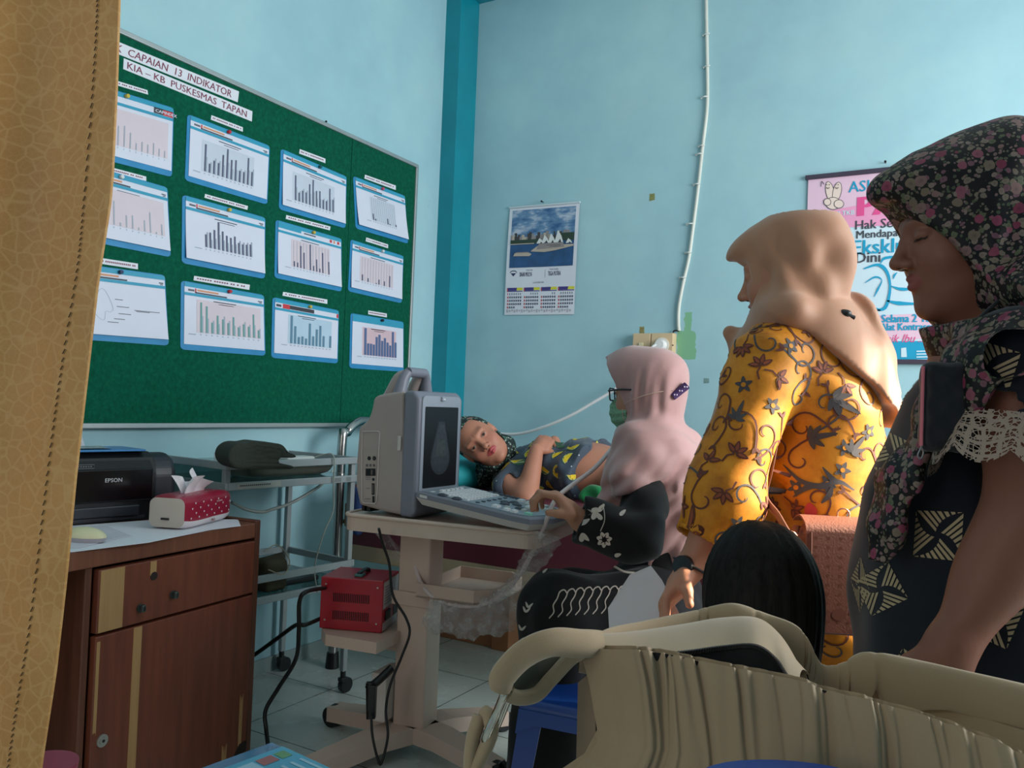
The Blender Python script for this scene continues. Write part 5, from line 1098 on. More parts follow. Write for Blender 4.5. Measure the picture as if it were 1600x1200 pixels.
def head_color(L, skin, lip, dark=(26, 20, 18), white=(150, 138, 130), eyes=True, brow=.55):
    s = np.array(lin(skin)[:3]); c = np.tile(s, (len(L), 1)); X = np.abs(L[:, 0]); y = L[:, 1]; z = L[:, 2]
    cheek = np.exp(-(((X-.042)/.02)**2+((z+.03)/.022)**2))*(y > .03); c = c*(1-.18*cheek[:, None])+np.array(lin(lip)[:3])*(.18*cheek[:, None])
    lipm = (((X/.024)**2+((z+.0575)/.0125)**2) < 1) & (y > .080); c[lipm] = lin(lip)[:3]
    br = (np.abs(z-(.0310+.0025*np.sin(np.clip((X-.012)/.036, 0, 1)*2.6+.5))) < .0028) & (X > .013) & (X < .048) & (y > .055); c[br] = np.array(lin(dark)[:3])*brow+s*(1-brow)
    if eyes:
        e = (((X-.031)/.0115)**2+((z-.006)/.0045)**2 < 1) & (y > .07); c[e] = lin(white)[:3]
        ir = (((X-.0315)/.0058)**2+((z-.006)/.0055)**2 < 1) & (y > .07); c[ir] = lin(dark)[:3]
        ld = e & (z > .0072); c[ld] = lin(dark)[:3]
    no = (((X-.007)/.0035)**2+((z+.0365)/.0028)**2 < 1) & (y > .09); c[no] = np.array(lin(dark)[:3])
    return c
def hand(P, w, d, n, s, curl, spread=.0, k=1.0, thumb=(.6, .3), base=.5):
    """A hand from the wrist w: d along the fingers, n out of the palm, s towards the thumb."""
    w = np.asarray(w, float); d = unit(d); n = unit(np.asarray(n, float)-d*np.dot(n, d)); s_ = unit(s); x = np.cross(d, n); x = x*np.sign(np.dot(x, s_))
    R = np.array([d, x, n]); v = smin(ell(P, w+d*.048*k, (.052*k, .040*k, .0165*k), R), cap(P, w-d*.015*k, w+d*.03*k, .024*k, .022*k), .02)
    v = smin(v, ell(P, w+d*.034*k+x*.026*k+n*.006*k, (.030*k, .016*k, .014*k), R), .014)
    L = ((.040, .025, .020), (.044, .029, .021), (.041, .027, .020), (.032, .020, .018))
    for i in range(4):
        o = (.029-.0195*i)*k; p = w+d*(.086-.004*abs(i-1.2))*k+x*o; a = 0.0; dd = unit(d+x*spread*(1.5-i)*.3); c = curl[i] if not np.isscalar(curl) else curl
        r = (.0092, .0094, .0088, .0078)[i]*k; f = None; q0 = p-dd*.018*k
        f = cap(P, q0, p, r*1.05, r*1.02)
        for j, l in enumerate(L[i]):
            a += c*(base, 1.0, .7)[j]*1.0; dr = dd*math.cos(a)+n*math.sin(a); q = p+dr*l*k; f = smin(f, cap(P, p, q, r*(1-.06*j), r*(.96-.08*j)), .004); p = q
        v = smin(v, f, .007)
    t0 = w+d*.022*k+x*.032*k+n*.006*k; td = unit(d*.75+x*thumb[0]+n*thumb[1]); t1 = t0+td*.036*k; td2 = unit(td+d*.35+n*thumb[1]*.8-x*.25); t2 = t1+td2*.026*k
    v = smin(v, smin(cap(P, t0, t1, .0125*k, .0105*k), cap(P, t1, t2, .0105*k, .0085*k), .006), .010)
    return v
def wr(P, items):
    """soft cloth wrinkles: sum of waves (amplitude, wave vector, phase)"""
    v = 0
    for a, kx, ky, kz, ph in items: v = v+a*np.sin(P[:, 0]*kx+P[:, 1]*ky+P[:, 2]*kz+ph)
    return v
def squash(P, c, axis, f):
    """shrinks space along an axis about c: a round shape becomes f times as long that way"""
    c = _a(c); axis = _a(unit(axis)); h = (P-c) @ axis; return P-axis*(h*(1-1/f))[:, None]
def body(name, pieces, mats, label, cat='person', group=None, extra=None):
    """pieces: (field, low corner, high corner, voxel, colour function) -> one mesh"""
    V, F, C = [], [], []; n = 0
    for fn, lo, hi, vox, cf in pieces:
        v, q = isosurface(fn, lo, hi, vox); V.append(v); F += [tuple(x) for x in (q+n).tolist()]; C.append(cf(v)); n += len(v)
    V = np.vstack(V); C = np.vstack(C); mi = [0]*len(F)
    if extra is not None:
        for ev, ef, col in extra:
            ev = np.asarray(ev, float).reshape(-1, 3); F += [tuple(int(i)+n for i in f) for f in ef]; mi += [0]*len(ef); V = np.vstack([V, ev]); C = np.vstack([C, np.tile(np.array(lin(col)[:3]), (len(ev), 1))]); n += len(ev)
    o = mesh_obj(name, V, F, mats, mi, True); a = o.data.color_attributes.new('Col', 'FLOAT_COLOR', 'POINT'); a.data.foreach_set('color', np.hstack([C, np.ones((len(C), 1))]).astype(np.float32).ravel())
    return put(o, None, label, cat, group)
def crease(t, sharp=3.0):
    """cloth pleats: broad rounded crests between narrow valleys"""
    return 1-np.abs(np.cos(t))**(1/sharp)*1.0 if False else -np.exp(-(np.abs(((t/math.pi) % 1.0)-.5)*sharp*1.6)**2)
def flatc(c): return lambda v: np.tile(np.array(lin(c)[:3]), (len(v), 1))
def bounds(pts, pad): p = np.array(pts, float); return p.min(0)-pad, p.max(0)+pad
def interp_cut(z, zs, ys): return np.interp(z, zs, ys)

# ------------------------------------------------------------------ woman in the dark blue dress (profile, right edge)
D0 = 1.20; SK_D = (132, 84, 66)
Dw = lambda x, y, d=D0: W(x, y, d)
th = math.radians(11)
HD = headframe(Dw(1513, 366), -RT*math.cos(th)-UP*math.sin(th)+FW*.10, UP*math.cos(th)-RT*math.sin(th))
M_skD = skin_mat('brown_skin', SK_D, (132, 72, 66))
def d_head(P): L = tolocal(P, HD); return smin(head(L, open_eyes=False), cap(P, HD[0]-HD[1][2]*.05-HD[1][1]*.012, Dw(1545, 560), .050, .058), .03)
def d_headcol(v):
    L = tolocal(v, HD); c = head_color(L, SK_D, (140, 76, 70), eyes=False); X = np.abs(L[:, 0])
    lash = (np.abs(L[:, 2]-(.000+.12*(X-.031)**2*40*0)) < .0016) & (np.abs(X-.031) < .014) & (L[:, 1] > .066); c[lash] = lin((34, 24, 22))[:3]; return c
SH, EL, WRI = Dw(1592, 575, 1.06), Dw(1612, 800, 1.005), Dw(1482, 1020, .985)
hd_d = unit(WRI-EL); 
def d_arm(P):
    v = smin(cap(P, SH, EL, .056, .047), cap(P, EL, WRI, .046, .027), .03)
    v = smin(v, ell(P, EL+(WRI-EL)*.28, (.085, .044, .042), np.array([unit(WRI-EL), unit(np.cross(WRI-EL, FW)), FW])), .03)
    v = smin(v, hand(P, WRI+hd_d*.008, unit(hd_d-UP*.8), FW*.8+RT*.3, -RT+UP*.3, .35), .02)
    return v
def d_legs(P):
    v = None
    for sx in (-.07, .08):
        hip = Dw(1530, 1000, D0+.02)+FW*sx; an = np.array([hip[0], hip[1], .09]); kn = (hip+an)/2-RT*.015
        e = smin(chain(P, [hip, kn, an], [.075, .055, .035]), cap(P, an-UP*.055+RT*.01, an-UP*.062-RT*.13, .028, .024), .03); v = e if v is None else np.minimum(v, e)
    return smin(v, chain(P, [Dw(1545, 560), Dw(1530, 760), Dw(1525, 960)], [.08, .10, .11]), .06)
lo1, hi1 = bounds([HD[0]], .20)
lo2, hi2 = bounds([SH, EL, WRI, WRI+hd_d*.2], .09)
pf_ = Dw(1530, 1000); lo3, hi3 = bounds([np.array([pf_[0], pf_[1], 0.02]), Dw(1545, 540)], [.26, .26, .02]); lo3[2] = .0
D = body('person', [(d_head, lo1, hi1, .0026, d_headcol), (d_arm, lo2, hi2, .0045, flatc(SK_D)), (d_legs, lo3, hi3, .012, flatc(SK_D))], [M_skD], 'woman at the right edge in profile with floral headscarf and dark blue dress')
# dress
def d_dress(P):
    Q = squash(P, Dw(1520, 760, D0+.01), FW, 1.22)
    v = chain(Q, [Dw(1596, 562), Dw(1562, 660), Dw(1538, 800), Dw(1528, 950), Dw(1530, 1120), Dw(1536, 1560)], [.066, .108, .146, .158, .156, .20], .06)
    v = smin(v, ell(P, Dw(1508, 685, D0), (.05, .09, .07), VA), .06)
    v = smin(v, cap(P, Dw(1562, 590, 1.14), SH, .064, .074), .04)
    sl = cap(P, SH, Dw(1588, 690, 1.035), .076, .080)
    sl = smax(sl, (P-_a(Dw(1588, 692, 1.035))) @ _a(unit(Dw(1588, 692, 1.035)-SH+RT*-.012)), .004)
    v = smin(v, sl, .02)
    arm = cap(P, Dw(1590, 660, 1.03), EL, .058, .052); v = smax(v, -arm, .012)
    v = v+wr(P, [(.004, 22, 9, 14, 0), (.003, -15, 30, 24, 1.2), (.002, 40, -26, 10, 2.5)])*np.clip((1.35-P[:, 2])*4, 0, 1)
    return smax(v, .16-P[:, 2], .01)
def fan_motif(sz, blades=4, strips=7):
    V, F = [], []
    for b_ in range(blades):
        a0 = b_*2*math.pi/blades; a1 = a0+2*math.pi/blades; A = np.array([math.cos(a0), math.sin(a0)]); B = np.array([math.cos(a1), math.sin(a1)])
        arc = lambda t: (A*(1-t)**2+2*t*(1-t)*(A*.42+B*.40)+B*.10*t*t)*sz
        for j in range(strips):
            t0, t1 = j/strips+.03, (j+.84)/strips; k = len(V); n = 3
            for q in range(n+1):
                for t in (t0, t1): p = arc(t)*(1-q/n)+(A*(1-t)+B*t)*sz*(q/n); V.append((p[0], p[1]))
            for q in range(n): F.append((k+2*q, k+2*q+1, k+2*q+3, k+2*q+2))
    return V, F
def d_extra(v, q):
    D_ = Drape(v, q); mv, mf = fan_motif(.042)
    for (px, py, r_, k) in ((1545, 577, .5, 1.05), (1400, 716, .3, 1.0), (1466, 836, .75, 1.05), (1376, 921, 1.3, .95), (1552, 962, .4, 1.05), (1420, 1060, .2, 1), (1640, 700, .9, 1), (1650, 900, .1, 1), (1540, 1150, .6, 1)):
        n = -ray(px, py); o = W(px, py, 1.03); D_.lay([(a*k, b*k) for a, b in mv], mf, o, RT*math.cos(r_)+UP*math.sin(r_), -RT*math.sin(r_)+UP*math.cos(r_), unit(n), 1, .0012, .5)
    for (c, n) in D_.spots(26, .17, lambda c: ((c-_a(Dw(1520, 760))) @ _a(FW) > .02) & (c[:, 2] < 1.3), 3):
        u, w, n = D_.axes(n); D_.lay(mv, mf, c, u, w, n, 1, .0012, .06)
    return D_.out()
lo, hi = bounds([Dw(1545, 520), np.array([*Dw(1530, 900)[:2], .15])], [.34, .34, .05]); hi[2] = 1.36
solid('dress', d_dress, lo, hi, .0065, [cloth_mat('navy_black_cotton', (11, 16, 27), .25), mat('sand_batik_print', (172, 152, 118), .8, var=.08, vscale=40)], D, extra=d_extra)
# lace cuff
def lace_mat():
    m, nt, b = nodes('cream_guipure_lace'); co = nt.nodes.new('ShaderNodeTexCoord').outputs['UV']
    mp = nd(nt, 'Mapping'); lk(nt, co, mp.inputs[0]); mp.inputs['Scale'].default_value = (30, 4.2, 1)
    v = nd(nt, 'TexVoronoi', feature='DISTANCE_TO_EDGE', i_Scale=1.0, i_Randomness=.35); lk(nt, mp.outputs[0], v.inputs['Vector'])
    v2 = nd(nt, 'TexVoronoi', feature='DISTANCE_TO_EDGE', i_Scale=3.2, i_Randomness=.6); lk(nt, mp.outputs[0], v2.inputs['Vector'])
    a = mth(nt, 'MAXIMUM', mth(nt, 'LESS_THAN', v.outputs['Distance'], .13), mth(nt, 'LESS_THAN', v2.outputs['Distance'], .10))
    lk(nt, a, b.inputs['Alpha']); b.inputs['Base Color'].default_value = lin((158, 138, 122)); b.inputs['Roughness'].default_value = .8; return m
lc = Dw(1588, 676, 1.035); la = unit(Dw(1588, 692, 1.035)-SH+RT*-.012); lx = unit(RT-la*np.dot(RT, la)); ly = np.cross(la, lx)
def lace_pt(u, v):
    sc = .052+.020*abs(math.sin(u*math.pi*9)); t = 2*math.pi*u; r = .0825+.010*v+.003*math.sin(t*5); return lc+la*(v*sc)+(lx*math.cos(t)+ly*math.sin(t))*r
m = MB(); NU, NV = 120, 9; m.grid(lace_pt, NU, NV, 0, True)
lo_ = m.build('lace_cuff', lace_mat(), D); uv = lo_.data.uv_layers.new(name='UVMap'); cu = np.array([(i/(NU-1), j/(NV-1)) for j in range(NV) for i in range(NU)])
uv.data.foreach_set('uv', cu[[l.vertex_index for l in lo_.data.loops]].astype(np.float32).ravel())
# floral headscarf
def floral_mat():
    m, nt, b = nodes('floral_scarf_print'); co = objco(nt)
    w = nd(nt, 'TexNoise', i_Scale=55.0, i_Detail=3.0); lk(nt, co, w.inputs['Vector'])
    mp = nd(nt, 'VectorMath', operation='MULTIPLY_ADD'); lk(nt, w.outputs['Color'], mp.inputs[0]); mp.inputs[1].default_value = (.008, .008, .008); lk(nt, co, mp.inputs[2]); co = mp.outputs[0]
    def layer(sc, thr, cols, seed):
        m2 = nd(nt, 'Mapping'); lk(nt, co, m2.inputs[0]); m2.inputs['Location'].default_value = (seed, seed*.7, -seed)
        v = nd(nt, 'TexVoronoi', i_Scale=sc); lk(nt, m2.outputs[0], v.inputs['Vector'])
        sx = nd(nt, 'SeparateColor'); lk(nt, v.outputs['Color'], sx.inputs[0])
        f = mth(nt, 'LESS_THAN', v.outputs['Distance'], thr); pick = ramp(nt, sx.outputs[0], [(i/len(cols), lin(c)) for i, c in enumerate(cols)], 'CONSTANT')
        core = ramp(nt, v.outputs['Distance'], [(.0, (.55, .55, .55, 1)), (thr*.55, (1, 1, 1, 1))]); mm = nt.nodes.new('ShaderNodeMix'); mm.data_type = 'RGBA'; mm.blend_type = 'MULTIPLY'; mm.inputs[0].default_value = .8; lk(nt, pick, mm.inputs[6]); lk(nt, core, mm.inputs[7])
        keep = mth(nt, 'MULTIPLY', f, mth(nt, 'GREATER_THAN', sx.outputs[1], .25)); return keep, mm.outputs[2]
    c = lin((16, 13, 15))
    for sc, thr, cols, seed in ((165, .40, [(92, 92, 72), (118, 104, 92), (72, 82, 60), (126, 98, 98)], .3), (92, .41, [(120, 106, 92), (112, 76, 86), (90, 94, 70), (130, 112, 102)], 1.7), (52, .38, [(132, 58, 80), (128, 98, 94), (120, 48, 70), (116, 100, 84), (134, 76, 90)], 3.1)):
        k, col = layer(sc, thr, cols, seed); c = mixc(nt, k, c, col)
    lk(nt, c, b.inputs['Base Color']); b.inputs['Roughness'].default_value = .6; b.inputs['Specular IOR Level'].default_value = .3; return m
strip_d = [Dw(1535, 470, 1.18), Dw(1474, 560, 1.14), Dw(1416, 650, 1.16), Dw(1376, 740, 1.17), Dw(1352, 815, 1.17), Dw(1346, 862, 1.17)]
def d_scarf(P):
    L = tolocal(P, HD)
    v = smin(ell(L, (0, -.030, .040), (.098, .128, .112)), ell(L, (0, -.02, -.045), (.088, .098, .098)), .05)
    v = smin(v, ell(L, (0, -.075, .085), (.06, .065, .06)), .05)
    v = smin(v, ell(L, (0, .052, .083), (.066, .078, .036)), .035)
    v = smin(v, cap(L, (0, .06, .092), (0, .104, .090), .028, .008), .03)
    v = v+.0022*np.sin(L[:, 1]*60+L[:, 2]*70+np.sin(L[:, 2]*30)*1.5)*np.clip(-L[:, 1]*10+.5, 0, 1)+.003*np.sin(np.arctan2(L[:, 2]+.1, L[:, 1]-.02)*14)*np.clip((.04-L[:, 2])*12, 0, 1)
    # drapery: the neck, the shoulders and the long end hanging down in front
    v = smin(v, cap(P, Dw(1530, 430, 1.21), Dw(1546, 520, 1.20), .088, .088), .05)
    v = smin(v, ell(P, Dw(1600, 470, 1.22), (.13, .17, .065), VA), .05)
    Q = squash(P, strip_d[2]+FW*.05, FW, 2.6); s = chain(Q, strip_d, [.05, .030, .019, .014, .013, .013], .02)
    s = s+wr(P, [(.003, 0, 0, 0, 0), (.0035, 70, 40, 18, .4), (.002, 120, -50, 30, 2)])
    s = smax(s, (_a(Dw(1340, 866, 1.17))-P) @ _a(UP), .004)
    v = smin(v, s, .014)
    # the opening for the face
    g = interp_cut(L[:, 2], [-.13, -.105, -.06, -.01, .04, .062, .09, .2], [.015, .028, .034, .058, .092, .106, .20, .3]); z = L[:, 2]
    cut = np.minimum(L[:, 1]-g, z+.125)
    v = smax(v, -np.minimum(-np.minimum(-cut, 1), 1) if False else -(-cut)*-1 if False else cut, .004)
    inner = smin(ell(L, (0, -.016, .030), (.078, .098, .088)), ell(L, (0, .026, -.032), (.066, .068, .088)), .03)
    return smax(v, -(inner+.0), .006)
lo, hi = bounds([HD[0], Dw(1345, 870, 1.2), Dw(1640, 480, 1.2)], .17)
solid('headscarf', d_scarf, lo, hi, .0042, floral_mat(), D)
# pouch with a pink zip worn across the body
pc_ = Dw(1478, 636, 1.03); R_ = np.array([unit(RT*.99-FW*.25), unit(FW*.97+RT*.25), UP])
root = thing('shoulder_pouch', pc_-UP*.06, 'small black quilted pouch with pink zip at the side of the dark blue dress', 'pouch')
def pouchf(P): q = (P-_a(pc_)) @ _a(R_).T; return rbox(P, pc_, (.032, .016, .058), R_, .012)+.0012*np.abs(np.sin(q[:, 0]*90+q[:, 2]*90))+.0012*np.abs(np.sin(q[:, 0]*90-q[:, 2]*90))
solid('pouch_body', pouchf, pc_-.09, pc_+.09, .003, cloth_mat('black_quilted_nylon', (26, 26, 30), .1, .5), root)
m = MB(); z0 = pc_-R_[0]*.031-R_[1]*.016; m.tube([z0+UP*.050, z0+UP*.02, z0-UP*.05], .0022, 8); put(m.build('zip', mat('pink_zip', (206, 110, 120), .5), root), None, 'pink zip')
m = MB(); m.tube([z0-UP*.05, z0-UP*.058+RT*.003, z0-UP*.066, z0-UP*.062-RT*.004, z0-UP*.052], .0009, 6, sm=4); m.build('zip_pull', M_steel, root)
m = MB(); m.tube([pc_+UP*.055+RT*.02, Dw(1508, 560, 1.05), Dw(1520, 510, 1.07), Dw(1560, 470, 1.09)], .003, 6, sm=6, flat=.5); m.build('strap', cloth_mat('black_strap_web', (24, 24, 28), .1), root)
# ------------------------------------------------------------------ woman in the yellow batik dress, seen from behind
D1 = 1.76; SK_C = (176, 122, 96)
Cw = lambda x, y, d=D1: W(x, y, d)
fC = -RT*math.cos(math.radians(33))+FW*math.sin(math.radians(33))
HC = headframe(Cw(1232, 428), fC*math.cos(.20)-UP*math.sin(.20), UP*math.cos(.20)+fC*math.sin(.20))
def c_head(P): L = tolocal(P, HC); return smin(head(L), cap(P, HC[0]-HC[1][2]*.05-HC[1][1]*.012, Cw(1258, 560), .050, .06), .03)
def c_headcol(v): return head_color(tolocal(v, HC), SK_C, (150, 84, 80))
CS, CE, CWR = Cw(1196, 572, 1.66), Cw(1132, 775, 1.60), Cw(1081, 882, 1.58)
CH_d = unit(Cw(1040, 925, 1.56)-CWR)
def c_arm(P):
    v = smin(cap(P, CS, CE, .05, .042), cap(P, CE, CWR, .041, .026), .03)
    w = CWR+(CWR-CE)*.10; d1 = unit(Cw(1040, 930, 1.55)-w)
    return smin(v, hand(P, w, unit(d1-UP*.25), unit(-UP*.35+RT*.75-FW*.35), -FW*.7-RT*.5, [.75, .72, .70, .68], .0, .98, (.35, .55), .75), .02)
def c_legs(P):
    v = None
    for s_ in (-.075, .075):
        hip = Cw(1278, 960)+FW*s_; an = np.array([hip[0], hip[1], .09]); e = smin(chain(P, [hip, (hip+an)/2, an], [.075, .055, .035]), cap(P, an-UP*.06, an-UP*.062+fC*.13, .028, .024), .03); v = e if v is None else np.minimum(v, e)
    return smin(v, chain(P, [Cw(1258, 560), Cw(1265, 700), Cw(1275, 930)], [.075, .09, .10]), .06)
def c_arm2(P):   # the far arm, bent in front
    return smin(cap(P, Cw(1290, 575, 1.88), Cw(1240, 770, 2.02), .05, .042), cap(P, Cw(1240, 770, 2.02), Cw(1190, 800, 2.12), .04, .028), .03)
lo1, hi1 = bounds([HC[0]], .20); lo2, hi2 = bounds([CS, CE, CWR, CWR+CH_d*.17], .09)
pf_ = Cw(1278, 960); lo3, hi3 = bounds([np.array([pf_[0], pf_[1], .02]), Cw(1258, 540)], [.24, .24, .02]); lo3[2] = 0
lo4, hi4 = bounds([Cw(1290, 575, 1.88), Cw(1240, 770, 2.02), Cw(1190, 800, 2.12)], .08)
M_skC = skin_mat('tan_skin', SK_C, (150, 84, 80))
Cp = body('person', [(c_head, lo1, hi1, .0034, c_headcol), (c_arm, lo2, hi2, .0032, flatc(SK_C)), (c_legs, lo3, hi3, .012, flatc(SK_C)), (c_arm2, lo4, hi4, .008, flatc(SK_C))], [M_skC], 'woman in mustard batik dress and beige headscarf standing with her back turned')
cuff_c = CE+(CWR-CE)*.70
def c_dress(P):
    Q = squash(P, Cw(1262, 760, D1+.02), FW, 1.12)
    v = chain(Q, [Cw(1258, 545), Cw(1262, 640), Cw(1268, 730), Cw(1272, 815), Cw(1282, 950), Cw(1288, 1120), Cw(1292, 1440)], [.088, .125, .132, .120, .140, .150, .19], .06)
    v = smin(v, cap(P, Cw(1240, 545, 1.72), CS, .085, .072), .05)
    v = v+wr(P, [(.005, 20, 9, 26, .3), (.004, -17, 20, -30, 1.2), (.0025, 44, -20, 38, 2.0)])
    sl = smin(cap(P, CS, CE, .074, .070), cap(P, CE, cuff_c, .070, .062), .03); ax = unit(cuff_c-CE); sl = smax(sl, (P-_a(cuff_c)) @ _a(ax), .004)
    q = (P-_a(CS)) @ _a(unit(CE-CS)); sl = sl+.004*np.sin(q*46+3*np.sin(P[:, 2]*12))+wr(P, [(.003, 30, -22, 34, 0)])
    sl = smax(sl, -smax(cap(P, CE, CWR+ax*.1, .053, .048), -(P-_a(cuff_c-ax*.03)) @ _a(ax), .005), .006)
    v = smin(v, sl, .018)
    v = smin(v, smin(cap(P, Cw(1290, 575, 1.88), Cw(1240, 770, 2.02), .07, .066), cap(P, Cw(1240, 770, 2.02), Cw(1205, 792, 2.09), .06, .05), .03), .02)
    return smax(v, .14-P[:, 2], .01)
def spiral(r, turns=1.25, n=18, w=.004, tail=True):
    t = np.linspace(0, 1, n); a = t*turns*2*math.pi; rr_ = r*(1-.82*t); p = np.stack([rr_*np.cos(a), rr_*np.sin(a)], 1)
    if tail: p = np.vstack([[(r*1.05, -r*1.5), (r*1.08, -r*.7)], p])
    return ribbon(p, [w*1.1, w, w, w*.5])
def petal(cx, cy, L, wd, a, n=10):
    t = np.linspace(0, math.pi*2, n, endpoint=False); x = L/2*(1+np.cos(t)); y = wd/2*np.sin(t)*(1-.35*np.cos(t)); return [(cx+p*math.cos(a)-q*math.sin(a), cy+p*math.sin(a)+q*math.cos(a)) for p, q in zip(x, y)], [tuple(range(n))]
def c_extra(v, q):
    D_ = Drape(v, q); r = random.Random(11)
    def frm(n, rot): u, w, n = D_.axes(n); return u*math.cos(rot)+w*math.sin(rot), -u*math.sin(rot)+w*math.cos(rot), n
    sp = D_.spots(420, .037, lambda c: c[:, 2] > .45, 4)
    for i, (c, n) in enumerate(sp):
        k = r.random(); u, w, n = frm(n, r.uniform(0, 6.28))
        if k < .56:
            rr_ = r.uniform(.020, .034); D_.lay(*spiral(rr_, r.uniform(.7, 1.05), 18, .0036), c, u, w, n, 2 if r.random() < .35 else 1, .0014, .05)
            for t in range(2): D_.lay(*petal(rr_*1.05, -rr_*1.3, .014, .006, -.6-1.3*t), c, u, w, n, 1, .0017, .05)
        elif k < .88:
            np_ = r.choice([3, 3, 4, 5]); 
            for t in range(np_):
                a = t*2.1/np_*1.6-.9
                D_.lay(*petal(0, 0, .025, .0115, a), c, u, w, n, 1, .0014, .05); D_.lay(*petal(.005*math.cos(a), .005*math.sin(a), .016, .0055, a), c, u, w, n, 3, .0020, .05)
            D_.lay(*ribbon([(-.003, 0), (-.016, .004), (-.030, -.002)], .0035), c, u, w, n, 1, .0014, .05)
        else:
            for t in range(5): D_.lay(*petal(0, 0, .018, .009, t*1.2566), c, u, w, n, 2, .0014, .05)
            D_.lay(disc(0, 0, .005, n=8), [tuple(range(8))], c, u, w, n, 0, .002, .05)
    # the large slate leaves of the print
    for (px, py, ang, L) in ((1302, 622, -.5, .062), (1266, 684, .2, .055), (1330, 706, .9, .045), (1150, 655, 1.2, .04)):
        o = W(px, py, 1.6); n = -ray(px, py); u = RT*math.cos(ang)+UP*math.sin(ang); w = -RT*math.sin(ang)+UP*math.cos(ang)
        for t, (ls, aa) in enumerate(((1, 0), (.6, .7), (.6, -.7), (.45, 1.4), (.45, -1.4))):
            D_.lay(*petal(0, 0, L*ls, L*.20, aa, 14), o, u, w, unit(n), 2, .0022, .5)
    for pts in ([(1222, 728), (1250, 752), (1282, 760), (1310, 752), (1334, 764)], [(1240, 778), (1262, 762), (1284, 760)], [(1300, 757), (1296, 772), (1284, 786)], [(1284, 730), (1300, 748), (1312, 753)]):
        s_ = spline(pts, 6); n = -ray(1285, 755); o = W(1285, 755, 1.6); g_ = ribbon([((a-1285)*1.6/FPX, -(b-755)*1.6/FPX) for a, b in s_], [.002, .008, .012, .009, .003]); D_.lay(*g_, o, RT, UP, unit(n), 2, .0022, .5)
    o = W(1270, 808, 1.6)
    D_.lay(*petal(0, 0, .03, .024, 1.9, 12), o, RT, UP, unit(-ray(1270, 808)), 4, .0024, .5)
    return D_.out()
lo, hi = bounds([Cw(1262, 500), np.array([*Cw(1285, 950)[:2], .13]), CE, Cw(1205, 800, 2.09)], [.25, .25, .03])
def batik_ground():
    m, nt, b = nodes('mustard_batik_cotton'); co = objco(nt); n = noise(nt, 16, 6, co, .65); n2 = noise(nt, 5, 3, co)
    c = ramp(nt, n, [(.3, lin((150, 88, 16))), (.5, lin((196, 126, 26))), (.72, lin((216, 150, 44)))]); lk(nt, mixc(nt, mth(nt, 'MULTIPLY', n2, .4), c, lin((190, 116, 20))), b.inputs['Base Color'])
    b.inputs['Roughness'].default_value = .6; b.inputs['Specular IOR Level'].default_value = .3; bump(nt, b, noise(nt, 300, 2, co), .1, .001); return m
solid('dress', c_dress, lo, hi, .0055, [batik_ground(), mat('brown_batik_line', (92, 44, 30), .7, var=0), mat('slate_batik_leaf', (66, 62, 64), .7, var=.1), mat('russet_batik_petal', (134, 66, 36), .7, var=0), mat('rose_batik_petal', (176, 60, 66), .7, var=0)], Cp, extra=c_extra)
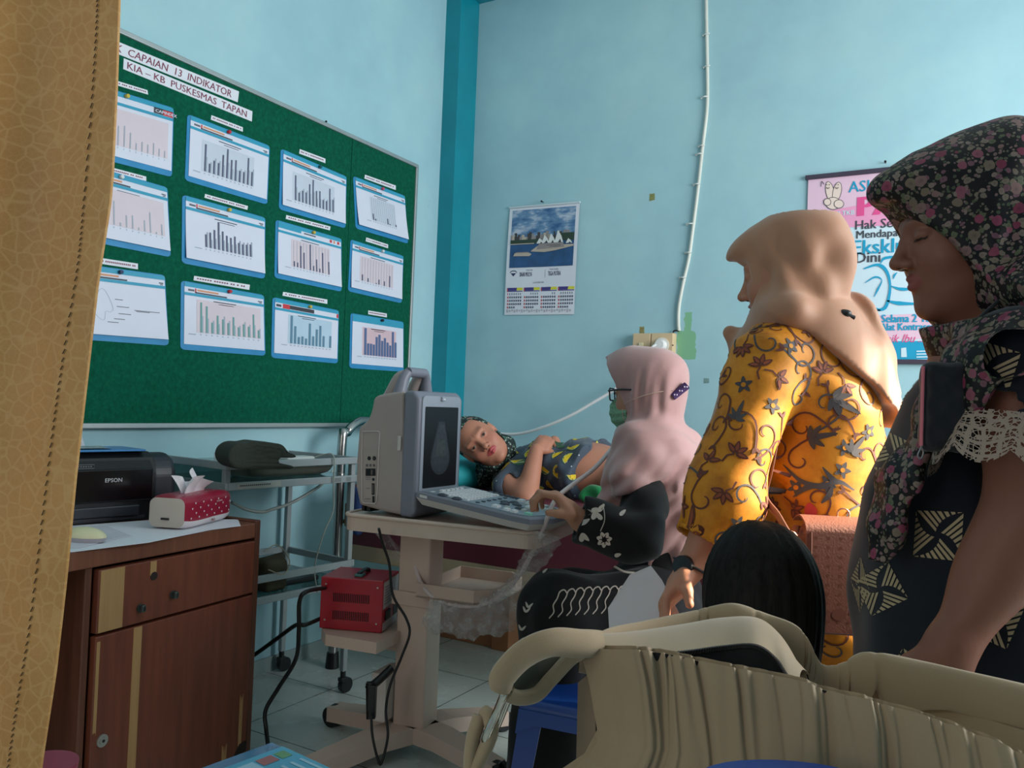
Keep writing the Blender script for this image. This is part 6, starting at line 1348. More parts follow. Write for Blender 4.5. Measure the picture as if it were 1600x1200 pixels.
# beige headscarf
M_bei = cloth_mat('beige_scarf_satin', (172, 126, 98), .05, .55, .3, 400, .06)
def c_scarf(P):
    L = tolocal(P, HC)
    v = smin(ell(L, (0, -.028, .036), (.094, .122, .104)), ell(L, (0, -.022, -.045), (.086, .098, .10)), .05)
    v = smin(v, ell(L, (0, .052, .070), (.062, .070, .036)), .035); v = smin(v, cap(L, (-.01, .05, .075), (-.012, .112, .060), .026, .007), .03)
    ang = np.arctan2(L[:, 0], -L[:, 1]); v = v+(.004*np.sin(ang*5+L[:, 2]*16)-.014*crease(ang*4.2+L[:, 2]*12+.5, 2.0)-.011*crease(ang*2.7-L[:, 2]*18, 2.5))*np.clip((.10-L[:, 2])*9, 0, 1)
    g = interp_cut(L[:, 2], [-.13, -.10, -.05, 0, .03, .055, .075, .2], [.02, .032, .05, .066, .082, .105, .2, .3])
    v = smax(v, np.minimum(L[:, 1]-g, L[:, 2]+.12), .004)
    # gathered at the nape, then a cape over the back
    v = smin(v, cap(P, Cw(1250, 470), Cw(1262, 510), .095, .088), .03)
    groove = np.abs(P[:, 2]-Cw(1250, 496)[2]-.02*((P-_a(Cw(1250, 496))) @ _a(RT))*-1); v = v+.016*np.exp(-(groove/.009)**2)
    Q = squash(P, Cw(1262, 560, D1), FW, 1.15)
    s = chain(Q, [Cw(1258, 535), Cw(1290, 590), Cw(1322, 640, D1-.02), Cw(1335, 680, D1-.02)], [.122, .118, .095, .07], .05)
    # keep the part above a slanting hem that runs from the left shoulder down to the right
    hem_n = unit(RT*.62+UP*.78); hem = (_a(Cw(1253, 548, D1))-P) @ _a(hem_n); s = smax(s, hem, .006)
    a2 = (P-_a(Cw(1300, 520))) @ _a(RT*.9-UP*.25); s = s+.006*np.sin(a2*75+2*np.sin(P[:, 2]*9))*np.clip(((P-_a(Cw(1300, 520))) @ _a(RT))*14, 0, 1)
    v = smin(v, s, .007)
    # long end flaring out on the right
    f = chain(squash(P, Cw(1350, 590, D1+.03), FW, 1.7), [Cw(1318, 500, D1+.03), Cw(1344, 560, D1+.04), Cw(1358, 612, D1+.05), Cw(1352, 665, D1+.05)], [.055, .056, .046, .03], .03)
    f = f+.007*np.sin(((P-_a(Cw(1340, 560))) @ _a(unit(RT+UP*.45)))*95)
    v = smin(v, f, .02)
    # front end, seen past the left arm
    e = chain(squash(P, Cw(1150, 600, D1+.14), FW, 2.0), [Cw(1200, 500, D1+.06), Cw(1168, 540, D1+.10), Cw(1150, 600, D1+.14), Cw(1126, 680, D1+.14), Cw(1108, 760, D1+.14)], [.06, .035, .030, .028, .022], .02)
    v = smin(v, e, .02)
    v = smin(v, smin(cap(P, Cw(1172, 535, D1+.10), Cw(1141, 520, D1+.11), .026, .012), cap(P, Cw(1141, 520, D1+.11), Cw(1152, 548, D1+.11), .012, .014), .02), .02)
    return v
lo, hi = bounds([HC[0], Cw(1120, 770, 1.95), Cw(1350, 690, 1.7), Cw(1390, 580, 1.8)], [.14, .14, .10])
solid('headscarf', c_scarf, lo, hi, .005, M_bei, Cp)
k = Cw(1318, 490, D1-.115); m = MB(); m.ball(k, (.016, .010, .009), 12); m.tube([k+RT*-.02+UP*.004, k+RT*.022-UP*.008], .005, 8); m.build('hair_clip', M_dark, Cp)
# wrist watch
wa = unit(CWR-CE); m = MB(); wc = CWR+wa*.004; px_ = unit(np.cross(wa, UP)); py_ = np.cross(wa, px_)
m.tube([wc+(px_*math.cos(t)+py_*math.sin(t))*.0305 for t in np.linspace(0, 2*math.pi, 24, endpoint=False)], .0085, 8, 0, closed=True, flat=.35)
fc = unit(-ray(1076, 882)*.8-RT*.5); o = wc+fc*.030; m.cyl(o-fc*.003, o+fc*.007, .021, .020, 26, 1); m.cyl(o+fc*.0071, o+fc*.0076, .0165, n=26, mi=2)
m.build('wristwatch', [mat('black_watch_strap', (22, 22, 24), .5), mat('dark_steel_case', (52, 54, 58), .3, .8), mat('dark_watch_dial', (26, 34, 42), .15, var=0)], Cp)
# paper in her hand
def sheet3(name, pts, th, m_, label, cat, grow=None):
    P = [W(*p) for p in pts]; n = unit(np.cross(P[1]-P[0], P[2]-P[0])); mb = MB(); k = len(P); V = P+[p+n*th for p in P]
    mb.add(V, [(i, (i+1) % k, k+(i+1) % k, k+i) for i in range(k)]+[tuple(range(k))[::-1], tuple(range(k, 2*k))]); return mb.build(name, m_, label=label, cat=cat)
sheet3('paper_sheet', [(950, 950, 1.62), (984, 898, 1.60), (1017, 884, 1.585), (1034, 906, 1.575), (1062, 960, 1.56), (1075, 1010, 1.55), (968, 1012, 1.61), (952, 985, 1.62)], .0008, mat('grey_white_paper', (204, 200, 204), .6, var=.02), 'white paper sheet hanging in the hand with the watch', 'paper')
# brown shoulder bag on her hip
bd = 1.50
root = thing('shoulder_bag', W(1290, 985, bd), 'brown embossed flap bag with thin strap hanging at the mustard batik dress', 'bag')
bR = np.array([unit(RT-FW*.10), unit(FW+RT*.10), UP]); bc = W(1298, 900, bd+.06)
def bagb(P):
    q = (P-_a(bc)) @ _a(bR).T; w_ = .064
    d = rbox(P, bc, (w_, .045, .098), bR, .03); return d
solid('bag_body', bagb, bc-.15, bc+.15, .004, mat('brown_leatherette', (124, 78, 62), .5, var=.08, bmp=.2, bscale=300), root)
m = MB()
def flap(u, v, o=0):
    x = (u-.5)*.124; 
    if v < .25: t = v/.25; y = .048-.098*t; z = .097+.014*math.sin(math.pi*t)
    else: t = (v-.25)/.75; y = -.050-.006*math.sin(math.pi*t); z = .097-t*.192*(1-.0*abs(u-.5))
    if v >= .25: x *= 1-.42*max(0, (v-.72)/.28)**2.2
    return bc+bR[0]*x+bR[1]*(y-o)+bR[2]*(z+(o if v < .25 else 0))
m.grid(lambda u, v: flap(u, v, .004), 18, 40); m.grid(lambda u, v: flap(u, v, .0), 18, 40)
for e in (0, 1): m.grid(lambda u, v: flap(e, v, .004*u), 2, 40)
m.grid(lambda u, v: flap(u, 1, .004*v), 18, 2)
fl = m.build('flap', mat('brown_embossed_flap', (134, 86, 70), .45, var=.06, bmp=.3, bscale=240), root)
m = MB()
for i in range(5):
    for j in range(10):
        c = flap(.14+.18*i, .32+.066*j, .0042); m.add([c+bR[0]*.0032*math.cos(t)+bR[2]*.0032*math.sin(t)-bR[1]*.0002 for t in np.linspace(0, 6.28, 9)[:-1]], [tuple(range(8))])
c = flap(.5, .86, .0042); m.add([c+bR[0]*(.013*math.cos(t))+bR[2]*(.011*math.sin(t))-bR[1]*.0006 for t in np.linspace(0, 6.28, 21)[:-1]], [tuple(range(20))])
m.build('embossing', mat('pressed_leather_mark', (118, 74, 60), .4, var=0), fl)
m = MB(); m.tube([flap(.93, v, .006) for v in np.linspace(.28, 1, 24)], .0016, 6); m.tube([flap(.07, v, .006) for v in np.linspace(.28, 1, 24)], .0016, 6); m.tube([flap(u, 1, .005) for u in np.linspace(0, 1, 14)], .002, 6); m.build('flap_edge', mat('dark_brown_piping', (84, 50, 40), .45), fl)
m = MB(); e0 = bc+bR[0]*-.066+bR[2]*.088; s0 = [e0+UP*.004, W(1236, 838, 1.50), W(1215, 805, 1.54), W(1196, 776, 1.585)]; m.tube(s0+[W(1205, 730, 1.585), W(1225, 620, 1.60)], .0075, 6, 0, sm=5, flat=.3); m.build('strap', mat('brown_strap', (128, 84, 66), .5), root)
m = MB(); g = W(1236, 838, 1.495); m.tube([g+RT*.009*math.cos(t)+UP*.009*math.sin(t) for t in np.linspace(0, 6.28, 14)[:-1]], .0018, 6, closed=True); m.tube([g-UP*.008, g-UP*.03+RT*.014, g-UP*.045+RT*.026, g-UP*.03+RT*.028, g-UP*.01+RT*.004], .0018, 6, sm=4); g2 = bc+bR[0]*.02+bR[2]*.118; m.tube([g2+RT*.012*math.cos(t)+UP*.012*math.sin(t) for t in np.linspace(0, 6.28, 14)[:-1]], .0018, 6, closed=True); m.build('ring', mat('rose_gold_metal', (206, 160, 132), .3, .9), root)

# ------------------------------------------------------------------ girl with black hair in front of her
D2 = 1.36; SK_G = (150, 102, 80)
Gw = lambda x, y, d=D2: W(x, y, d)
HG = headframe(Gw(1176, 922), FW*.97-RT*.2, UP*.98+FW*.1)
def g_body(P):
    L = tolocal(P, HG); v = smin(head(L/ .92)*.92, cap(P, HG[0]-UP*.06, HG[0]-UP*.16, .042, .045), .03)
    b0 = HG[0]-UP*.17; v = smin(v, chain(squash(P, b0, RT, 1.3), [b0, b0-UP*.18, b0-UP*.30], [.075, .08, .085], .04), .04)
    for s_ in (-1, 1):
        v = smin(v, chain(P, [b0+RT*.085*s_, b0+RT*.115*s_-UP*.17, b0+RT*.11*s_-UP*.32], [.036, .03, .024]), .02)
        h = b0-UP*.30+RT*.045*s_; a = np.array([h[0], h[1], .06]); v = smin(v, smin(chain(P, [h, (h+a)/2, a], [.06, .045, .03]), cap(P, a-UP*.035, a-UP*.035+FW*.10, .025, .02), .02), .02)
    return v
lo, hi = bounds([HG[0], np.array([HG[0][0], HG[0][1], .01])], .24); lo[2] = 0
Gp = body('person', [(g_body, lo, hi, .008, lambda v: head_color(tolocal(v, HG)/.92, SK_G, (150, 84, 80)))], [skin_mat('child_skin', SK_G, (150, 84, 80))], 'small girl with long black hair seen from behind, in front of the mustard dress')
def g_hair(P):
    L = tolocal(P, HG); v = smin(ell(L, (0, -.022, .014), (.086, .100, .106)), ell(L, (0, -.045, -.10), (.090, .075, .16)), .06)
    v = smin(v, ell(L, (0, -.04, -.22), (.105, .055, .09)), .05)
    ang = np.arctan2(L[:, 0], -L[:, 1]); v = v+.0008*np.sin(ang*34+L[:, 2]*14)+.0009*np.sin(ang*15-L[:, 2]*9)+.004*np.exp(-(L[:, 0]/.006)**2)*np.clip(L[:, 2]*12, 0, 1)
    face = np.minimum(L[:, 1]-.035, np.minimum(.09-np.abs(L[:, 0]), .055-L[:, 2])); return smax(v, face, .01)
def hair_mat():
    m, nt, b = nodes('black_hair'); co = objco(nt); mp = nd(nt, 'Mapping'); lk(nt, co, mp.inputs[0]); mp.inputs['Scale'].default_value = (160, 160, 6); n = noise(nt, 1.5, 5, mp.outputs[0])
    lk(nt, ramp(nt, n, [(.3, (.004, .0035, .003, 1)), (.75, (.016, .013, .011, 1))]), b.inputs['Base Color']); b.inputs['Roughness'].default_value = .6; b.inputs['Specular IOR Level'].default_value = .12; bump(nt, b, n, .35, .003); return m
lo, hi = bounds([HG[0], HG[0]-UP*.3], .15); solid('hair', g_hair, lo, hi, .0045, hair_mat(), Gp)
def g_dress(P):
    b0 = HG[0]-UP*.17; v = chain(squash(P, b0, RT, 1.3), [b0-UP*.0, b0-UP*.18, b0-UP*.42], [.086, .094, .13], .04)
    for s_ in (-1, 1): v = smin(v, cap(P, b0+RT*.085*s_, b0+RT*.11*s_-UP*.09, .048, .048), .02)
    return smax(v, (b0[2]-.44)-P[:, 2], .006)
lo, hi = bounds([HG[0]-UP*.1, HG[0]-UP*.62], .22); solid('dress', g_dress, lo, hi, .009, cloth_mat('dark_blue_child_dress', (30, 44, 62), .1), Gp)

# ------------------------------------------------------------------ seated examiner with pink headscarf and mask
D3 = 2.40; SK_B = (186, 134, 108)
Bw = lambda x, y, d=D3: W(x, y, d)
fB = -RT*math.cos(math.radians(38))+FW*math.sin(math.radians(38))
HB_ = headframe(Bw(1011, 615), fB*.995-UP*.08, UP*.995+fB*.08)
def b_head(P): L = tolocal(P, HB_); return smin(head(L), cap(P, HB_[0]-HB_[1][2]*.05, Bw(1025, 700), .048, .055), .03)
BS, BE, BWr = Bw(1008, 776, 2.25), Bw(998, 842, 2.13), Bw(906, 813, 2.13)
hb_d = unit(Bw(866, 776, 2.135)-BWr)
def b_hand(P): return smin(cap(P, BE, BWr, .038, .026), hand(P, BWr+hb_d*.005, unit(hb_d+UP*.10), -UP*.75-RT*.45, -FW*.6-RT*.2+UP*.1, [.95, 1.05, 1.1, 1.1], .25, 1.0, (.25, .55), .62), .015)
def b_body(P):
    v = chain(P, [Bw(1025, 690), Bw(1030, 790), Bw(1030, 900, 2.36)], [.072, .085, .09], .05); v = smin(v, smin(cap(P, BS, BE, .046, .040), cap(P, BE, BWr, .039, .03), .02), .03)
    v = smin(v, chain(P, [Bw(985, 735, 2.56), Bw(972, 800, 2.60), Bw(950, 790, 2.66)], [.042, .036, .028]), .03)
    for (hip, kn, an) in ((Bw(1025, 955, 2.30), Bw(876, 958, 2.21), Bw(850, 1190, 2.31)), (Bw(1030, 950, 2.46), Bw(890, 945, 2.44), Bw(865, 1140, 2.44))):
        an = np.array([an[0], an[1], .09]); v = smin(v, smin(chain(P, [hip, kn, an], [.08, .055, .035]), cap(P, an-UP*.06, an-UP*.062-RT*.10, .028, .024), .02), .03)
    return v
lo1, hi1 = bounds([HB_[0]], .19); lo2, hi2 = bounds([BE, BWr, BWr+hb_d*.2], .08)
lo3, hi3 = bounds([Bw(1030, 680), Bw(1100, 900, 2.5), Bw(800, 960, 2.1), Bw(905, 745, 2.76)], .16); lo3[2] = 0
Bp = body('person', [(b_head, lo1, hi1, .0036, lambda v: head_color(tolocal(v, HB_), SK_B, (160, 90, 86))), (b_hand, lo2, hi2, .0030, flatc(SK_B)), (b_body, lo3, hi3, .010, flatc(SK_B))], [skin_mat('light_brown_skin', SK_B, (160, 90, 86))], 'seated woman in dusty pink headscarf, mask and glasses working the keyboard')
M_pk = cloth_mat('dusty_pink_scarf', (188, 146, 142), .09, .6, .3, 300, .08)
def b_scarf(P):
    L = tolocal(P, HB_); q = np.arctan2(L[:, 2]+.05, L[:, 1]+.02)
    v = smin(ell(L, (0, -.024, .034), (.090, .112, .100)), ell(L, (0, -.022, -.05), (.082, .088, .095)), .05)
    v = smin(v, ell(L, (0, .048, .066), (.073, .086, .076)), .035); v = smin(v, cap(L, (0, .05, .105), (0, .136, .116), .030, .006), .03)
    v = v+(.0016*np.sin(L[:, 1]*95+L[:, 2]*16)-.0065*crease(L[:, 1]*62-L[:, 2]*14+1.2*np.sin(L[:, 2]*16), 2.4)-.003*crease(L[:, 1]*104+L[:, 2]*22+.7, 2.6))*np.clip((.095-L[:, 2])*12, 0, 1)*np.clip((.065-L[:, 1])*18, 0, 1)
    g = interp_cut(L[:, 2], [-.13, -.10, -.05, 0, .04, .08, .12, .15, .2], [.024, .028, .036, .053, .073, .098, .140, .25, .3])
    v = smax(v, np.minimum(L[:, 1]-g, L[:, 2]+.115), .004)
    s = chain(squash(P, Bw(1030, 740), FW, 1.15), [Bw(1030, 686), Bw(1028, 728), Bw(1040, 790), Bw(1042, 855), Bw(1036, 886)], [.076, .128, .122, .118, .112], .06)
    s = smin(s, cap(P, Bw(1005, 705, 2.32), Bw(990, 758, 2.25), .095, .072), .05); s = smin(s, cap(P, Bw(992, 704, 2.36), Bw(950, 782, 2.34), .052, .046), .05)
    s = smin(s, cap(P, Bw(1070, 700, 2.42), Bw(1084, 790, 2.42), .04, .02), .06)
    a = ((P-_a(Bw(1000, 690))) @ _a(unit(RT*.8-UP*.5))); s = s+(.005*np.sin(a*44+2.2*np.sin(P[:, 2]*11)+1)-.011*crease(a*30+2.0*np.sin(P[:, 2]*9)+.4, 2.4)-.007*crease(a*58-1.5*np.sin(P[:, 2]*14), 2.6))*np.clip((Bw(1000, 680)[2]-P[:, 2])*9, 0, 1)+wr(P, [(.0035, 40, 30, 40, 0), (.002, -60, 50, 70, 1)])
    hem = (_a(Bw(975, 770, 2.25))-P) @ _a(unit(UP*.93-RT*.38)); near = (_a(Bw(1000, 800, 2.235))-P) @ _a(FW); right = (_a(Bw(1035, 800))-P) @ _a(RT)
    cutA = smin(smin(-hem, -near*0-hem, .001), -hem, .001)
    slc = np.minimum(hem, np.minimum(near, right))            # >0 below the hem, on the camera side, left of the back
    s = smax(s, slc, .01); s = smax(s, np.minimum(L[:, 1]-.034, L[:, 2]+.088), .01)
    low = (_a(Bw(1000, 888))-P) @ UP.astype(np.float32); s = smax(s, low, .006)
    v = smin(v, s, .03)
    return v
lo, hi = bounds([HB_[0], Bw(1090, 890), Bw(935, 790), Bw(1000, 760, 2.2)], .14)
solid('headscarf', b_scarf, lo, hi, .0055, M_pk, Bp)
# mask, glasses, clip
def toW(H, p): return np.asarray(H[0])+np.asarray(p, float) @ H[1]
def maskf(P):
    L = tolocal(P, HB_); base = smin(ell(L, (0, .040, -.055), (.064, .070, .056)), ell(L, (0, .086, -.045), (.030, .030, .045)), .04)+.0012*np.sin(L[:, 2]*260)
    return smax(smax(base, -(base+.003), .001), np.maximum(.034-L[:, 1], np.maximum(L[:, 2]+.012-.012*np.abs(L[:, 0])*0, -.118-L[:, 2])), .002)
lo, hi = bounds([HB_[0]], .16); solid('face_mask', maskf, lo, hi, .0028, mat('pale_green_mask', (126, 172, 140), .75, var=.05), Bp)
m = MB(); c0 = toW(HB_, (-.050, .045, -.048)); 
nearx = -1 if np.dot(HB_[1][0], FW) > 0 else 1
m.tube([toW(HB_, (nearx*.060, .050, -.035)), toW(HB_, (nearx*.092, .0, -.022)), toW(HB_, (nearx*.085, -.06, -.006)), toW(HB_, (nearx*.05, -.112, .002))], .0013, 6, 0, sm=8); m.tube([toW(HB_, (nearx*.060, .05, -.035)), toW(HB_, (nearx*.066, .045, -.07)), toW(HB_, (nearx*.05, .03, -.10))], .001, 6, 0, sm=4); m.build('mask_band', mat('pale_pink_elastic', (206, 178, 160), .6), Bp)
m = MB()
for s_ in (-1, 1):
    rr_ = rrect(-.025, -.018, .025, .018, .008, 4); m.tube([toW(HB_, (s_*.031+a, .108-abs(a+s_*.031)*.25, .002+b)) for a, b in rr_], .0022, 6, 0, closed=True); m.tube([toW(HB_, (s_*.058, .096, .012)), toW(HB_, (s_*.078, .05, .012)), toW(HB_, (s_*.084, -.005, .008))], .0028, 6, 0)
m.tube([toW(HB_, (-.008, .108, .006)), toW(HB_, (.008, .108, .006))], .002, 6); gl = m.build('eyeglasses', M_dark, Bp)
m = MB()
for s_ in (-1, 1): m.add([toW(HB_, (s_*.031+a, .108-abs(a+s_*.031)*.25, .002+b)) for a, b in rrect(-.024, -.017, .024, .017, .008, 4)], [tuple(range(20))])
m.build('lens', mat('clear_lens', (220, 225, 230), .05, var=0, alpha=.18), gl)
k = Bw(1062, 611, D3-.10); cdir = unit(RT*.65+UP*.55); m = MB(); m.tube([k-cdir*.026, k+cdir*.026], .0115, 10, 0); 
for i in range(6): m.ball(k+cdir*(-.022+.009*i)-FW*.011+UP*(.003*(-1)**i), .0026, 6, 1)
m.build('hair_clip', [mat('violet_plush_clip', (66, 38, 92), .6, var=.2), mat('pearl_bead', (220, 205, 225), .3, var=0)], Bp)
# black blouse and long skirt with white print
def b_blouse(P):
    v = chain(P, [Bw(1025, 700), Bw(1030, 790), Bw(1030, 905, 2.36)], [.085, .105, .108], .05)
    ax = unit(BWr-BE); cf = BWr+ax*.004
    sl = smin(cap(P, BS, BE, .066, .060), cap(P, BE, cf, .060, .064), .03); sl = smax(sl, (P-_a(cf)) @ _a(ax), .004); sl = sl+wr(P, [(.004, 40, 20, 55, 0), (.003, -60, 45, 30, 1)])
    sl = smax(sl, -smax(cap(P, BE, BWr+ax*.08, .046, .044), (_a(cf-ax*.035)-P) @ _a(ax), .004), .004)
    v = smin(v, sl, .02); return smin(v, cap(P, Bw(985, 735, 2.58), Bw(960, 800, 2.66), .06, .055), .03)
def flower5(sz):
    out = []
    for t in range(7):
        a = t*2*math.pi/7; out.append((petal(sz*.30*math.cos(a), sz*.30*math.sin(a), sz*.72, sz*.58, a, 12), 1)); 
    for t in range(7): a = t*2*math.pi/7+.2; out.append((petal(sz*.28*math.cos(a), sz*.28*math.sin(a), sz*.4, sz*.12, a, 8), 0))
    out.append(((disc(0, 0, sz*.22, n=10), [tuple(range(10))]), 0)); return out
def b_extra(v, q):
    D_ = Drape(v, q)
    def cam_lay(g, px, py, rot, mi, d=2.05, off=.0016):
        n = -ray(px, py); D_.lay(g[0], g[1], W(px, py, d), RT*math.cos(rot)+UP*math.sin(rot), -RT*math.sin(rot)+UP*math.cos(rot), unit(n), mi, off, .4)
    for i, (g, mi) in enumerate(flower5(.020)): cam_lay(g, 944, 843, .2, mi, off=.0014+.0006*(i > 6)+.0006*(i > 13))
    for (px, py, rot, L, w) in ((925, 812, 1.1, .034, .014), (941, 812, 2.4, .028, .012), (934, 800, .9, .026, .012), (944, 791, .5, .022, .010), (911, 801, .1, .024, .016), (924, 800, .5, .020, .014), (907, 820, .6, .028, .011), (908, 833, -.7, .028, .011), (909, 846, 1.6, .022, .013), (918, 850, -1.0, .022, .013), (906, 810, 1.3, .020, .013), (920, 864, .2, .020, .011), (968, 806, .8, .022, .010), (960, 868, .3, .018, .010)): cam_lay(petal(0, 0, L, w, 0, 12), px, py, rot, 1)
    cam_lay(ribbon(spline([(0, 0), (.01, .03), (.004, .07)], 5), .002), 938, 830, 0, 1)
    for (c, n) in D_.spots(16, .09, lambda c: ((c-_a(Bw(1000, 800, 2.25))) @ _a(FW) > .03), 2):
        u, w, n = D_.axes(n)
        for g, mi in flower5(.018)[:7]: D_.lay(*g, c, u, w, n, mi, .0015, .05)
    return D_.out()
M_bk = cloth_mat('black_blouse_cotton', (15, 14, 15), .2, .8, .1); M_wp = mat('off_white_batik_print', (196, 184, 172), .8, var=.06)
lo, hi = bounds([Bw(1030, 690), Bw(1060, 915), BWr, Bw(960, 800, 2.66)], .15); solid('blouse', b_blouse, lo, hi, .006, [M_bk, M_wp], Bp, extra=b_extra)
def b_skirt(P):
    h1, k1, a1 = Bw(1022, 958, 2.30), Bw(872, 955, 2.19), Bw(846, 1200, 2.30); h2, k2, a2 = Bw(1030, 955, 2.46), Bw(900, 945, 2.42), Bw(880, 1150, 2.45)
    a1 = np.array([a1[0], a1[1], .12]); a2 = np.array([a2[0], a2[1], .12])
    v = smin(chain(P, [h1, k1, a1], [.13, .095, .105], .05), chain(P, [h2, k2, a2], [.13, .095, .12], .05), .10); v = smin(v, cap(P, Bw(1030, 915, 2.38), Bw(1030, 950, 2.38), .11, .15), .06)
    v = v+wr(P, [(.006, 16, 12, 5, 0), (.004, 40, -24, 8, 1), (.003, -30, 60, 20, 2)]); return smax(v, .08-P[:, 2], .008)
def s_extra(v, q):
    D_ = Drape(v, q); S = spline([(0, 0), (.012, .018), (.010, .036), (.020, .056), (.026, .074), (.038, .082), (.046, .074)], 5)
    for i in range(8):
        px, py = 858+i*13.5, 966-i*.7-(1.2*i if i < 3 else 3); n = -ray(px, py); D_.lay(*ribbon(S*(.95), [.0025, .003, .003, .004]), W(px, py, 2.0), RT*math.cos(.12)+UP*math.sin(-.12), UP, unit(n), 1, .0015, .45)
    for (px, py) in ((822, 957), (815, 985), (812, 1003), (826, 950), (848, 896), (806, 1040)):
        for t in range(2): g = petal(0, 0, .018, .006, .8+1.2*t, 10); D_.lay(*g, W(px, py, 2.0), RT, UP, unit(-ray(px, py)), 1, .0015, .45)
    return D_.out()
lo, hi = bounds([Bw(1030, 900), Bw(840, 960, 2.15), Bw(1060, 960, 2.5), Bw(840, 1200, 2.15)], .19); lo[2] = .05; solid('skirt', b_skirt, lo, hi, .009, [M_bk, M_wp], Bp, extra=s_extra)
# lap cloth edge: white band at the waist
m = MB(); m.tube([Bw(960, 885, 2.16), Bw(975, 893, 2.15), Bw(992, 895, 2.16)], .006, 8, sm=4, flat=.4); m.build('waist_band', mat('off_white_batik_print', (196, 184, 172), .8, var=.06), Bp)
# her blue stool
M_bs = mat('royal_blue_plastic', (20, 58, 128), .35, var=.04)
sc_ = Bw(925, 1060, 2.09); sz = .425; root = thing('plastic_stool', (sc_[0], sc_[1], 0), 'blue plastic stool under the seated woman in pink headscarf', 'stool')
ca_, sa_ = RT*.92-FW*.39, RT*.39+FW*.92
def sp_(x, y, z): return np.array([sc_[0], sc_[1], 0])+ca_*x+sa_*y+UP*z
Tst = np.eye(4); Tst[:3, 0] = ca_; Tst[:3, 1] = sa_; Tst[:3, 3] = (sc_[0], sc_[1], 0)
m = MB(Tst); m.bx((-.145, -.145, sz-.03), (.145, .145, sz), 0, .012, 3); m.build('seat', M_bs, root)
for (x, y) in ((-1, -1), (1, -1), (1, 1), (-1, 1)):
    m = MB(); t_, b_ = .138, .178
    V = [sp_(x*t_, y*t_, sz-.02), sp_(x*(t_-.06), y*t_, sz-.02), sp_(x*(t_-.06), y*(t_-.004), sz-.02), sp_(x*(t_-.004), y*(t_-.06), sz-.02), sp_(x*t_, y*(t_-.06), sz-.02)]+[sp_(x*b_, y*b_, .0), sp_(x*(b_-.045), y*b_, .0), sp_(x*(b_-.045), y*(b_-.004), .0), sp_(x*(b_-.004), y*(b_-.045), .0), sp_(x*b_, y*(b_-.045), .0)]
    F = [(i, (i+1) % 5, 5+(i+1) % 5, 5+i) for i in range(5)]+[(0, 1, 2, 3, 4), (9, 8, 7, 6, 5)]; m.add(V, F); m.build('leg', M_bs, root)
for s_ in range(4):
    m = MB(); a = s_*math.pi/2; c, s = math.cos(a), math.sin(a); P2 = lambda x, y, z: sp_(x*c-y*s, x*s+y*c, z)
    pts = [(-.14, sz-.025), (.14, sz-.025), (.146, sz-.085), (.095, sz-.058), (-.095, sz-.058), (-.146, sz-.085)]
    m.add([P2(x, -.141-(sz-z)*.09, z) for x, z in pts]+[P2(x, -.137-(sz-z)*.09, z) for x, z in pts], [(i, (i+1) % 6, 6+(i+1) % 6, 6+i) for i in range(6)]+[(5, 4, 3, 2, 1, 0), (6, 7, 8, 9, 10, 11)]); m.build('apron', M_bs, root)

# ------------------------------------------------------------------ patient lying on the bed
SK_A = (182, 124, 100)
HA = headframe(W(749, 690, 3.36), -FW*.97+RT*.06+UP*.02, -RT*.84+UP*.54)
Ay = lambda px, py, y: on('y', y, px, py)
aS, aE, aW = Ay(793, 757, 2.84), Ay(822, 779, 2.80), Ay(838, 704, 2.90)
def a_head(P): L = tolocal(P, HA); return smin(head(L*np.array([.93, 1, .98], np.float32)), cap(P, toW(HA, (0, -.02, -.06)), Ay(806, 735, 3.08), .05, .058), .03)
ah_d = unit(Ay(857, 683, 2.98)-aW)
aHIP = Ay(985, 752, 3.06); aKN = np.array([-.62, 3.08, .94]); aAN = np.array([-.44, 3.06, .86])
def a_torso(P, g=0.0):
    Q = squash(P, Ay(880, 735, 3.08), (0, 1, 0), 1.35)
    return chain(Q, [Ay(806, 742, 3.08), Ay(848, 735, 3.08), Ay(895, 738, 3.08), Ay(925, 738, 3.08), Ay(985, 746, 3.08)], np.array([.088, .105, .102, .112, .108])+g, .05)
def a_body(P):
    v = a_torso(P, -.002)
    v = smin(v, smin(cap(P, aS, aE, .050, .046), cap(P, aE, aW, .047, .029), .025), .03)
    v = smin(v, smin(cap(P, Ay(800, 725, 3.30), Ay(840, 735, 3.36), .045, .038), cap(P, Ay(840, 735, 3.36), Ay(866, 690, 3.15), .036, .026), .02), .03)
    for y in (2.97, 3.17): v = smin(v, chain(P, [np.array([aHIP[0], y, aHIP[2]]), np.array([-.80, y, .90]), np.array([-.50, y, .84])], [.075, .055, .04]), .03)
    return v
def a_hand(P): return hand(P, aW+ah_d*.005, ah_d, -UP*.65+FW*.3-RT*.1, -FW*.7+UP*.3, [1.35, 1.4, 1.45, 1.5], 0, .95, (.3, .6), .85)
lo1, hi1 = bounds([HA[0]], .19); lo2, hi2 = bounds([aW, aW+ah_d*.17], .07)
lo3, hi3 = bounds([Ay(800, 742, 2.8), Ay(985, 746, 3.3), np.array([-.47, 3.0, .84])], .15)
Ap = body('person', [(a_head, lo1, hi1, .0026, lambda v: head_color(tolocal(v, HA)*np.array([.93, 1, .98]), SK_A, (176, 74, 78), brow=.28)), (a_body, lo3, hi3, .0075, flatc(SK_A)), (a_hand, lo2, hi2, .0032, flatc(SK_A))], [skin_mat('patient_skin', SK_A, (176, 74, 78))], 'woman lying on the bed looking at the camera, bare abdomen, melon print shirt')
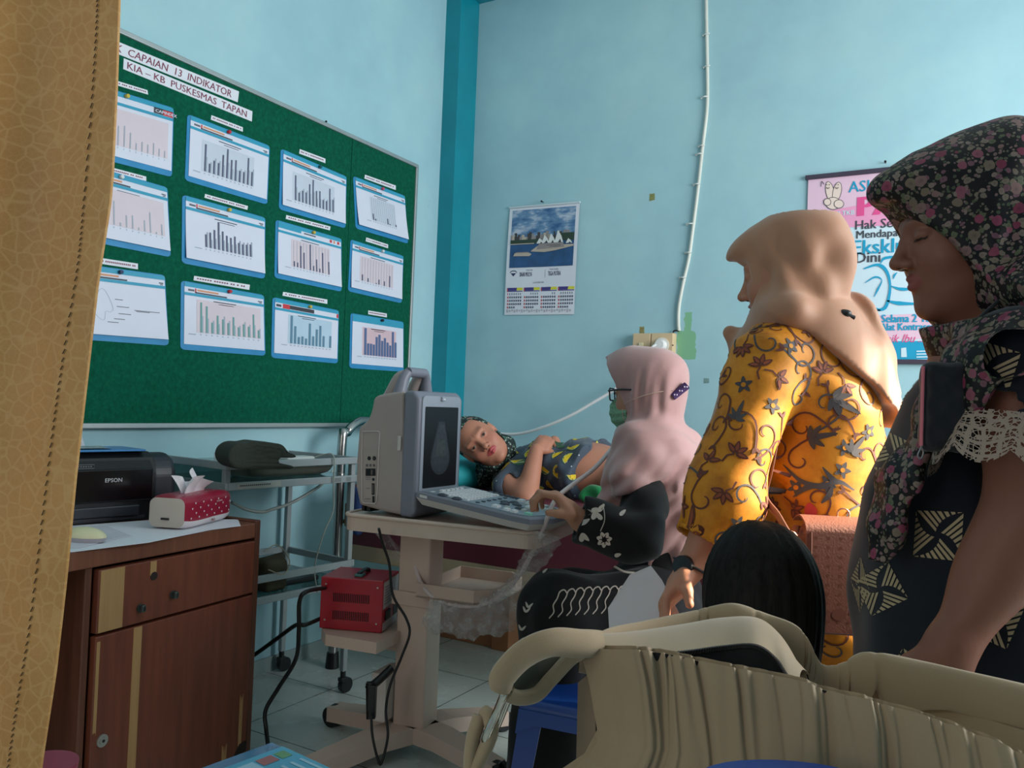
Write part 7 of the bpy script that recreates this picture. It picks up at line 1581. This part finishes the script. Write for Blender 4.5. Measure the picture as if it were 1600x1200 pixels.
def a_scarf(P):
    L = tolocal(P, HA); v = smin(ell(L, (0, -.028, .032), (.083, .100, .097)), ell(L, (0, -.03, -.05), (.069, .075, .088)), .05)
    v = smin(v, cap(P, toW(HA, (0, -.02, -.10)), Ay(796, 742, 3.05), .058, .07), .04); v = smin(v, cap(P, toW(HA, (.04, -.01, -.10)), Ay(752, 748, 2.98), .05, .03), .04); v = smin(v, cap(P, toW(HA, (-.04, -.01, -.10)), Ay(752, 748, 2.98), .05, .03), .04)
    v = v+wr(P, [(.003, 60, 20, 50, 0), (.002, -90, 60, 40, 1)])
    r2 = np.sqrt((L[:, 0]/.073)**2+((L[:, 2]+.024)/.098)**2); cut = np.minimum(L[:, 1]+.012-.045*np.clip(L[:, 2]/.05, 0, 1), (1-r2)*.07); return smax(v, cut, .006)
def dots_mat():
    m, nt, b = nodes('green_black_dotted_scarf'); co = objco(nt); v = nd(nt, 'TexVoronoi', i_Scale=105.0); lk(nt, co, v.inputs['Vector']); sx = nd(nt, 'SeparateColor'); lk(nt, v.outputs['Color'], sx.inputs[0])
    f = mth(nt, 'LESS_THAN', v.outputs['Distance'], .38); c = mixc(nt, f, lin((16, 24, 24)), ramp(nt, sx.outputs[0], [(0, lin((150, 168, 156))), (.35, lin((46, 92, 74))), (.7, lin((92, 124, 110)))], 'CONSTANT')); lk(nt, c, b.inputs['Base Color']); b.inputs['Roughness'].default_value = .7; return m
lo, hi = bounds([HA[0], Ay(800, 738, 3.05), Ay(752, 748, 2.98)], .15); solid('headscarf', a_scarf, lo, hi, .0045, dots_mat(), Ap)
xcut = Ay(900, 740, 2.90)[0]
def a_shirt(P):
    v = a_torso(P, .010); v = smin(v, cap(P, Ay(806, 738, 3.0), aS+(aE-aS)*.10, .085, .064), .03)
    v = v+wr(P, [(.006, 34, 20, 30, 0), (.004, 62, -30, 24, 1), (.003, 90, 40, -50, 2)]); v = smin(v, cap(P, Ay(800, 725, 3.28), Ay(832, 733, 3.34), .06, .052), .03)
    flare = P[:, 0]-(xcut+.02*np.sin(P[:, 1]*30)+.02*(P[:, 2]-.9)); v = v-.010*np.clip((P[:, 0]-xcut+.08)*10, 0, 1)
    arm = cap(P, aS+(aE-aS)*.0, aE+(aE-aS)*.3, .052, .052); v = smax(v, -smax(arm, (_a(aS+(aE-aS)*.0)-P) @ _a(unit(aE-aS)), .004), .006)
    return smax(v, flare, .006)
def slice_(sz):
    t = np.linspace(0, math.pi, 14); arc = lambda r: [(r*math.cos(a), -r*math.sin(a)*.9) for a in t]; n = 14
    return [((arc(sz), [tuple(range(n))[::-1]]), 2, 0), ((arc(sz*.90), [tuple(range(n))[::-1]]), 3, .0005), ((arc(sz*.80), [tuple(range(n))[::-1]]), 1, .001)]
def sh_extra(v, q):
    D_ = Drape(v, q); r = random.Random(3)
    for (c, n) in D_.spots(110, .060, None, 6):
        u, w, n = D_.axes(n); a = r.uniform(-2.2, 1.0); u2 = u*math.cos(a)+w*math.sin(a); w2 = -u*math.sin(a)+w*math.cos(a)
        for g, mi, o in slice_(r.uniform(.026, .034)): D_.lay(*g, c, u2, w2, n, mi, .0016+o, .05)
        for j in range(4): D_.lay(disc(r.uniform(-.015, .015), r.uniform(-.022, -.006), .0022, n=6), [tuple(range(6))], c, u2, w2, n, 0, .0036, .05)
    for (c, n) in D_.spots(130, .026, None, 9): u, w, n = D_.axes(n); D_.lay(disc(0, 0, .0028, n=6), [tuple(range(6))], c, u, w, n, 4, .0014, .04)
    return D_.out()
lo, hi = bounds([Ay(795, 745, 2.8), Ay(890, 740, 3.35), Ay(925, 740, 2.9)], .15); solid('shirt', a_shirt, lo, hi, .0055, [cloth_mat('slate_blue_shirt', (62, 74, 88), .15, .6, .2, 300), mat('yellow_melon_print', (222, 190, 30), .7, var=.08, vscale=50), mat('dark_green_rind_print', (66, 104, 74), .7, var=0), mat('pale_rind_print', (190, 204, 150), .7, var=0), mat('white_fleck_print', (200, 208, 214), .7, var=0)], Ap, extra=sh_extra)
xs = Ay(950, 760, 2.95)[0]
def a_skirt(P):
    v = smin(a_torso(P, .012), chain(squash(P, np.array([-.9, 3.08, .9]), (0, 1, 0), 1.5), [aHIP, np.array([-.80, 3.08, .905]), np.array([-.52, 3.08, .88])], [.115, .10, .085], .05), .05); v = v+wr(P, [(.005, 20, 30, 24, 0), (.003, 50, -30, 30, 1)])
    return smax(v, (xs+.9*(P[:, 2]-.86))-P[:, 0], .006)
def k_extra(v, q):
    D_ = Drape(v, q)
    for (c, n) in D_.spots(40, .07, None, 2):
        u, w, n = D_.axes(n)
        for g, mi in flower5(.016)[:7]: D_.lay(*g, c, u, w, n, mi, .0015, .05)
    return D_.out()
lo, hi = bounds([np.array([xs-.1, 2.85, .78]), np.array([-.46, 3.3, 1.05])], .1); solid('skirt', a_skirt, lo, hi, .008, [cloth_mat('black_flowered_skirt', (20, 24, 22), .2), M_wp], Ap, extra=k_extra)
ck = Ay(927, 772, 2.87); solid('green_cloth', lambda P: rbox(P, ck, (.05, .03, .03), None, .025)+wr(P, [(.006, 50, 30, 60, 0)]), ck-.1, ck+.1, .006, cloth_mat('bright_green_cloth', (20, 122, 66), .15), label='crumpled bright green cloth tucked at the waist of the lying patient', cat='cloth')
# ================================================================== things close to the camera
M_bg = cloth_mat('beige_twill_bag', (160, 139, 110), .05, .8, .25, 700, .15)
bagroot = thing('handbag', (*W(1250, 1190, .66)[:2], .55), 'large beige ruched handbag standing open close to the camera', 'handbag')
def rail(pts): return lambda t: np.array([np.interp(t, [p[0] for p in pts], [p[k] for p in pts]) for k in (1, 2, 3)])
def smoothrail(pts, n=14):
    s = spline([(p[1], p[2], p[3]) for p in pts], n); return lambda t: np.array([np.interp(t*(len(s)-1), range(len(s)), s[:, k]) for k in range(3)])
# rim of the front wall: pixel x, y and distance
front = smoothrail([(0, 905, 1016, .66), (0, 960, 1018, .64), (0, 1040, 1022, .62), (0, 1130, 1043, .60), (0, 1230, 1062, .575), (0, 1330, 1090, .55), (0, 1430, 1115, .53), (0, 1530, 1150, .51), (0, 1640, 1195, .49)])
_rf = random.Random(21); CREASES = []; _t = .10
while _t < 1.02: CREASES.append((_t, _rf.uniform(.005, .013), _rf.uniform(.2, .95), _rf.uniform(-.09, .09), _rf.uniform(.2, 1.0))); _t += _rf.choice([.012, .02, .03, .042, .055])
def ruf(t, v=0.0):
    q = .35*math.sin(t*38+1.5*math.sin(t*11))
    for p, w, d, sl, L in CREASES:
        x = (t-p-sl*v-.012*math.sin(v*6+p*40))/(w*(1+1.6*v))
        if abs(x) < 3: q -= d*math.exp(-x*x)*max(0.0, 1-v/L)
    return q
def frontwall(u, v):
    x, y, d = front(u); amp = np.clip((u-.09)*9, 0, 1)
    P = W(x, y, d); L = .36; fold = ruf(u, v)*amp*.0075
    out = -FW*(.03*math.sin(min(1, v*1.5)*math.pi/2)+fold)-UP*(L*v)+UP*(.003*ruf(u)*amp*(1-v))
    if v < .06: out = out+FW*.006*(1-v/.06)**2
    return P+out+RT*(np.interp(v, [0, .06, .18, .22, .27, .40, 1], [0, .008, .017, .004, -.030, -.060, -.075])*max(0, 1-u*2.2)**1.3)-FW*(np.interp(v, [0, .16, .24, .4, 1], [0, 0, .012, .03, .03])*max(0, 1-u*2.0))
m = MB(); m.grid(frontwall, 440, 44); m.grid(lambda u, v: frontwall(u, v*.3)+FW*.010, 150, 8); m.build('front_panel', M_bg, bagroot)
back = smoothrail([(0, 905, 1010, .68), (0, 950, 985, .74), (0, 1010, 972, .78), (0, 1080, 958, .80), (0, 1110, 950, .80), (0, 1150, 946, .79), (0, 1200, 962, .78), (0, 1240, 978, .76), (0, 1262, 1000, .74), (0, 1284, 1040, .71), (0, 1315, 1040, .69), (0, 1355, 1022, .67), (0, 1440, 1036, .65), (0, 1530, 1056, .63), (0, 1640, 1082, .61)])
def ruf2(t): return sum(-math.exp(-((t-c)/.006)**2) for c in (.235, .275, .40, .545, .56, .58, .605, .64, .70, .735, .80))
def backband(u, v):   # v 0..1 wraps over a soft padded roll
    x, y, d = back(u); a = v*2*math.pi; r = .019+.0065*ruf2(u)+.0022*math.sin(u*40)
    w = 1.0 if u > .08 else .6+.4*u/.08
    return W(x, y, d)-UP*r*w*.9+UP*math.cos(a)*r*w+FW*math.sin(a)*r*.55*w
m = MB(); m.grid(lambda v, u: backband(u, v), 18, 260, 0, True, True); m.build('padded_rim', M_bg, bagroot)
def backwall(u, v):
    x, y, d = back(u); f = front(u); L = .34
    return W(x, y, d)-UP*(.030+L*v)-FW*(.012*math.sin(v*3+u*7)+.02*v)+FW*.006*math.sin(u*31)*(1-v)
m = MB(); m.grid(backwall, 160, 22); m.build('back_panel', M_bg, bagroot)
# inner facing that folds towards the camera beneath the rim
inner = smoothrail([(0, 930, 1012, .70), (0, 1000, 998, .75), (0, 1070, 985, .77), (0, 1130, 974, .765), (0, 1190, 975, .75), (0, 1225, 1000, .72), (0, 1250, 1040, .69), (0, 1275, 1068, .665)])
low = smoothrail([(0, 930, 1020, .67), (0, 1000, 1024, .67), (0, 1070, 1018, .67), (0, 1130, 1010, .67), (0, 1180, 1008, .66), (0, 1212, 1030, .65), (0, 1232, 1060, .62), (0, 1248, 1082, .60)])
def facing(u, v): a = W(*inner(u)); b = W(*low(u)); return a*(1-v)+b*v+UP*.010*math.sin(v*math.pi)+FW*.012*math.sin(v*math.pi)
m = MB(); m.grid(facing, 80, 14); put(m.build('facing', M_bg, bagroot), None, 'inner facing folded out along the zip')
def lining(u, v): a = W(*low(u)); f = W(*front(.12+.50*u)); return a*(1-v)+(f+FW*.012)*v-UP*(.003+.10*math.sin(math.pi*v))
m = MB(); m.grid(lining, 60, 16); put(m.build('lining', mat('black_lining', (10, 10, 12), .8), bagroot), None, 'black lining')
m = MB()
for i in range(90): p = W(*low(.12+.86*i/89)); m.box(p-UP*.001, (.0022, .004, .003), 0)
m.build('zip', mat('dark_zip_teeth', (30, 30, 32), .5, .3), bagroot)
# strap end twisted into a loop on the left, with its metal ring
M_bl = mat('grey_strap_reverse', (96, 96, 84), .8)
def loop(pts, w0, name, mtl, ctr=None, tw=None, th=.012):
    m = MB(); s = spline(pts, 10); n = len(s); t = np.gradient(s, axis=0); t /= np.linalg.norm(t, axis=1)[:, None]
    w = np.interp(np.linspace(0, 1, n), np.linspace(0, 1, len(w0)), w0); V = []
    for i in range(n):
        side_ = tw(i/(n-1)); side_ = unit(side_-t[i]*np.dot(side_, t[i])); b = np.cross(t[i], side_)
        for k in range(14): a = 2*math.pi*k/14; V.append(s[i]+side_*math.cos(a)*w[i]*(1+.05*math.cos(a*3))+b*math.sin(a)*th*(.5+.5*abs(math.sin(a))))
    F = [(i*14+k, i*14+(k+1) % 14, (i+1)*14+(k+1) % 14, (i+1)*14+k) for i in range(n-1) for k in range(14)]; m.add(V, F, 0, True); m.add(V[:14], [tuple(range(14))[::-1]]); m.add(V[-14:], [tuple(range(14))]); return m.build(name, mtl, bagroot)
st = put(loop([W(930, 1006, .665), W(905, 1006, .65), W(860, 1004, .635), W(818, 1022, .63), W(787, 1054, .63), W(782, 1072, .634)], [.012, .013, .013, .013, .012, .009], 'strap', M_bg, tw=lambda t: UP*.9-FW*.5, th=.010), None, 'outer turn of the strap')
put(loop([W(908, 1018, .655), W(890, 1030, .66), W(862, 1060, .665), W(838, 1085, .66), W(810, 1090, .65), W(790, 1082, .64)], [.008, .008, .008, .008, .008, .007], 'strap', M_bg, tw=lambda t: UP*.5-FW*.8, th=.006), None, 'inner turn of the strap')
put(loop([W(898, 1020, .668), W(868, 1035, .672), W(838, 1052, .672), W(812, 1068, .662), W(796, 1076, .65)], [.006, .014, .018, .014, .008], 'strap_reverse', M_bl, tw=lambda t: UP*.8-FW*.3, th=.003), None, 'grey reverse of the strap')
put(loop([W(756, 1112, .66), W(764, 1120, .655), W(768, 1140, .65), W(760, 1165, .648), W(748, 1188, .648), W(736, 1208, .65), W(738, 1160, .652), W(750, 1118, .657)], [.006, .008, .009, .009, .009, .009, .009, .007], 'strap', M_bg, tw=lambda t: FW, th=.006), None, 'hanging end of the strap')
m = MB(); rc_ = [W(793, 1072, .632), W(787, 1088, .63), W(777, 1112, .64), W(764, 1140, .642), W(759, 1156, .645), W(763, 1160, .652), W(772, 1142, .655), W(784, 1114, .652), W(794, 1088, .645), W(797, 1074, .638)]; m.tube(rc_, .0036, 10, closed=True, sm=4); m.build('metal_ring', mat('polished_silver_ring', (196, 190, 180), .2, 1.0, var=.05), bagroot)

# stand the bag on a stool: its blue seat peeps out at the bottom edge
sp0 = W(1236, 1250, .50); root = thing('plastic_chair', (sp0[0], sp0[1], 0), 'blue plastic chair whose rim shows at the bottom edge under the handbag', 'chair')
m = MB(); m.grid(lambda u, v: np.array([*(sp0[:2]+RT[:2]*.055*(1+.35*v)*math.cos(2*math.pi*u)+FW[:2]*.03*math.sin(2*math.pi*u)), sp0[2]+.0115-.03*v**2]), 28, 8, 0, True, True)
m.add([np.array([*(sp0[:2]+RT[:2]*.055*math.cos(2*math.pi*u)+FW[:2]*.03*math.sin(2*math.pi*u)), sp0[2]+.0115]) for u in np.linspace(0, 1, 28, endpoint=False)], [tuple(range(28))]); m.build('back_rim', M_bs, root)
for sx in (-1, 1): m = MB(); q = np.array([*sp0[:2], 0])+RT*.05*sx; m.tube([q, np.array([q[0], q[1], sp0[2]-.01])], .012, 10); m.build('leg', M_bs, root)

# see-through blue box with a pack on it, bottom left
M_tb = mat('clear_blue_plastic', (60, 140, 190), .12, var=.03, trans=.6, alpha=.75)
zt_ = .50; bxp = [on('z', zt_, *p) for p in ((316, 1200), (425, 1160), (470, 1165), (560, 1215))]
root = thing('plastic_container', on('z', 0, 430, 1500), 'translucent blue plastic container at the bottom edge left of the cart', 'container'); root.location = (*np.mean(bxp, 0)[:2], zt_-.16)
m = MB(); a, b, c, d = W(300, 1212, 1.30), W(425, 1160, 1.42), W(545, 1208, 1.30), W(420, 1300, 1.16)
for z_ in (a, b, c, d): z_[2] = b[2]
H_ = .16; V = [a, b, c, d]+[p-UP*H_ for p in (a, b, c, d)]; m.add(V, [(0, 3, 2, 1), (0, 1, 5, 4), (1, 2, 6, 5), (2, 3, 7, 6), (3, 0, 4, 7), (4, 5, 6, 7)]); m.build('box', M_tb, root)
m = MB()
for k in range(16): t = k/15; p = b*(1-t)+c*t-UP*.012; m.tube([p, p-UP*.05], .0028, 6)
m.build('ribs', mat('deep_blue_rib', (30, 92, 150), .3), root)
pk = thing('picture_pack', np.mean([a, b, c, d], 0)+UP*.001, 'small printed cyan pack lying on the translucent blue container', 'pack')
p0, p1 = b*.45+c*.3+d*.25, a*.2+d*.5+c*.3
m = MB(); u_ = unit(c-b); v_ = unit(np.cross(UP, u_)); o = b+u_*.055-v_*0+UP*.0012; vv = unit((d-c)-u_*np.dot(d-c, u_))
f_ = lambda A_, B_, h=0.0: o+u_*A_+vv*B_+UP*h
V = [f_(0, .02), f_(.16, .02), f_(.16, .16), f_(0, .16)]; m.add([p for p in V]+[p+UP*.014 for p in V], [(0, 3, 2, 1)[::-1], (4, 5, 6, 7)[::-1], (0, 1, 5, 4), (1, 2, 6, 5), (2, 3, 7, 6), (3, 0, 4, 7)])
def pr_(a0, b0, a1, b1, mi): m.add([f_(a0, b0, .0146), f_(a1, b0, .0146), f_(a1, b1, .0146), f_(a0, b1, .0146)], [(0, 1, 2, 3)], mi)
for k in range(7): pr_(.06, .028+k*.018, .155, .034+k*.018, 1)
pr_(.015, .03, .04, .05, 2); pr_(.015, .055, .04, .085, 3); pr_(.015, .09, .05, .12, 1)
m.build('printed_wrap', [mat('cyan_pack_film', (84, 170, 200), .3), mat('light_blue_print', (170, 206, 224), .35, var=0), mat('leaf_green_print', (110, 160, 110), .4, var=0), mat('dusty_red_print', (176, 104, 100), .4, var=0)], pk)
# red basin rim at the bottom left corner
rq = W(66, 1218, 1.14); root = thing('plastic_basin', rq-UP*.10, 'dark pink plastic basin at the bottom left corner by the curtain', 'basin')
m = MB(); m.grid(lambda u, v: rq+RT*(.045*math.cos(2*math.pi*u)*(1-.25*v))+FW*(.045*math.sin(2*math.pi*u)*(1-.25*v))+UP*(.022-.10*v), 32, 6, 0, True, True); m.add([rq+RT*.045*math.cos(t)+FW*.045*math.sin(t)+UP*.022 for t in np.linspace(0, 2*math.pi, 32, endpoint=False)], [tuple(range(32))]); m.build('bowl', mat('dark_pink_plastic', (150, 52, 74), .35), root)
